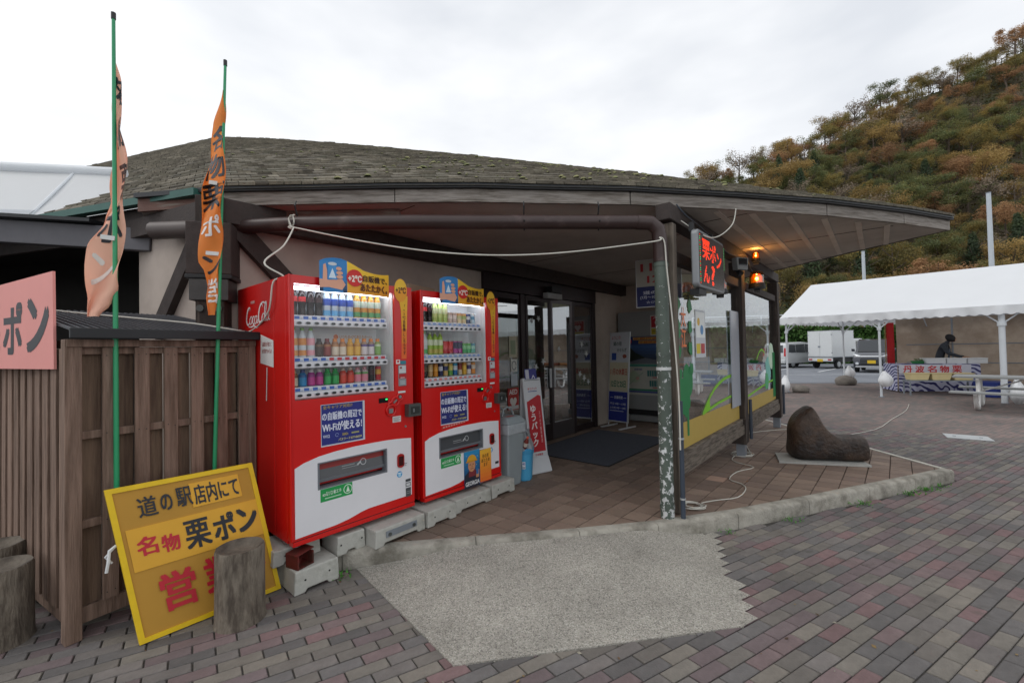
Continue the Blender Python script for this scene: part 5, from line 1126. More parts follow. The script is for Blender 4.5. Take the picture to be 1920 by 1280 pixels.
# concrete foundation blocks
def block(s, t_, z, rz, label, L=.36, Wd=.2, H=.15, strap=False):
    b = thing('concrete_block', label, 'concrete block', bw(s, t_, z), TH + rz, 'foundation blocks under the machines')
    mb = MB(); h, l, e = H, L / 2, .004
    pr = [(-l, 0), (-l + .07, 0), (-l + .085, .022), (l - .085, .022), (l - .07, 0), (l, 0), (l - .008, h), (-l + .008, h)]
    n_ = len(pr); vs = [(a, -Wd / 2, c) for a, c in pr] + [(a, Wd / 2, c) for a, c in pr]
    mb.add(vs, [(0, 1, 2, 7), (2, 3, 6, 7), (3, 4, 5, 6), (15, 10, 9, 8), (15, 14, 11, 10), (14, 13, 12, 11)] + [(i, i + n_, (i + 1) % n_ + n_, (i + 1) % n_) for i in range(n_)], M_block)
    mb.build('block_body', b, bevel=.008)
    mb = MB()
    for a in (-.08, .08): mb.cyl((a, -Wd / 2 - .0005, h * .55), (a, -Wd / 2 + .004, h * .55), .007, M_black, n=8)
    mb.build('socket', b)
    if strap: mb = MB(); mb.box(-.14, -Wd / 2 - .007, h * .45, .14, -Wd / 2 - .001, h * .45 + .045, M_galv); mb.cyl((-.11, -Wd / 2 - .016, h * .6), (-.11, -Wd / 2 - .007, h * .6), .014, M_lock, n=6); mb.cyl((.11, -Wd / 2 - .016, h * .6), (.11, -Wd / 2 - .007, h * .6), .014, M_lock, n=6); mb.build('joining_strap', b)
    return b
bB = block(.05, .25, .153, 0, 'concrete block directly under the left foot of the first machine', .32, .30, .105)
bC = block(.11, .08, .001, -.02, 'lowest concrete block, on the pavers, carrying the red iron bracket', .30, .30, .15)
bD = block(.378, .10, .122, 0, 'concrete block under the first machine next to the left foot block', .22, .24, .135)
bE = block(.725, .0, .122, .02, 'concrete block with a bolted steel strap under the first machine', .46, .26, .13, strap=True)
bF = block(1.125, .0, .122, .0, 'concrete block bridging the gap between the two machines', .31, .28, .13)
bG = block(1.53, .03, .122, .0, 'concrete block under the middle of the second machine', .46, .26, .12)
bH = block(1.95, .03, .122, .0, 'concrete block under the right foot of the second machine', .34, .24, .13)
M_rust = mat('rusty_red_iron', '#6f2b26', .6, metal=.3, var=.25, vs=14, c2='#4a2a22', c2s=8)
ib = thing('iron_bracket', 'small red painted iron bracket lying on a concrete block', 'bracket', bw(.03, .02, .1525), TH + .25)
mb = MB(); mb.box(-.06, -.06, 0, .06, .06, .008, M_rust); mb.build('base_plate', ib); mb = MB(); mb.box(-.06, -.06, .0085, -.05, .06, .085, M_rust); mb.box(.05, -.06, .0085, .06, .06, .085, M_rust); mb.build('side_plate', ib)
mb = MB(); mb.prism([(-.065, -.055, .086), (.065, -.055, .10), (.065, .055, .10), (-.065, .055, .086)], (0, 0, .007), M_rust); mb.build('top_plate', ib); mb = MB(); mb.bar((-.045, -.03, .0090), (.045, .03, .08), .02, .008, M_rust); mb.build('web', ib)
# ------------------------------------------------------------------ timber enclosure left of the machines
FA = math.atan2(.85, .52); FO = Vector((-2.44, 2.37, 0))
enc = thing('wooden_fence', 'brown board on board wooden enclosure with a dark ribbed lean-to roof', 'fence', FO, FA)
FW, FH = .955, 1.665; SANG = math.atan2(.5, -.87) - FA      # side wall direction in the local frame
sdir = Vector((math.cos(SANG), math.sin(SANG), 0))
def fx(x, y, z): return Vector((x, y, z))
def ebox(x0, y0, z0, x1, y1, z1, m, name, parent=None, bevel=.003):
    mb = MB(); mb.box(x0, y0, z0, x1, y1, z1, m); return mb.build(name, parent or enc, bevel=bevel)
ebox(-.035, -.012, 0, .035, .06, FH, M_wood, 'corner_post'); ebox(FW - .025, -.012, 0.1, FW + .02, .06, FH, M_wood, 'corner_post')
for z0, h in ((.075, .09), (.60, .045), (1.10, .045), (FH - .085, .04)): ebox(.037, .02, z0, FW - .027, .05, z0 + h, M_wood, 'rail')
ebox(-.03, -.02, FH - .043, FW + .02, .045, FH, M_wood, 'cap_rail')
nbd = 6; pw = (FW - .07) / nbd
for k in range(nbd):
    x = .045 + pw * k
    ebox(x + pw * .52, -.004, .17, x + pw * .52 + .072, .0185, FH - .046, M_wood, 'front_board')
for k in range(nbd + 1):
    x = .04 + pw * k - .02; a, b = max(x, .037), min(x + .11, FW - .03)
    if b - a > .02: ebox(a, .052, .10, b, .07, FH - .05, M_wood2, 'rear_board')
nh = MB(); rn_ = random.Random(17)
for k in range(nbd):
    for z in (.21, .62, 1.12, 1.57):
        for q in (.018, .054):
            x = .045 + pw * k + pw * .52 + q; z_ = z + rn_.uniform(-.008, .008); nh.cyl((x, -.0042, z_), (x, -.006, z_), .0032, M_black, n=6)
nh.build('nail_heads', enc, kind='stuff')
# side wall: close-set slats
def sbox(a0, a1, o0, o1, z0, z1, m, name, parent=None, bevel=.002):
    mb = MB(); nn = Vector((-sdir.y, sdir.x, 0)); nn = nn if nn.x < 0 else -nn
    p = [sdir * a + nn * o for a, o in ((a0, o0), (a1, o0), (a1, o1), (a0, o1))]
    mb.prism([(q.x, q.y, z0) for q in p], (0, 0, z1 - z0), m); return mb.build(name, parent or enc, bevel=bevel)
for k in range(11):
    a = .05 + k * .15
    sbox(a, a + .095, .0, .02, .14, FH - .05, M_wood, 'side_slat')
for z0, h in ((.05, .085), (.62, .04), (1.12, .04), (FH - .045, .045)): sbox(.037, 1.7, -.032, -.002, z0, z0 + h, M_wood, 'rail')
for k in range(10): a = .135 + k * .15; sbox(a, a + .09, -.06, -.035, .14, FH - .05, M_wood2, 'rear_slat')
# lean-to roof with standing ribs
M_ribs = mat('ribbed_roof', '#4a4b50', .45, metal=.3, var=.15, vs=3)
rfz0, rfz1 = FH + .045, FH + .23; RD = .95
rp = thing('lean_to_roof', 'dark ribbed metal lean-to roof over the wooden enclosure', 'roof', FO, FA)
mb = MB(); mb.add([(-.02, -.06, rfz0), (FW + .04, -.06, rfz0), (FW - .12, RD, rfz1), (-.06, RD, rfz1)], [(0, 1, 2, 3)], M_ribs)
for k in range(26):
    x = -.005 + k * .0385; mb.bar((x, -.058, rfz0 + .004), (x * .9 - .05, RD, rfz1 + .004), .012, .01, M_ribs)
mb.build('roof_sheet', rp); mb = MB(); mb.box(-.03, -.085, FH + .004, FW + .06, -.062, FH + .062, M_black); mb.build('edge_flashing', rp, bevel=.004)
# ---- the yellow leaning board
BLK, REDL = '#23262e', '#bf2032'
def bboard():
    A = Vector((-2.045, 2.335, .005)); B = Vector((-1.565, 2.88, .005)); r = (B - A).normalized(); back = Vector((-r.y, r.x, 0))
    lean = (Vector((0, 0, 1)) * math.cos(R(9)) + back * math.sin(R(9))).normalized(); lean = (lean + r * -.075).normalized()
    u = lean; n_ = r.cross(u).normalized()
    return A, r, n_.cross(r).normalized(), u
A, rr_, uu_, _ = bboard(); W_, H_ = .715, .855
sg = thing('leaning_sign', 'yellow framed leaning shop sign with black and red lettering, propped against the wooden fence', 'sign', A, 0)
fr = Fr((0, 0, 0), rr_, (uu_ + rr_ * -.15).normalized())
fr.n = rr_.cross(uu_).normalized()
M_yf = mat('yellow_frame', '#e6c012', .5, var=.1, vs=10); M_och = mat('ochre_board', '#bb8c33', .7, var=.07, vs=3)
mb = MB(); sheet(mb, fr, W_ - .04, H_ - .04, .02, M_och, .02, .02); mb.build('board', sg)
mb = MB()
for a, b, c, d in ((0, 0, W_, .026), (0, H_ - .026, W_, .026), (0, .026, .026, H_ - .052), (W_ - .026, .026, .026, H_ - .052)):
    mb.prism([fr.p(a, b, -.026), fr.p(a + c, b, -.026), fr.p(a + c, b + d, -.026), fr.p(a, b + d, -.026)], fr.n * .034, M_yf)
mb.build('frame', sg)
mb = MB(); sheet(mb, fr, .655, .24, .0055, mat('yellow_plate', '#e2ac33', .6, var=.04), .045, .395) if False else None
M_yp = mat('yellow_plate', '#dfa832', .6, var=.05)
mb.prism([fr.p(.045, .38, .001), fr.p(.69, .38, .001), fr.p(.69, .615, .001), fr.p(.045, .615, .001)], fr.n * .004, M_yp); mb.prism([fr.p(.36, .655, .001), fr.p(.62, .655, .001), fr.p(.62, .80, .001), fr.p(.36, .80, .001)], fr.n * .004, M_yp); mb.build('yellow_plate', sg)
mb = MB()
draw(mb, fr, [('text', '道', .115, .665, .085, .115, BLK, .02), ('text', 'の', .215, .675, .055, .095, BLK, .03), ('text', '駅', .29, .675, .075, .115, BLK, .02), ('text', '店内にて', .375, .667, .235, .12, BLK, .03), ('text', '名', .075, .455, .09, .105, REDL, .035), ('text', '物', .18, .44, .085, .10, REDL, .035), ('text', '栗', .29, .415, .125, .17, BLK, .03), ('text', 'ポ', .43, .415, .115, .165, BLK, .045), ('text', 'ン', .56, .43, .115, .15, BLK, .05), ('text', '営', .13, .115, .165, .215, REDL, .04), ('text', '業', .335, .125, .165, .215, REDL, .04), ('text', '中', .54, .14, .12, .19, REDL, .04)], d0=.0058)
mb.build('lettering', sg)
mb = MB(); mb.tube([fr.p(.0, .55, -.01), fr.p(-.03, .53, -.02), fr.p(-.045, .47, -.015), fr.p(-.06, .42, -.02)], .008, mat('white_tie', '#cdcfd0', .8), 6); mb.tube([fr.p(.0, .55, -.01), fr.p(-.05, .50, -.03), fr.p(-.03, .46, -.03)], .006, MC['white_tie'], 6); mb.build('tie', sg)
# ---- pink board on the side of the enclosure
ps = thing('pink_sign', 'salmon pink board with black brush lettering on the side of the wooden fence', 'sign', (0, 0, 0))
pr0 = Vector((-2.60, 2.42, 1.50)); pd = Vector((-.885, .465, 0)).normalized()
fr = Fr(pr0 + pd * 1.32, -pd, (0, 0, 1)); M_pk = mat('pink_board', '#e79a93', .6, var=.05, vs=2)
mb = MB(); mb.prism([fr.p(0, 0), fr.p(1.32, 0), fr.p(1.30, .56), fr.p(0, .56)], fr.n * -.012, M_pk); mb.build('board', ps)
mb = MB(); draw(mb, fr, [('text', '栗', .03, .10, .36, .34, BLK, .03), ('text', 'ポ', .45, .09, .36, .33, BLK, .045), ('text', 'ン', .89, .10, .36, .33, BLK, .05)]); mb.build('lettering', ps)
# ---- log stools
M_log = mat('log_side', '#7b7266', .95, var=.25, vs=5, bump=.6, bs=14, stretch=(7, 7, 1.6), c2='#544b42', c2s=3, c2w=(.42, .62)); M_logtop = mat('log_top', '#6d655b', .95, var=.25, vs=14, bump=.5, bs=30, c2='#4b443d', c2s=5, c2w=(.4, .6))
def stump(x, y, r, h, seed, label):
    t = thing('log_stool', label, 'log stool', (x, y, 0), 0, 'log stools on the paving'); rs_ = random.Random(seed); N = 30
    def rad(k, z): a = 2 * math.pi * k / N; return r * (1 + .035 * mnoise.noise(Vector((math.cos(a) * 2 + seed, math.sin(a) * 2, z * .6))) + .014 * math.sin(a * 9 + seed) * (1 if k % 3 else .3))
    prof = [(0, 1.05), (.03, 1.0), (.3 * h, .985), (.6 * h, .98), (h - .015, .985), (h, .95)]
    vs = [Vector((rad(k, z) * q * math.cos(2 * math.pi * k / N), rad(k, z) * q * math.sin(2 * math.pi * k / N), z)) for z, q in prof for k in range(N)]
    mb = MB(); mb.add(vs, [(i * N + k, i * N + (k + 1) % N, (i + 1) * N + (k + 1) % N, (i + 1) * N + k) for i in range(len(prof) - 1) for k in range(N)], M_log)
    mb.box(-r * 1.0 - .002, -.002, h * .62, -r * .93, .03, h * .635, M_black)
    mb.build('log', t, smooth=60)
    mb = MB(); rg = [(.95, h), (.80, h - .004), (.72, h - .022), (.45, h - .034), (.15, h - .03)]
    vs = [Vector((rad(k, h) * q * math.cos(2 * math.pi * k / N), rad(k, h) * q * math.sin(2 * math.pi * k / N), z)) for q, z in rg for k in range(N)]
    mb.add(vs, [(i * N + k, i * N + (k + 1) % N, (i + 1) * N + (k + 1) % N, (i + 1) * N + k) for i in range(len(rg) - 1) for k in range(N)] + [tuple((len(rg) - 1) * N + k for k in range(N))], M_logtop); mb.build('worn_top', t, smooth=60)
    return t
stump(-1.64, 2.555, .130, .43, 3, 'weathered grey log stool standing in front of the yellow sign')
stump(-2.87, 2.38, .142, .42, 8, 'weathered log stool cut by the picture edge, nearer of the pair left of the fence')
stump(-3.25, 2.68, .138, .41, 14, 'weathered log stool half hidden behind the nearer one left of the fence')
# ---- banner poles
M_gpole = mat('green_pole', '#2f9d6a', .35, var=.06)
def banner(pole, rows, m, label, marks, seed, ties, low=0.0):
    """rows: (z, left, right, depth swing) cloth edges around the pole, in metres"""
    (p0, p1) = [Vector(q) for q in pole]
    t = thing('banner_flag', label, 'banner', p0)
    mb = MB(); mb.tube([(p1 - p0) * (low / (p1.z - p0.z)), (p1 - p0) * .5, p1 - p0], [.0135, .0125, .009], M_gpole, 10); pl = mb.build('pole', t, smooth=60)
    mb = MB(); mb.tube([(p1 - p0) - Vector((0, 0, .02)), (p1 - p0) + Vector((0, 0, .02))], .012, M_black, 8); mb.build('pole_tip', pl)
    zs = [r[0] for r in rows]
    def row(z):
        for a, b in zip(rows, rows[1:]):
            if a[0] >= z >= b[0]: s = (a[0] - z) / max(1e-6, a[0] - b[0]); s = s * s * (3 - 2 * s); return [lerp(a[k], b[k], s) for k in range(1, 4)]
        return list(rows[-1][1:])
    def cloth(s, q, d=0.0):
        z = zs[0] + (zs[-1] - zs[0]) * q; L, Rr, dp = row(z); px = (p1 - p0) * (z / (p1.z - p0.z)); th = s * math.pi * 1.5 + seed
        x = L + (Rr - L) * (.5 - .5 * math.cos(math.pi * s)) + .012 * math.sin(q * 22 + seed + s * 5); y = dp * math.sin(th) + .02 * math.sin(q * 13 + s * 7) + .03
        fwd = Vector((-.62, .78, 0)); rgt = Vector((.78, .62, 0))
        return Vector((px.x, px.y, z)) + rgt * x + fwd * y - fwd * d
    mb = MB(); mb.grid(lambda s, q: cloth(s, q), 22, 60, m); cl = mb.build('cloth', t, smooth=180)
    mb = MB()
    for (ch, s0, s1, q0, q1, c) in marks:
        vs, fs = glyphs(ch, .03)
        for f in fs:
            P = [vs[i] for i in f]
            # split long glyph faces so that they follow the folds
            cx = sum(p[0] for p in P) / len(P); cy = sum(p[1] for p in P) / len(P)
            for i in range(len(P)):
                a, b = P[i], P[(i + 1) % len(P)]; m1 = ((a[0] + b[0]) / 2, (a[1] + b[1]) / 2); ly = P[0][2] * .0002
                for tri in ((a, m1, (cx, cy)), (m1, b, (cx, cy))): mb.add([cloth(s0 + (s1 - s0) * p[0], q1 + (q0 - q1) * p[1], .0035 + ly) for p in tri], [(0, 1, 2)], ink(c))
    mb.build('lettering', cl)
    for z, w in ties:
        px = (p1 - p0) * (z / (p1.z - p0.z)); mb = MB(); mb.bar(Vector((px.x, px.y, z)) + Vector((-.085 * w, -.045, .004)), Vector((px.x, px.y, z)) + Vector((.018, -.022, -.002)), .006, .026, mat('tie_loop', '#d9dbd8', .7)); mb.build('tie_loop', t)
    return t
M_f1 = mat('salmon_cloth', '#ffc9b0', .75, var=.06, vs=3, trans=.35); M_f2 = mat('orange_cloth', '#fb9746', .75, var=.07, vs=3, trans=.35)
banner(((-2.33, 2.515, 0), (-2.345, 2.515, 3.60)), [(3.38, -.012, .008, .02), (3.2, -.004, .022, .04), (2.95, -.004, .034, .05), (2.72, -.006, .048, .05), (2.52, -.02, .046, .05), (2.38, -.06, .040, .05), (2.2, -.115, .035, .05), (1.98, -.14, .018, .04), (1.88, -.13, -.03, .03), (1.80, -.118, -.085, .01)], M_f1,
       'salmon pink banner flag on a green pole, taller one left of the machines', [('名', .45, 1, .09, .20, '#22242c'), ('物', .45, 1, .24, .36, '#22242c'), ('栗', .5, 1, .42, .56, '#22242c'), ('ポ', .25, .8, .58, .72, '#22242c'), ('ン', .2, .7, .76, .88, '#e8e4e0')], .4, [(2.26, .5)], low=.58)
banner(((-2.075, 2.93, 0), (-1.985, 2.975, 3.62)), [(3.42, -.01, .004, .02), (3.2, -.045, .004, .05), (2.95, -.075, .006, .08), (2.7, -.10, .006, .09), (2.45, -.118, .004, .09), (2.22, -.11, .002, .08), (2.14, -.085, .0, .05), (2.0, -.075, -.008, .03), (1.84, -.045, -.03, .01)], M_f2,
       'orange banner flag on a green pole, the shorter one beside the drinks machine', [('名', .1, .85, .16, .27, '#22242c'), ('物', .1, .85, .29, .40, '#22242c'), ('栗', .1, .8, .42, .54, '#22242c'), ('ポ', .25, .8, .57, .66, '#e8e4e0'), ('ン', .2, .85, .74, .82, '#22242c'), ('営', .2, .9, .84, .95, '#e8e4e0')], 1.1, [(2.75, .7), (2.26, .8)], low=.5)
# ---- the neighbouring stall: dark opening, grey beam and white canopy
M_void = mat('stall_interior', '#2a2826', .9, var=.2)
st = thing('market_stall', 'dark open stall with a grey beam left of the shop', 'stall', (-4.6, 4.3, 0))
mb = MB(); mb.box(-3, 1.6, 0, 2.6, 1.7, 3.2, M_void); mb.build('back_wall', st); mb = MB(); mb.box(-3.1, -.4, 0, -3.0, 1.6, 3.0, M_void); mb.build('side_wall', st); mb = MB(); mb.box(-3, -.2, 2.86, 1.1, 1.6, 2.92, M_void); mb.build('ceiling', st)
mb = MB(); mb.bar((-1.6, -.55, 2.83), (1.35, -.42, 2.615), .1, .2, mat('grey_beam', '#5f5e63', .6, var=.1)); mb.build('beam', st, bevel=.006)
mb = MB(); mb.bar((-1.6, -.60, 2.95), (.9, -.50, 2.775), .14, .03, M_black); mb.build('beam_cap', st)
mb = MB(); mb.box(-1.0, .3, 1.2, -.2, .34, 1.7, mat('dim_panel', '#6a6658', .8)); mb.build('menu_board', st)
ca = thing('canopy', 'white vinyl canopy roof over the neighbouring stall', 'canopy', (-4.7, 4.6, 0))
M_can = mat('canopy_vinyl', '#f2f5f8', .5, var=.03, vs=1.2, trans=.4)
mb = MB(); c0, c1 = Vector((-1.6, -.25, 3.60)), Vector((.62, -.10, 3.50)); dz = Vector((0, -.42, -.60))
mb.grid(lambda s, q: c0.lerp(c1, s) + dz * q + Vector((0, 0, -.02 * math.sin(math.pi * q) + .01 * math.sin(s * 9))), 16, 6, M_can); mb.build('roof_sheet', ca, smooth=80)
mb = MB(); mb.tube([c0 + Vector((0, 0, .02)), c1 + Vector((0, 0, .02))], .05, M_can, 8); mb.build('ridge_tube', ca, smooth=60)
mb = MB(); b0 = c0 + dz + Vector((.72, .012, 0)); b1 = c0 + dz + Vector((1.86, .03, -.05)); mb.prism([b0, b1, b1 + Vector((-.36, -.02, -.32)), b0 + Vector((.34, 0, -.26))], (0, .01, 0), M_can); mb.build('side_curtain', ca)
mb = MB(); mb.prism([c0 + dz + Vector((-.3, .012, 0)), c0 + dz + Vector((.42, .015, -.02)), c0 + dz + Vector((.2, .012, -.22)), c0 + dz + Vector((-.1, .012, -.25))], (0, .01, 0), M_can); mb.build('side_curtain', ca)
mb = MB(); q = c0.lerp(c1, .78); mb.tube([q + Vector((0, -.02, -.02)), q + dz + Vector((0, -.012, -.0))], .012, M_can, 6); mb.build('seam', ca)
# ------------------------------------------------------------------ things at the entrance
def wframe(s, t_, z, ang=0.0): return bw(s, t_, z), TH + ang
# entrance mat
mt = thing('door_mat', 'dark blue grey entrance mat on the tiles before the glass doors', 'mat', bw(4.45, .2, .1215), TH)
mb = MB(); mb.box(-.98, -.62, 0, .98, .62, .008, M_mat); mb.build('pile', mt); mb = MB()
for a in (-1, 1): mb.box(min(a * .982, a * 1.0), -.64, 0, max(a * .982, a * 1.0), .64, .006, M_rubber); mb.box(-.98, min(a * .622, a * .64), 0, .98, max(a * .622, a * .64), .006, M_rubber)
mb.build('border', mt)
# grey bin
M_bin = mat('grey_bin_plastic', '#8f989c', .5, var=.06); M_film = glass('bin_liner', (.86, .88, .9), .12, 1.4)
gb = thing('waste_bin', 'tall grey plastic waste bin with lid beside the second drinks machine', 'waste bin', bw(2.235, .16, .121), TH)
def tub(mb, w0, d0, w1, d1, z0, z1, m):
    mb.add([(-w0, -d0, z0), (w0, -d0, z0), (w0, d0, z0), (-w0, d0, z0), (-w1, -d1, z1), (w1, -d1, z1), (w1, d1, z1), (-w1, d1, z1)], [(0, 3, 2, 1), (4, 5, 6, 7), (0, 1, 5, 4), (1, 2, 6, 5), (2, 3, 7, 6), (3, 0, 4, 7)], m); return mb
tub(MB(), .105, .15, .135, .19, 0, .62, M_bin).build('body', gb, bevel=.015)
mb = MB(); tub(mb, .142, .197, .148, .203, .55, .66, mat('liner_film', '#a9b0b5', .3, var=.15, vs=14, bump=.5, bs=14)); mb.build('liner', gb, bevel=.01)
mb = MB(); tub(mb, .155, .21, .11, .16, .661, .73, M_bin); ld_ = mb.build('lid', gb, bevel=.012)
for sy in (-.06, .08): mb = MB(); mb.tube([(-.08, sy, .725), (-.06, sy, .80), (.0, sy, .825), (.07, sy, .79), (.12, sy, .70)], .011, M_bin, 8); mb.build('handle', ld_, smooth=60)
mb = MB(); mb.box(-.07, -.13, .7305, .03, -.09, .733, ink('#b8443f')); mb.build('lid_sticker', ld_)
# blue bucket with a bag of rubbish
M_blue = mat('blue_bucket', '#4aa3cf', .45, var=.06)
bb = thing('bucket', 'small bright blue bucket lined with a clear bag next to the grey bin', 'bucket', bw(2.48, .09, .121), 0)
mb = MB(); n_ = 28; prof = [(.0, 0), (.088, 0), (.094, .02), (.112, .30), (.12, .315), (.12, .335), (.112, .335), (.104, .30), (.088, .06), (0, .06)]
for i in range(len(prof) - 1):
    a, b = prof[i], prof[i + 1]; q = lambda k: 1 + (.02 if k % 4 < 2 else 0)
    mb.add([(p[0] * q(k) * math.cos(2 * math.pi * k / n_), p[0] * q(k) * math.sin(2 * math.pi * k / n_), p[1]) for p in (a, b) for k in range(n_)], [(k, (k + 1) % n_, n_ + (k + 1) % n_, n_ + k) for k in range(n_)], M_blue)
mb.build('body', bb, smooth=35)
mb = MB(); mb.lathe([(.121, .29), (.123, .336), (.11, .35), (.09, .338)], mat('bucket_rim', '#3f95c2', .45), 24); mb.build('rim', bb, smooth=50)
fr = Fr(Vector((-.035, -.121, .14)), (1, .05, 0), (0, .06, 1)); mb = MB(); draw(mb, fr, [('rect', .02, .0, .035, .075, '#d5d8dc'), ('text', '45', .022, .04, .03, .028, '#2f3f9c', .04), ('rect', .022, .005, .03, .02, '#8f9cb0')], d0=.004); mb.build('sticker', bb)
bagm = mat('clear_bag', '#c4c8ce', .25, var=.2, vs=9, bump=.8, bs=9, trans=.5)
tb_ = tag(MB().grid(lambda s, q: Vector((0, 0, 0)) + Vector(((.11 - .05 * q + .02 * math.sin(9 * s * 6.28 + q * 5)) * math.cos(6.283 * s), (.11 - .05 * q + .02 * math.sin(7 * s * 6.28)) * math.sin(6.283 * s), .0 + .19 * q + .035 * math.sin(5 * 6.28 * s) * q)), 40, 8, bagm).build('rubbish_bag', smooth=80), 'crumpled clear plastic bag of rubbish bulging out of the blue bucket', 'bag'); tb_.location = bw(2.48, .09, .455)
me = bottle_mesh(*('pet', '#7d3a34', '#d8cfc4', '#d9604a', '#7d3a34')); o = D.objects.new('empty_bottle', me); COL.objects.link(o); o.location = bw(2.43, .05, .44); o.rotation_euler = (.5, .3, 0); tag(o, 'empty reddish drink bottle with orange cap sticking out of the blue bucket', 'bottle')
# white plastic stand sign with a red panel
ss = thing('stand_sign', 'white plastic A-frame stand sign with a red vertical panel beside the blue bucket', 'sign', bw(2.79, .17, .121), TH - R(16))
MW_ = mat('stand_plastic', '#c9ccd0', .5, var=.05)
mb = MB(); tub(mb, .17, .13, .14, .09, 0, .19, MW_); mb.build('weighted_base', ss, bevel=.015)
up = Vector((0, .13, .95)).normalized(); fr = Fr((-.13, -.09, .185), X3, up)
mb = MB(); sheet(mb, fr, .26, .92, .035, MW_); mb.build('front_board', ss, bevel=.006)
mb = MB(); fr2 = Fr((-.13, .12, .185), X3, Vector((0, -.06, .95)).normalized()); sheet(mb, fr2, .26, .90, .02, MW_); mb.build('back_board', ss, bevel=.006)
mb = MB(); draw(mb, fr, [('poly', [(.03, .06), (.235, .06), (.235, .70), (.20, .715), (.03, .64)], '#b3222c'), ('text', vert('ゆうパック'), .065, .12, .085, .48, '#e2dcdc', .035), ('text', vert('スマホで簡単発送'), .185, .16, .022, .36, '#d8b0b0', .02), ('text', 'ゆうパック', .06, .775, .13, .032, '#c23a44', .02), ('rect', .06, .757, .13, .008, '#2f3f8c'), ('rect', .03, .045, .205, .006, '#d8d8d8'), ('text', '日本郵便', .08, .015, .11, .025, '#b3222c', .02), ('rect', .02, .89, .22, .006, '#5f6266')], d0=.001); mb.build('print', ss)
mb = MB(); fr3 = Fr((-.10, .02, 1.085), X3, up); sheet(mb, fr3, .17, .12, .004, '#39397d'); draw(mb, fr3, [('rect', .01, .0, .05, .11, '#b9b9c4'), ('poly', [(.09, 0), (.12, .05), (.15, 0), (.14, 0), (.12, .03), (.10, 0)], '#d0d0dc')]); mb.build('flyer', ss)
# folding notice board by the far wall
nb_ = thing('notice_stand', 'tall three part notice stand with white, cream and blue panels before the grey cabinet', 'sign', bw(5.86, .66, .121), TH - R(100))
fr = Fr((-.22, 0, .10), X3, (0, .08, 1)); mb = MB(); sheet(mb, fr, .44, 1.62, .02, M_alu); mb.build('frame', nb_)
mb = MB(); draw(mb, fr, [('rect', .02, 1.08, .40, .52, '#c9ccd2'), ('rect', .02, .55, .40, .52, '#c9c2a6'), ('rect', .02, .02, .40, .52, '#232f86'), ('text', 'ようこそ!', .05, 1.49, .2, .06, '#b83a3a', .02), ('text', '鍋の宿', .09, 1.37, .18, .08, '#2f4f4a', .02), ('text', 'せせらぎ', .17, 1.26, .21, .07, '#2f4f4a', .02), ('rect', .06, 1.11, .1, .13, '#2f4f9c'), ('poly', blob(.34, 1.18, .04), '#9c4f3f'), ('text', '11月の休業日', .04, .84, .36, .12, '#b83a3a', .02), ('text', '12日と25日', .06, .62, .32, .12, '#2f7d62', .03), ('text', '営業時間', .14, .41, .18, .055, '#d8dce6', .02), ('rect', .05, .43, .07, .008, '#c9cede'), ('rect', .34, .43, .06, .008, '#c9cede'), ('text', '平日 9時〜17時', .05, .30, .34, .045, '#cdd2e2', .01), ('text', '土日祝 9時〜18時', .05, .23, .34, .04, '#cdd2e2', .01), ('rect', .05, .19, .3, .012, '#b9c0d8')], d0=.001); mb.build('panels', nb_)
mb = MB()
for a in (-.2, .2): mb.bar((a, -.22, .015), (a, .25, .015), .03, .025, M_alu); mb.cyl((a, .0, .02), (a, .0, .12), .012, M_alu, n=8)
mb.build('foot', nb_)
# grey cabinet against the return wall, with notices
gc = thing('storage_cabinet', 'grey metal cabinet with notices against the far end wall', 'cabinet', bw(6.60, .42, .121), TH - R(90))
M_cab = mat('cabinet_grey', '#8f9293', .5, var=.05, vs=2)
mb = MB(); mb.box(-.56, .012, .02, .62, .22, .13, mat('cabinet_plinth', '#8a8c8d', .6)); mb.box(-.54, .06, .131, .60, .22, .24, M_black); mb.box(-.56, .012, .241, .62, .22, 2.12, M_cab); mb.build('body', gc, bevel=.004)
fr = Fr((-.56, .0115, .0), X3, Z3); mb = MB(); q = Vector((0, 0, 0))
draw(mb, fr, [('rect', .66, 1.65, .33, .38, '#c9c8c2'), ('rect', .68, 1.80, .29, .21, '#b02834'), ('text', 'AED', .71, 1.96, .22, .04, '#d8b0b0', .02), ('poly', [(.825 + .075 * math.sin(a) ** 3, 1.87 + .0052 * (13 * math.cos(a) - 5 * math.cos(2 * a) - 2 * math.cos(3 * a) - math.cos(4 * a))) for a in [2 * math.pi * i / 24 for i in range(24)]], '#dcd3d0'), ('rect', .68, 1.67, .29, .11, '#b8a82f'), ('rect', .70, 1.72, .25, .015, '#6a5f2a')], d0=.001)
draw(mb, fr, [('rect', .12, 1.12, .98, .52, '#2c3f7a'), ('band', .12, 1.12, .98, .36, '#2f3844', '#3f5f94', 6, False), ('poly', [(.12, 1.14), (.45, 1.22), (.62, 1.20), (.35, 1.33), (.2, 1.48), (.12, 1.5)], '#26302a'), ('poly', [(.12, 1.12), (1.1, 1.12), (1.1, 1.18), (.7, 1.20), (.55, 1.23), (.3, 1.17)], '#6a6f78'), ('disc', .22, 1.55, .06, '#b83040'), ('text', '祝', .19, 1.52, .06, .06, '#e0d8d8', .03), ('rect', .31, 1.57, .5, .055, '#c2a24a'), ('text', '京都丹波', .32, 1.575, .48, .045, '#a8382f', .02), ('rect', .42, 1.50, .38, .055, '#c2a24a'), ('text', '全線開通', .43, 1.505, .36, .045, '#a8382f', .02), ('poly', arc(.95, 1.56, .1, .06, 18), '#c9b83f'), ('text', '7.18', .89, 1.54, .12, .04, '#a85f2f', .02)], d0=.001)
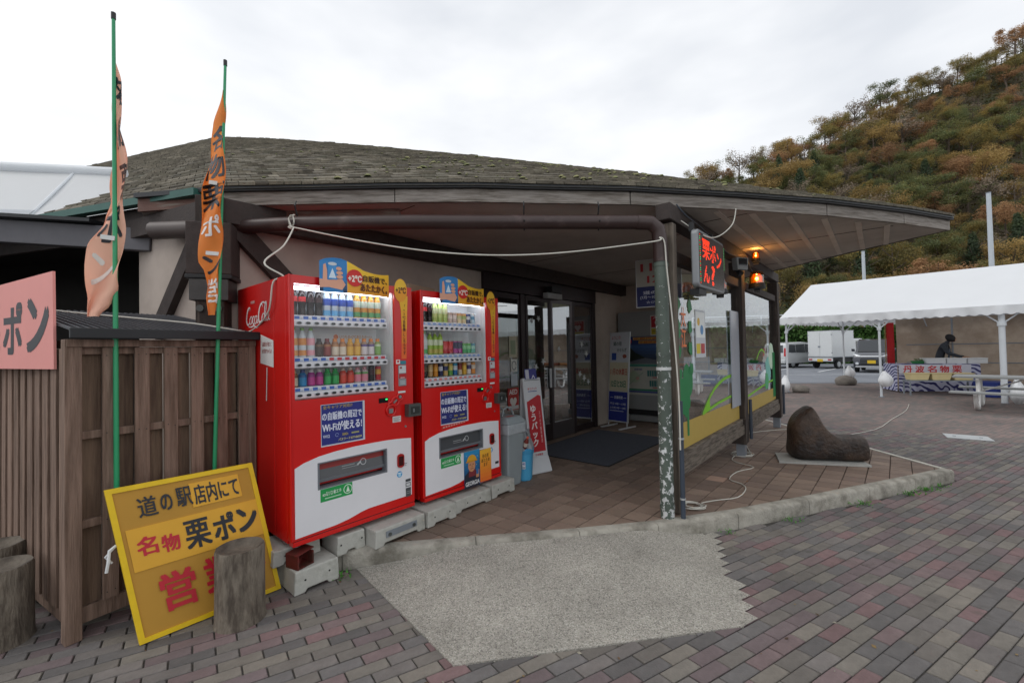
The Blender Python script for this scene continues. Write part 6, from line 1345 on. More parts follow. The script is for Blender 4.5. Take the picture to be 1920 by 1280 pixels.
draw(mb, fr, [('rect', .12, .52, .98, .59, '#b9bab0'), ('rect', .12, 1.06, .98, .05, '#4f8f80'), ('rect', .12, .60, .98, .035, '#2f7d62'), ('rect', .12, .565, .98, .03, '#2f3f8c'), ('poly', blob(.3, .85, .12), '#a9b8a0'), ('disc', .38, .84, .035, '#c9938a'), ('line', [(.2, .7), (.35, .84), (.5, .95)], .012, '#8aa88f')] + [('rect', .58 + .045 * k, .88, .036, .11, '#3f7a78') for k in range(6)] + [('rect', .62 + .045 * k, .69, .036, .11, '#3f7a78') for k in range(5)] + [('rect', .68, .85, .12, .016, '#b84a4a'), ('rect', .68, .66, .12, .016, '#b84a4a'), ('text', '道路地図', .32, .99, .16, .04, '#4a4f8a', .02)], d0=.001)
mb.build('notice', gc)
# hanging notice with the opening dates
hs_ = thing('hanging_sign', 'white and dark blue notice with red numerals hanging from the soffit behind the green pipe', 'sign', (1.94, 5.93, 2.06), TH - R(82))
fr = Fr((-.20, 0, .05), X3, Z3); mb = MB(); sheet(mb, fr, .62, .67, .02, M_alu); mb.build('board', hs_, bevel=.003)
mb = MB(); draw(mb, fr, [('rect', .012, .29, .596, .37, '#b5b2a8'), ('rect', .012, .01, .596, .28, '#1d2a6a'), ('text', '11月', .07, .49, .42, .14, '#b0242c', .04), ('text', '12日', .16, .33, .36, .12, '#b0242c', .04), ('text', '道の駅', .10, .18, .3, .05, '#c9cede', .03), ('text', '(7月〜10月の土日祝)', .06, .11, .5, .055, '#d0d5e4', .02), ('text', '☆GW・夏休', .14, .05, .36, .04, '#b9c0d8', .02)], d0=.001); mb.build('print', hs_)
mb = MB()
for a in (-.15, .37): mb.cyl((a, -.01, .721), (a, -.01, .738), .006, M_steel, n=6)
mb.build('hook', hs_)
# LED message sign
ls = thing('led_sign', 'lit message sign with red dot lettering hung under the eave beam', 'sign', bw(2.93, -1.72, 2.04), TH)
def rbox(mb, w, h, y0, y1, m, r=.03, cx=0, cz=0):
    pts = []
    for sx_, sz_, a0 in ((1, -1, -90), (1, 1, 0), (-1, 1, 90), (-1, -1, 180)):
        for i in range(5): a = R(a0 + 22.5 * i); pts.append((cx + sx_ * (w / 2 - r) + r * math.cos(a), y0, cz + sz_ * (h / 2 - r) + r * math.sin(a)))
    return mb.prism(pts, (0, y1 - y0, 0), m)
mb = MB(); rbox(mb, .80, .50, -.09, -.03, mat('sign_housing', '#85888b', .4, metal=.3, var=.08), .04, .03, .27); mb.build('housing', ls, bevel=.012)
M_ledface = mat('led_face', '#4a4648', .22, var=.25, vs=2.5)
mb = MB(); rbox(mb, .75, .45, -.0925, -.091, M_ledface, .03, .03, .27); mb.build('face', ls)
M_led = mat('led_red', '#ff3a14', .4, var=0, emit=1.1); M_ledg = mat('led_green', '#6fe08a', .4, var=0, emit=.7)
mb = MB(); fr = Fr((-.26, -.0935, .055), X3, Z3)
def ledtext(body, x, y, w, h):
    vs, fs = glyphs(body, .03)
    tri = [[vs[i] for i in f] for f in fs]; st_ = .0125; nx, nz_ = max(3, int(w / st_)), max(3, int(h / st_))
    for i in range(nx):
        for j in range(nz_):
            p = ((i + .5) / nx, (j + .5) / nz_)
            if any(inside(p, t_) for t_ in tri): mb.poly([fr.p(x + p[0] * w + a, y + p[1] * h + b, .0) for a, b in arc(0, 0, .0060, n=6)], M_led)
ledtext('栗', .0, .22, .21, .18); ledtext('ポ', .22, .22, .18, .17); ledtext('ン', .42, .19, .16, .14); ledtext('ん', .02, .02, .17, .15); ledtext('?', .25, .01, .10, .18)
mb.build('dot_lettering', ls, kind='stuff')
mb = MB()
for k in range(24): mb.poly([Vector((-.325, -.0935, .06 + .018 * k)) + Vector((a, 0, b)) for a, b in arc(0, 0, .0065, n=6)], M_led if (k * 7) % 5 < 2 else M_ledg)
for k in range(14): mb.poly([Vector((.415, -.0935, .26 + .016 * k)) + Vector((a, 0, b)) for a, b in arc(0, 0, .005, n=6)], M_ledg)
mb.build('border_lamp', ls, kind='stuff')
for a in (-.3, .26): mb = MB(); mb.box(a, -.03, .522, a + .04, .005, .60, M_black); mb.build('hanger', ls)
mb = MB(); mb.box(-.30, -.07, -.035, -.10, .01, .018, M_black); mb.build('cable_box', ls)
# amber beacons
M_amb = glass('amber_dome', (1.0, .52, .06), .10, 1.45); M_glow = mat('amber_glow', '#ff9a1e', .4, var=0, emit=5.0); M_glow2 = mat('amber_core', '#ffd27a', .4, var=0, emit=9.0); M_ambr = mat('amber_reflector', '#e08a12', .3, metal=.3, var=.1, emit=.35)
def beacon(loc, r, h, label, lit=True, hang=False):
    t = thing('beacon_lamp', label, 'beacon lamp', loc, 0)
    mb = MB(); mb.lathe([(r * 1.05, 0), (r * 1.08, h * .08), (r * .98, h * .3), (r * .9, h * .32)], M_black, 16); mb.lathe([(0, 0), (r * 1.05, 0)], M_black, 16); mb.build('base', t, smooth=40)
    mb = MB(); mb.lathe([(r * .93, h * .30), (r * .92, h * .75), (r * .8, h * .95), (r * .45, h * 1.03), (0, h * 1.04)], M_amb, 20); mb.build('dome', t, smooth=60)
    mb = MB(); mb.lathe([(0, h * .34), (r * .7, h * .36), (r * .72, h * .66), (r * .5, h * .84), (0, h * .86)], M_ambr if lit else mat('amber_plain', '#b8761a', .4, var=.1), 14); mb.build('reflector', t, smooth=60)
    mb = MB(); q = (Vector((0, 0, 0)) - Vector((loc[0], loc[1], 0))).normalized(); c = q * r * .74 + Vector((0, 0, h * .55)) + Vector((q.y, -q.x, 0)) * -r * .0
    mb.lathe([(0, -r * .3), (r * .17, -r * .2), (r * .24, 0), (r * .17, r * .2), (0, r * .3)], M_glow2 if lit else mat('amber_plain', '#b8761a', .4), 10, c); mb.build('bulb', t, smooth=80)
    if lit:
        pl_ = D.lights.new('beacon_light', 'POINT'); pl_.energy = 18 * r; pl_.color = (1.0, .42, .08); pl_.shadow_soft_size = r * .3
        po = D.objects.new('beacon_light', pl_); COL.objects.link(po); po.parent = t; po.location = q * r * 1.6 + Vector((0, 0, h * .9))
    mb = MB(); mb.bar((0, 0, -.012), Vector((-q.x, -q.y, 0)) * r * 2.4 + Vector((0, 0, -.012)), .07, .02, M_black); mb.build('bracket', t)
    return t
beacon(bw(5.22, -1.74, 2.30), .095, .23, 'large lit amber beacon lamp between the second and third eave posts')
beacon(bw(5.10, -1.76, 2.64), .05, .135, 'small lit amber beacon lamp high on the eave beam above the large one')
beacon(bw(3.46, -1.74, 2.08), .07, .15, 'amber beacon lamp on a black box just right of the lit message sign', lit=False)
# floodlight on the second post
fl = thing('floodlight', 'small grey floodlight fixed to the top of the second post', 'floodlight', bw(4.55, -1.70, 2.47), TH - R(30))
mb = MB(); mb.prism([(-.08, -.03, .0), (.08, -.03, .0), (.095, -.03, .15), (-.095, -.03, .15)], (0, .08, 0), mat('flood_grey', '#8f9394', .5)); mb.build('housing', fl, bevel=.008); mb = MB(); mb.box(-.065, -.034, .05, .065, -.0305, .135, M_carglass); mb.build('lens', fl); mb = MB(); mb.cyl((.0, .0, -.05), (.0, .05, .01), .035, M_black, n=10); mb.build('swivel', fl)
# boulder on a concrete pad
pad = MB(); pa = Vector((3.28, 5.27, .122)); e1 = Vector((.96, -.27, 0)); e2 = Vector((.27, .96, 0)); qd = [pa - e2 * .12 - e1 * .12, pa + e1 * .93 - e2 * .12, pa + e1 * .93 + e2 * .40, pa - e1 * .02 + e2 * .40]
pad.prism([pa + (q - pa) * .9 + Vector((.06, .0, 0)) for q in qd], (0, 0, .022), mat('pad_concrete', '#a9a9a4', .9, var=.12, vs=7, bump=.2)); tag(pad.build('concrete_pad'), 'thin pale concrete pad under the dark brown boulder', 'pad')
M_rock = mat('brown_rock', '#4c3b2f', .5, var=.35, vs=7, bump=.9, bs=22, c2='#2c2522', c2s=2.6, c2w=(.40, .62), spec=.4)
rk = MB(); LX = [0, .02, .06, .13, .20, .27, .31, .355, .41, .47, .53, .60, .70, .82, .935, .965, .98]
HT = [.38, .49, .58, .665, .725, .775, .785, .71, .59, .47, .39, .355, .345, .36, .355, .335, .28]; HB = [.16, .05, .0, 0, 0, 0, 0, 0, 0, 0, 0, 0, 0, 0, 0, .01, .03]; WD = [.06, .17, .24, .28, .30, .30, .295, .28, .26, .245, .24, .235, .23, .225, .21, .17, .11]
vs = []; NK = 20
for x, ht, hb, w in zip(LX, HT, HB, WD):
    for k in range(NK):
        a = 2 * math.pi * k / NK; ca, sa = math.cos(a), math.sin(a); p = 4.2
        y = w * (abs(ca) ** (2 / p)) * (1 if ca > 0 else -1); z = (ht + hb) / 2 + (ht - hb) / 2 * (abs(sa) ** (2 / p)) * (1 if sa > 0 else -1)
        taper_ = 1 - .35 * max(0, z / .7) if x < .5 else 1
        v = Vector((x, y * taper_, z)); v += mnoise.noise_vector(v * 4.5) * .030 + mnoise.noise_vector(v * 9) * .018; v.z = max(v.z, 0); vs.append(v)
M_ = len(LX); rk.add(vs, [(i * NK + k, i * NK + (k + 1) % NK, (i + 1) * NK + (k + 1) % NK, (i + 1) * NK + k) for i in range(M_ - 1) for k in range(NK)] + [tuple(range(NK - 1, -1, -1)), tuple((M_ - 1) * NK + k for k in range(NK))], M_rock)
rko = rk.build('boulder', smooth=80); rko.scale = (.83, .85, .83); rko.location = (3.45, 5.40, .144); rko.rotation_euler = (0, 0, math.atan2(-.27, .96)); ms = rko.modifiers.new('smooth', 'SUBSURF'); ms.levels = 1; ms.render_levels = 1
tag(rko, 'dark brown polished boulder shaped like a low chair on the concrete pad', 'boulder')
# cords
def cord(name, pts, r, label, m=None, dens=6):
    P = [Vector(p) for p in pts]; out_ = []
    for i in range(len(P) - 1):
        p0, p1, p2, p3 = P[max(i - 1, 0)], P[i], P[i + 1], P[min(i + 2, len(P) - 1)]
        for k in range(dens):
            t_ = k / dens; out_.append(.5 * ((2 * p1) + (p2 - p0) * t_ + (2 * p0 - 5 * p1 + 4 * p2 - p3) * t_ * t_ + (3 * p1 - p0 - 3 * p2 + p3) * t_ ** 3))
    out_.append(P[-1]); mb = MB(); mb.tube(out_, r, m or M_cord, 6); return tag(mb.build(name, smooth=80), label, 'cord')
K0 = Vector((-1.725, 3.365, 2.56))
sag = [K0.lerp(Vector((1.235, 3.555, 2.44)), k / 10) - Vector((0, .02, .0 + .17 * math.sin(math.pi * k / 10))) for k in range(11)]
cord('power_cord', [(-1.70, 3.36, 2.66), (-1.745, 3.355, 2.63), (-1.72, 3.35, 2.55)] + sag + [(1.25, 3.55, 2.47), (1.29, 3.55, 2.43), (1.305, 3.55, 2.2), (1.345, 3.55, 1.7), (1.375, 3.55, 1.15), (1.378, 3.555, .7)], .0065, 'pale cord slung from the gutter pipe to the green downpipe and down it')
kn = [(-1.725 + .02 * math.cos(a), 3.355, 2.61 + .045 * math.sin(a)) for a in [2 * math.pi * k / 10 for k in range(22)]]
cord('cord_knot', kn, .006, 'pale cord knot tied round the brown gutter pipe', dens=2)
fzz = lambda x, y, z: FO + Vector((math.cos(FA) * x - math.sin(FA) * y, math.sin(FA) * x + math.cos(FA) * y, z))
cord('supply_cord', [K0 + Vector((.02, -.01, .0)), (-1.68, 3.15, 2.36), (-1.72, 2.97, 2.2), bw(.01, .18, 2.098), bw(-.045, .22, 2.06), bw(-.052, .30, 1.85), fzz(1.0, .10, 1.742), fzz(.86, .03, 1.742), fzz(.66, .2, 1.79), fzz(.40, .45, 1.83), fzz(.2, .75, 1.87), fzz(.03, .9, 1.90)], .0065, 'pale cord from the gutter knot over the first machine and across the lean-to roof')
def coil(c, r, n, seed, sq=.6, z0=.127):
    rs_ = random.Random(seed); out_ = []
    for k in range(n * 14):
        a = 2 * math.pi * k / 14; q = r * (1 + .18 * math.sin(k * .37 + seed) + rs_.uniform(-.03, .03)); out_.append((c[0] + q * math.cos(a) + .02 * math.sin(k * .21), c[1] + q * math.sin(a) * .95 + .02 * math.cos(k * .17), z0 + .0035 * (k / 14) + rs_.uniform(0, .003)))
    return out_
ca_ = coil((1.585, 3.84), .085, 5, 2)
trail = [(1.70, 3.92, .127), (1.86, 3.98, .127), (2.10, 4.05, .127), (2.30, 4.28, .127), (2.34, 4.44, .127), (2.30, 4.60, .127), (2.52, 4.86, .127), (2.80, 5.02, .127), (2.72, 5.24, .127), (2.74, 5.40, .127)]
cord('extension_cord', ca_ + trail + coil((2.98, 5.62), .12, 4, 5)[8:] + [(3.2, 5.85, .127), (3.33, 6.15, .127), (3.55, 6.6, .127), (3.9, 7.0, .127), (4.6, 7.2, .128), (4.95, 7.25, .09), (5.2, 7.1, .012), (6.4, 7.6, .012), (7.6, 8.6, .012), (8.8, 9.6, .012), (9.8, 10.6, .012)], .0052, 'long pale extension cord coiled beside the glass screens and trailing past the boulder', dens=3)
cord('sign_cable', [bw(2.6, -1.66, 2.66), bw(2.75, -1.86, 2.5), bw(2.95, -1.98, 2.62), bw(3.05, -2.0, 2.795)], .005, 'thin pale cable looping from the lit message sign up to the soffit')
cord('beam_cable', [bw(2.5, -1.66, 2.78), bw(2.62, -1.70, 2.70), bw(3.2, -1.655, 2.72), bw(4.2, -1.66, 2.62), bw(4.9, -1.68, 2.70), bw(5.3, -1.66, 2.58), bw(5.9, -1.66, 2.56), bw(6.4, -1.66, 2.60)], .006, 'dark grey cable draped along the eave beam', M_conduit)
# ------------------------------------------------------------------ marquee tent on the right
TAo = Vector((8.91, 13.85, 0)); te = Vector((.68, -.73, 0)).normalized(); tg = Vector((.85, .53, 0)).normalized(); TD = 4.2; TL = 11.0
HZ, EZT, RZT = 2.17, 2.40, 3.62
tent = thing('marquee_tent', 'large white vinyl marquee with scalloped valance on thin poles over the stall', 'tent', TAo, 0)
def tp_(k, d, z): return te * k + tg * (TD * d) + Vector((0, 0, z))
mb = MB()
def slope(s, q, side):
    k = -.12 + (TL + .24) * s; d = (-.03 + .53 * q) if side == 0 else (1.03 - .53 * q)
    z = lerp(EZT, RZT, q) - .07 * math.sin(math.pi * q) * abs(math.sin(math.pi * k / 2.3)) + .012 * mnoise.noise(Vector((k * 2, q * 3, side)))
    return tp_(k, d, z)
mb.grid(lambda s, q: slope(s, q, 0), 44, 10, M_vinyl); mb.grid(lambda s, q: slope(s, q, 1), 44, 10, M_vinyl)
mb.build('roof_sheet', tent, smooth=60)
def valance(p0, p1, n_, name='valance'):
    mb = MB(); d = p1 - p0; L = d.length; nn = d.cross(Vector((0, 0, 1))).normalized(); per = .20; N = int(L / per) * 6
    top, bot = [], []
    for i in range(N + 1):
        w = L * i / N; ph = (w / per) % 1; q = .045 * abs(math.sin(math.pi * ph)); o = nn * (.022 * math.sin(w * 7.1) + .012 * math.sin(w * 19))
        top.append(p0 + d * (w / L) + Vector((0, 0, EZT - .004))); bot.append(p0 + d * (w / L) + o + Vector((0, 0, HZ + .045 - q)))
    mid = [a.lerp(b, .5) + (b - a).cross(d).normalized() * .01 * math.sin(i * .5) for i, (a, b) in enumerate(zip(top, bot))]
    n1 = N + 1; mb.add(top + mid + bot, [(r * n1 + i, r * n1 + i + 1, (r + 1) * n1 + i + 1, (r + 1) * n1 + i) for r in range(2) for i in range(N)], M_vinyl); mb.build(name, tent, smooth=80)
c00, c10, c01, c11 = tp_(-.12, -.03, 0), tp_(TL + .12, -.03, 0), tp_(-.12, 1.03, 0), tp_(TL + .12, 1.03, 0)
valance(c00, c10, 0); valance(c01, c11, 0); valance(c00, c01, 0)
legs = [(0, 0), (2.3, 0), (4.6, 0), (7.7, 0), (TL, 0), (0, 1), (2.3, 1), (4.6, 1), (7.7, 1), (TL, 1)]
for k, d in legs:
    b = tp_(k, d, 0); mb = MB(); r = .03 if not (k == 4.6 and d == 0) else .06
    mb.tube([b + Vector((0, 0, .01)), b + Vector((0, 0, EZT - .05))], r, M_tubewhite, 10); lg = mb.build('leg', tent, smooth=60)
    mb = MB(); mb.tube([b, b + Vector((0, 0, .012))], .07, M_galv, 10); mb.build('foot_plate', lg)
    mb = MB(); mb.tube([b + Vector((0, 0, 1.9)), b + Vector((0, 0, 1.98))], r + .022, M_tubewhite, 10)
    for sg_ in (-1, 1):
        if 0 <= k + sg_ * .5 <= TL + .01: mb.tube([b + Vector((0, 0, 1.94)), b + te * .42 * sg_ + Vector((0, 0, 2.33))], .018, M_tubewhite, 6)
    mb.tube([b + Vector((0, 0, 1.94)), b + tg * (.42 if d == 0 else -.42) + Vector((0, 0, 2.33))], .018, M_tubewhite, 6); mb.build('brace', lg)
mb = MB()
for d in (0, 1): mb.tube([tp_(0, d, EZT - .04), tp_(TL, d, EZT - .04)], .024, M_tubewhite, 8)
for k in (0, 2.3, 4.6, 7.7, TL): mb.tube([tp_(k, 0, EZT - .04), tp_(k, .5, RZT - .05), tp_(k, 1, EZT - .04)], .022, M_tubewhite, 8)
mb.build('roof_frame', tent)
# rear tarpaulin, hung with folds
mb = MB(); mb.grid(lambda s, q: tp_(1.5 + (TL - 1.65) * s, .985, .03 + 2.3 * q) + tg * (.07 * math.sin(s * 60) * (1 - .5 * q) + .05 * math.sin(s * 23 + q * 3)), 120, 8, M_tarp); mb.build('rear_tarpaulin', tent, smooth=80)
mb = MB()
for z in (.85, 1.45): mb.tube([tp_(1.8, .95, z), tp_(TL, .95, z)], .018, M_galv, 6)
for k in (2.9, 4.0): mb.tube([tp_(k, .955, .02), tp_(k, .955, 2.3)], .025, M_galv, 6)
mb.build('rear_rail', tent)
def bagw(loc, label, s=1.0, seed=1):
    mb = MB(); wm = mat('weight_bag', '#dcdee0', .6, var=.06, vs=5)
    def f(a, q):
        th = 2 * math.pi * a; r = .21 * math.sin(math.pi * min(1, .06 + q * .9)) ** .8 * (1 - .75 * q ** 2.2) + .02; z = .62 * q
        return Vector((r * math.cos(th) * 1.15 + .02 * math.sin(5 * th + seed), r * math.sin(th) * .8 + .02 * math.cos(4 * th), z)) * s
    mb.grid(f, 24, 14, wm); o = mb.build('weight_bag', smooth=80); o.location = loc; o.rotation_euler = (.05, .12, seed); return tag(o, label, 'bag', 'weight bags tied to the tent legs')
def wl(k, d, z=.02, ox=0, oy=0): p = TAo + tp_(k, d, z); return (p.x + ox, p.y + oy, p.z)
bagw(wl(0, 0, .0, -.18, -.12), 'white sand bag at the front left leg of the marquee, beside a grey stone', .9, 1)
bagw(wl(0, 1, .24, .1, -.16), 'white sand bag resting on a stone at the rear left leg of the marquee', .75, 2)
bagw(wl(2.3, 0, .30, .06, -.12), 'white sand bag tied to the marquee leg in front of the dark car', .72, 3)
bagw(wl(4.6, 0, .0, .22, -.1), 'large white sand bag at the thick marquee leg behind the picnic table', .95, 4)
def stone(loc, r, seed, label):
    mb = MB(); mb.grid(lambda a, q: (lambda v: Vector((v.x * r * 1.2, v.y * r, max(0, v.z * r * .8 + r * .35))) + mnoise.noise_vector(v * 1.6 + Vector((seed, 0, 0))) * r * .22)(Vector((math.cos(6.2832 * a) * math.sin(math.pi * q), math.sin(6.2832 * a) * math.sin(math.pi * q), math.cos(math.pi * q)))), 14, 9, mat('grey_stone', '#77716a', .95, var=.25, vs=6, bump=.5, bs=20)); o = mb.build('stone', smooth=70); o.location = loc; return tag(o, label, 'stone')
stone(wl(0, 0, 0, .34, -.1), .21, 3, 'grey stone weighting the front left leg of the marquee'); stone(wl(0, 1, 0, -.05, -.12), .30, 7, 'larger grey stone weighting the rear left leg of the marquee')
# red banner hanging at the rear corner
rbn = thing('red_banner', 'narrow red vertical banner hanging beside the brown tarpaulin under the marquee', 'banner', TAo + tp_(1.5, .86, 0), 0)
mb = MB(); mb.grid(lambda s, q: Vector((-.13 + .26 * s, .02 * math.sin(6 * s), .72 + 1.5 * q)), 6, 8, mat('red_cloth', '#c21d22', .7, var=.08)); mb.build('cloth', rbn, smooth=80); mb = MB(); mb.cyl((-.15, .02, 0), (-.15, .02, 2.24), .014, mat('bamboo', '#9c7a45', .6), n=8); mb.build('pole', rbn)
# draped sales table with lettered front
M_drape = mat('drape_print', '#c9cbe0', .7, var=.05)
n, l = M_drape.node_tree.nodes, M_drape.node_tree.links
t = n.new('ShaderNodeTexCoord'); wv = n.new('ShaderNodeTexWave'); wv.wave_type = 'RINGS'; wv.inputs['Scale'].default_value = 3.2; wv.inputs['Distortion'].default_value = 7; wv.inputs['Detail'].default_value = 1.5; wv.inputs['Detail Scale'].default_value = 1.0; l.new(t.outputs['Object'], wv.inputs['Vector'])
cr = n.new('ShaderNodeValToRGB'); cr.color_ramp.interpolation = 'CONSTANT'; e = cr.color_ramp.elements; e[0].color = (*lin('#2f2f6a'), 1); e[1].position = .42; e[1].color = (*lin('#c4c6dc'), 1); w_ = e.new(.3); w_.color = (*lin('#5a5aa0'), 1); l.new(wv.outputs['Color'], cr.inputs[0]); l.new(cr.outputs[0], n['Principled BSDF'].inputs['Base Color'])
ta0 = Vector((11.95, 13.25, 0)); tb0 = Vector((13.85, 12.66, 0)); tdv = (tb0 - ta0).normalized(); tn = Vector((-tdv.y, tdv.x, 0)); TLn = (tb0 - ta0).length
tt = thing('sales_table', 'sales table with blue and white printed drape and red lettering on its front', 'table', ta0, 0)
mb = MB(); mb.prism([Vector((0, 0, .83)), tdv * TLn + Vector((0, 0, .83)), tdv * TLn + tn * .8 + Vector((0, 0, .83)), tn * .8 + Vector((0, 0, .83))], (0, 0, .03), M_drape); mb.build('table_top', tt)
def dr(s, q, c): return c(s) + Vector((0, 0, .855 - .80 * q))
mb = MB(); mb.grid(lambda s, q: tdv * (TLn * s) - tn * (.012 + .03 * q * (1 + math.sin(s * 40))) + Vector((0, 0, .858 - .82 * q)), 60, 6, M_drape); mb.grid(lambda s, q: tn * (.8 * s) - tdv * (.012 + .02 * q * (1 + math.sin(s * 20))) + Vector((0, 0, .858 - .82 * q)), 14, 6, M_drape); mb.build('drape', tt, smooth=80)
fr = Fr(-tn * .06 + Vector((0, 0, .57)), tdv, (0, 0, 1)); mb = MB()
sheet(mb, fr, 1.75, .28, .004, '#d3d3de'); draw(mb, fr, [('text', c, .10 + .30 * k, .03, .23, .22, '#c8343a', .05) for k, c in enumerate('丹波名物栗')], d0=.002); mb.build('lettered_banner', tt)
for a, b in ((.1, .1), (.1, .7), (TLn - .1, .1), (TLn - .1, .7)): mb = MB(); mb.cyl(tdv * a + tn * b, tdv * a + tn * b + Vector((0, 0, .83)), .02, M_galv, n=6); mb.build('leg', tt)
# low stand with three yellow tubs
ls0 = Vector((11.55, 12.45, 0)); lt_ = thing('low_stand', 'low metal stand in front of the sales table carrying yellow tubs', 'stand', ls0, math.atan2(-.33, 1))
mb = MB(); mb.box(0, 0, .40, 1.55, .4, .43, M_galv); mb.build('shelf', lt_)
for a, b in ((.03, .03), (.03, .37), (1.52, .03), (1.52, .37)): mb = MB(); mb.box(a - .015, b - .015, 0, a + .015, b + .015, .399, M_galv); mb.build('leg', lt_)
M_tub = mat('yellow_tub', '#e0cf9c', .45, var=.05)
for k, lab in enumerate(('leftmost of three pale yellow tubs on the low stand before the sales table', 'middle of three pale yellow tubs on the low stand before the sales table', 'rightmost of three pale yellow tubs on the low stand, half behind the picnic table top')):
    p = TM[lt_.name] @ Vector((.27 + .50 * k, .2, .431)); tbx = thing('plastic_tub', lab, 'tub', p, math.atan2(-.33, 1), 'yellow tubs on the low stand'); mb = MB(); tub(mb, .20, .15, .235, .18, 0, .19, M_tub); mb.build('body', tbx, bevel=.02); mb = MB(); mb.box(-.25, -.195, .191, .25, .195, .205, M_tub); mb.build('rim', tbx, bevel=.004)
M_foam = mat('white_foam', '#dfe1e2', .7, var=.05)
for k, lab in enumerate(('leftmost of three white foam boxes on the sales table', 'middle one of three white foam boxes on the sales table', 'rightmost of three white foam boxes on the sales table')):
    p = ta0 + tdv * (1.02 + .50 * k) + tn * .3; fb = thing('foam_box', lab, 'box', (p.x, p.y, .862), math.atan2(tdv.y, tdv.x), 'foam boxes on the sales table'); mb = MB(); mb.box(-.235, -.18, 0, .235, .18, .13, M_foam); mb.build('box_body', fb, bevel=.012); mb = MB(); mb.box(-.24, -.185, .131, .24, .185, .17, M_foam); mb.build('lid', fb, bevel=.01)
p = ta0 + tdv * .72 + tn * .35; gbk = thing('produce_basket', 'small green basket of produce on the left part of the sales table', 'basket', (p.x, p.y, .862)); mb = MB(); tub(mb, .14, .1, .17, .13, 0, .09, mat('green_basket', '#3f8a4f', .5)); mb.build('basket_body', gbk); mb = MB()
for q in range(9): leaf_cloud(mb, (ri.uniform(-.1, .1), ri.uniform(-.08, .08), .12), (.05, .05, .04), 10, .03, ink(ri.choice(['#6a7a4a', '#a9a9a0', '#8a8f6a'])), ri)
mb.build('produce', gbk)
# crates and bags at the right end under the marquee
p = TAo + tp_(5.6, .50, 0); ck = thing('work_bench', 'dark work bench with orange goods under the right part of the marquee', 'bench', p, math.atan2(te.y, te.x)); mb = MB(); mb.box(-.9, -.35, .70, 2.6, .35, .74, mat('bench_wood', '#5f4a3c', .7)); mb.build('bench_top', ck)
for a in (-.85, .9, 2.5): mb = MB(); mb.box(a - .03, -.3, 0, a + .03, .3, .699, M_black); mb.build('leg', ck)
for k in range(5): q = p + te * (-.6 + .55 * k) + Vector((0, 0, .745)); fb = thing('produce_tray', ['orange tray nearest the white foam boxes on the work bench', 'second orange tray from the foam boxes on the work bench', 'third tray from the foam boxes on the work bench, brownish red', 'fourth tray from the foam boxes on the work bench', 'tray at the far right end of the work bench'][k], 'tray', q, math.atan2(te.y, te.x), 'trays on the work bench'); mb = MB(); tub(mb, .2, .15, .23, .17, 0, .1, ink(['#a9683f', '#b37a48', '#8f4a3c', '#a86a4a', '#94563f'][k])); mb.build('tray_body', fb, bevel=.01)
bt = thing('storage_crate', 'blue plastic crate on the ground beside the sales table', 'crate', TAo + tp_(4.1, .42, .0), .3); mb = MB(); tub(mb, .28, .22, .32, .25, 0, .42, mat('blue_crate', '#23357a', .5)); mb.build('crate_body', bt, bevel=.01)
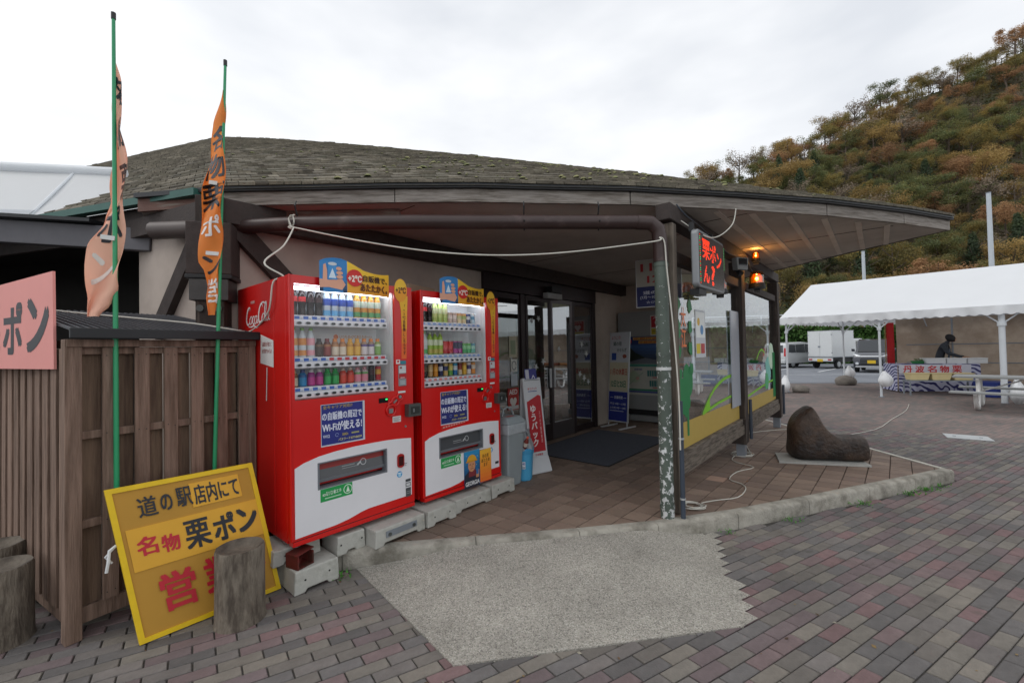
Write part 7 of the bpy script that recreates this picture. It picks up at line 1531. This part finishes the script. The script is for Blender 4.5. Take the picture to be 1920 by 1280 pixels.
# person working at the table
def person(loc, rz):
    t = thing('person', 'person in dark jacket with black hair bending over the sales table under the marquee', 'person', loc, rz)
    V_ = [(0, 0, .98), (0, .02, 1.18), (0, .10, 1.36), (0, .17, 1.48), (0, .23, 1.56),
          (-.20, .13, 1.42), (-.27, .22, 1.17), (-.20, .46, 1.06), (.20, .13, 1.42), (.27, .22, 1.17), (.20, .46, 1.06),
          (-.1, -.01, .90), (-.12, .01, .48), (-.12, -.03, .06), (.1, -.01, .90), (.12, .01, .48), (.12, -.03, .06), (-.13, .09, .04), (.13, .09, .04), (-.17, .55, 1.04), (.17, .55, 1.04)]
    E_ = [(0, 1), (1, 2), (2, 3), (3, 4), (2, 5), (5, 6), (6, 7), (2, 8), (8, 9), (9, 10), (0, 11), (11, 12), (12, 13), (0, 14), (14, 15), (15, 16), (13, 17), (16, 18), (7, 19), (10, 20)]
    RR = [.15, .15, .17, .065, .06, .075, .055, .042, .075, .055, .042, .105, .075, .055, .105, .075, .055, .045, .045, .035, .035]
    me = D.meshes.new('body'); me.from_pydata(V_, E_, []); o = D.objects.new('body', me); COL.objects.link(o); o.parent = t
    me.materials.append(mat('dark_jacket', '#3b4047', .85, var=.12)); sk = o.modifiers.new('skin', 'SKIN'); sd = o.modifiers.new('sub', 'SUBSURF'); sd.levels = 2; sd.render_levels = 2
    for i, r in enumerate(RR): me.skin_vertices[0].data[i].radius = (r, r * (.72 if i < 3 else 1))
    me.skin_vertices[0].data[0].use_root = True
    SKIN = mat('skin', '#b98a6c', .6, var=.03); HAIR = mat('black_hair', '#17161a', .6, var=.1)
    mb = MB(); c = Vector((0, .29, 1.63))
    def head(a, q, r=(.078, .098, .115), o_=Vector((0, 0, 0))):
        th = 2 * math.pi * a; ph = math.pi * q; v = Vector((math.sin(ph) * math.cos(th), math.sin(ph) * math.sin(th), math.cos(ph))); return c + o_ + Vector((v.x * r[0], v.y * r[1] - .03 * v.z, v.z * r[2]))
    mb.grid(head, 16, 12, SKIN); mb.add([c + Vector((-.014, .095, .01)), c + Vector((.014, .095, .01)), c + Vector((0, .125, -.025)), c + Vector((0, .092, .04))], [(0, 1, 2), (0, 2, 3), (1, 3, 2)], SKIN)
    for sx_ in (-1, 1): mb.box(c.x + sx_ * .076 - .008, c.y - .015, c.z - .03, c.x + sx_ * .076 + .008, c.y + .015, c.z + .03, SKIN); mb.box(c.x + sx_ * .03 - .012, c.y + .088, c.z + .005, c.x + sx_ * .03 + .012, c.y + .094, c.z + .017, HAIR)
    mb.box(c.x - .02, c.y + .085, c.z - .055, c.x + .02, c.y + .095, c.z - .048, ink('#8f5a50')); hd_ = mb.build('head', t, smooth=80)
    mb = MB(); mb.grid(lambda a, q: head(a, q * .62, (.098, .118, .13), Vector((0, -.022, .018))), 18, 10, HAIR); mb.grid(lambda a, q: head(a * .6 + .70, .45 + q * .32, (.10, .112, .13), Vector((0, -.02, .0))), 10, 6, HAIR); mb.build('hair', hd_, smooth=80)
    # hands with separate bent fingers
    for s in (-1, 1):
        mb = MB(); h0 = Vector((s * .17, .55, 1.04)); mb.bar(h0 - Vector((0, .01, 0)), h0 + Vector((0, .085, -.012)), .075, .028, SKIN)
        for f, (dx, L) in enumerate(((-.028, .062), (-.009, .072), (.010, .068), (.029, .052))): b = h0 + Vector((dx, .085, -.012)); mb.tube([b, b + Vector((0, L * .55, -.008)), b + Vector((0, L * .85, -.04))], [.0095, .009, .007], SKIN, 6)
        b = h0 + Vector((-s * .036, .03, -.008)); mb.tube([b, b + Vector((-s * .03, .03, -.008)), b + Vector((-s * .026, .062, -.025))], [.011, .01, .008], SKIN, 6); mb.build('hand', t, smooth=60)
    mb = MB(); mb.prism([(-.18, .165, .6), (.18, .165, .6), (.15, .24, 1.3), (-.15, .24, 1.3)], (0, .012, 0), mat('apron', '#596a7c', .8)) ; mb.build('apron', t)
    return t
pp = ta0 + tdv * 1.75 + tn * 1.35; person((pp.x, pp.y, 0), math.atan2(-tn.y, -tn.x) - math.pi / 2 + R(55))
# picnic table
M_pt = mat('bench_board', '#8a8c8c', .75, var=.15, vs=4, stretch=(1, 8, 8)); M_loop = mat('white_tube', '#dcdcda', .35, var=.04)
pk = thing('picnic_table', 'grey topped picnic table with benches on curved white tube legs', 'picnic table', (10.55, 10.15, 0), math.atan2(-.78, .62))
for k in range(5): mb = MB(); mb.box(-.05, -.38 + .155 * k, .70, 2.1, -.24 + .155 * k, .745, M_pt); mb.build('table_board', pk, bevel=.005)
for y0 in (-.98, .68):
    for k in range(2): mb = MB(); mb.box(-.05, y0 + .15 * k, .39, 2.1, y0 + .14 + .15 * k, .43, M_pt); mb.build('seat_board', pk, bevel=.005)
for x in (.35, 1.7):
    for sg_ in (-1, 1):
        mb = MB(); L = [(x, sg_ * .22, .695), (x, sg_ * .22, .45), (x, sg_ * .22, .20), (x, sg_ * .28, .07), (x, sg_ * .42, .035), (x, sg_ * .58, .05), (x, sg_ * .72, .13), (x, sg_ * .78, .25), (x, sg_ * .80, .385)]
        mb.tube(L, .04, M_loop, 10); mb.build('loop_leg', pk, smooth=60)
    mb = MB(); mb.bar((x, -.36, .68), (x, .36, .68), .05, .03, M_loop); mb.bar((x, -.95, .375), (x, .95, .375), .05, .028, M_loop); mb.build('cross_bar', pk)
mb = MB(); mb.tube([(.35, 0, .376), (1.0, 0, .66)], .018, M_loop, 6); mb.tube([(1.7, 0, .376), (1.1, 0, .66)], .018, M_loop, 6); mb.build('stay', pk)
# ------------------------------------------------------------------ vehicles
def wheel(parent, c, r, w, side):
    mb = MB(); c = Vector(c); mb.tube([c + Vector((0, -w / 2, 0)), c + Vector((0, -w / 2 + .02, 0)), c + Vector((0, w / 2 - .02, 0)), c + Vector((0, w / 2, 0))], [r * .93, r, r, r * .93], M_rubber, 20); o = mb.build('wheel', parent, smooth=40)
    mb = MB(); y = side * (w / 2 + .004); mb.tube([c + Vector((0, side * (w / 2 - .03), 0)), c + Vector((0, y, 0))], r * .64, M_steel, 18)
    for k in range(7): a = 2 * math.pi * k / 7; mb.bar(c + Vector((.0, y + side * .004, 0)), c + Vector((math.cos(a) * r * .58, y + side * .004, math.sin(a) * r * .58)), .05, .01, M_alu, up=(0, 1, 0))
    mb.build('rim', o)
def hull(prof, hw, m, name, parent, tumble=.14, zb=.9, smooth=35):
    """side outline (x, z) given a width that narrows above the waist"""
    def yw(z): return hw * (1 - tumble * max(0, (z - zb)) ** 1.1)
    n_ = len(prof); mb = MB(); L = [Vector((x, yw(z), z)) for x, z in prof]; Rr = [Vector((x, -yw(z), z)) for x, z in prof]
    mb.add(L + Rr, [(i, (i + 1) % n_, n_ + (i + 1) % n_, n_ + i) for i in range(n_)] + [tuple(range(n_ - 1, -1, -1)), tuple(range(n_, 2 * n_))], m); return mb.build(name, parent, smooth=smooth, bevel=.03), yw
def sidewin(parent, yw, pts, s, name='side_window'):
    mb = MB(); P = [Vector((x, s * (yw(z) + .004), z)) for x, z in pts]; mb.prism(P, (0, s * .006, 0), M_carglass); return mb.build(name, parent)
def vehicle_plate(parent, fr, c='#d9b52a'):
    mb = MB(); sheet(mb, fr, .33, .165, .01, c); draw(mb, fr, [('rect', .012, .012, .306, .004, '#4a4a3a'), ('rect', .012, .149, .306, .004, '#4a4a3a')]); return mb.build('number_plate', parent)
# silver-white wagon seen from behind (forward = +x)
M_silver = mat('silver_paint', '#c9cccd', .3, metal=.25, var=.03, coat=.5); M_lampred = mat('tail_lamp', '#b5222a', .2, var=.03); M_lampclear = mat('head_lamp', '#d8dde2', .12, var=.02, spec=.8); M_wpaint = mat('white_paint', '#d5d8d9', .35, var=.03, coat=.3)
va = thing('parked_van', 'silver white wagon seen from behind, half hidden by the last eave post', 'car', (17.1, 27.9, 0), R(22))
bd, yw = hull([(.02, .32), (-.02, .55), (.0, .95), (.12, 1.52), (.25, 1.62), (1.6, 1.68), (2.5, 1.60), (3.05, 1.05), (3.75, .88), (3.85, .6), (3.82, .32)], .80, M_silver, 'body', va)
for s in (-1, 1): sidewin(va, yw, [(.32, 1.02), (.95, 1.0), (.95, 1.5), (.42, 1.52)], s); sidewin(va, yw, [(1.02, 1.0), (1.85, .99), (1.85, 1.54), (1.02, 1.51)], s); sidewin(va, yw, [(1.92, .99), (2.85, 1.0), (2.45, 1.5), (1.92, 1.54)], s)
mb = MB(); mb.add([(-.003, -.62, 1.0), (-.003, .62, 1.0), (.105, .55, 1.48), (.105, -.55, 1.48)], [(0, 1, 2, 3)], M_carglass); mb.build('rear_window', va)
for s in (-1, 1): mb = MB(); mb.prism([(-.03, s * .68, .78), (-.03, s * .79, .78), (.06, s * .76, 1.30), (.04, s * .66, 1.30)], (.05, 0, 0), M_lampred); mb.build('tail_light', va)
mb = MB(); mb.box(-.09, -.78, .33, .02, .78, .56, M_silver); mb.build('bumper', va, bevel=.03); vehicle_plate(va, Fr((-.095, .165, .62), (0, -1, 0), (0, 0, 1)), '#dcdcd4')
for x in (.68, 3.1):
    for s in (-1, 1): wheel(va, (x, s * .70, .29), .29, .17, s)
# light truck with a white box body
tk = thing('box_truck', 'small white box truck seen from its rear corner in the parking lot', 'truck', (19.0, 26.35, 0), R(22))
mb = MB(); mb.box(0, -.73, .72, 2.05, .73, 2.30, M_wpaint); cg = mb.build('cargo_box', tk, bevel=.015)
for y0, y1 in ((-.70, -.01), (.01, .70)):
    mb = MB(); mb.box(-.022, y0, .76, -.002, y1, 2.25, M_wpaint); dd = mb.build('rear_door', cg, bevel=.006)
    mb = MB()
    for z in (.95, 2.05): mb.box(-.03, (y0 if y0 < -.1 else y1) - .04, z, -.0225, (y0 if y0 < -.1 else y1) + .04, z + .05, M_galv)
    mb.build('hinge', dd)
mb = MB(); mb.box(-.04, -.04, 1.30, -.0225, .10, 1.40, M_galv); mb.build('latch', cg)
mb = MB(); mb.box(-.01, -.735, 2.302, 2.06, .735, 2.33, M_alu); mb.box(-.012, -.74, .68, 2.05, .74, .718, M_galv); mb.build('edge_trim', cg)
mb = MB(); mb.box(-.03, -.72, .46, .03, .72, .66, M_wpaint); mb.build('rear_bumper', tk, bevel=.01)
for s in (-1, 1): mb = MB(); mb.box(-.045, s * .56 - .1, .52, -.0305, s * .56 + .1, .60, M_lampred); mb.build('tail_light', tk)
vehicle_plate(tk, Fr((-.036, .16, .43), (0, -1, 0), (0, 0, 1)))
mb = MB(); mb.box(.05, -.6, .38, 3.0, .6, .67, M_black); mb.build('chassis', tk)
cb_, yw = hull([(2.10, .45), (2.10, 1.72), (2.25, 1.82), (2.95, 1.82), (3.15, 1.70), (3.38, 1.05), (3.40, .45)], .73, M_wpaint, 'cab', tk, tumble=.08, zb=1.0)
for s in (-1, 1): sidewin(tk, yw, [(2.3, 1.08), (3.2, 1.06), (3.02, 1.66), (2.3, 1.66)], s)
mb = MB(); mb.add([(3.392, -.64, 1.08), (3.392, .64, 1.08), (3.175, .60, 1.68), (3.175, -.60, 1.68)], [(0, 1, 2, 3)], M_carglass); mb.build('windscreen', tk)
for s in (-1, 1): mb = MB(); mb.bar((3.2, s * .74, 1.25), (3.22, s * .90, 1.3), .03, .03, M_black); mb.box(3.18, s * .90 - .07, 1.2, 3.22, s * .90 + .07, 1.42, M_black); mb.build('mirror', tk)
for x in (.6, 2.72):
    for s in (-1, 1): wheel(tk, (x, s * .62, .27), .27, .16, s)
# dark kei car facing the plaza
M_navy = mat('dark_car_paint', '#353842', .25, metal=.3, var=.03, coat=.6)
ck_ = thing('parked_car', 'dark grey boxy car facing the plaza with a yellow number plate', 'car', (18.75, 22.2, 0), R(224))
bd, yw = hull([(-2.75, .3), (-2.8, .95), (-2.65, 1.62), (-2.5, 1.72), (-.9, 1.74), (-.55, 1.66), (-.02, 1.06), (.52, .92), (.62, .78), (.64, .3)], .735, M_navy, 'body', ck_, tumble=.12)
mb = MB(); mb.add([(-.005, .62, 1.08), (-.005, -.62, 1.08), (-.515, -.55, 1.64), (-.515, .55, 1.64)], [(0, 1, 2, 3)], M_carglass); mb.build('windscreen', ck_)
mb = MB(); mb.bar((-.0, -.62, 1.072), (-.0, .62, 1.072), .05, .02, M_black); mb.build('wiper_cowl', ck_)
for s in (-1, 1):
    sidewin(ck_, yw, [(-.2, 1.1), (-.95, 1.08), (-.95, 1.58), (-.58, 1.58)], s); sidewin(ck_, yw, [(-1.02, 1.08), (-1.85, 1.08), (-1.85, 1.6), (-1.02, 1.59)], s); sidewin(ck_, yw, [(-1.92, 1.1), (-2.55, 1.12), (-2.5, 1.55), (-1.92, 1.6)], s)
    mb = MB(); mb.prism([(.53, s * .40, .80), (.50, s * .70, .86), (.42, s * .735, .98), (.50, s * .44, .90)], (.07, 0, -.02), M_lampclear); mb.build('headlight', ck_, bevel=.01)
    mb = MB(); mb.tube([(.60, s * .58, .48), (.66, s * .58, .48)], .07, M_lampclear, 12); mb.build('fog_lamp', ck_)
    mb = MB(); mb.prism([(-.15, s * .76, 1.08), (-.15, s * .90, 1.10), (-.15, s * .90, 1.24), (-.15, s * .76, 1.22)], (-.07, 0, 0), M_navy); mb.build('mirror', ck_, bevel=.015)
mb = MB(); mb.prism([(.60, -.42, .81), (.60, .42, .81), (.585, .42, .88), (.585, -.42, .88)], (.045, 0, 0), M_alu); mb.build('grille_bar', ck_, bevel=.008)
gq = MB(); gq.box(.60, -.45, .42, .655, .45, .74, M_black); gl = gq.build('grille', ck_, bevel=.01)
mb = MB()
for z in (.50, .57, .64, .70): mb.box(.656, -.43, z, .662, .43, z + .012, M_grey)
mb.build('grille_slat', gl)
vehicle_plate(ck_, Fr((.665, -.165, .48), (0, 1, 0), (0, 0, 1)))
mb = MB(); mb.prism([(.60, -.72, .30), (.68, -.55, .28), (.68, .55, .28), (.60, .72, .30)], (0, 0, .07), M_alu); mb.build('lower_lip', ck_)
for x in (.05, -2.2):
    for s in (-1, 1): wheel(ck_, (x, s * .655, .28), .28, .165, s)
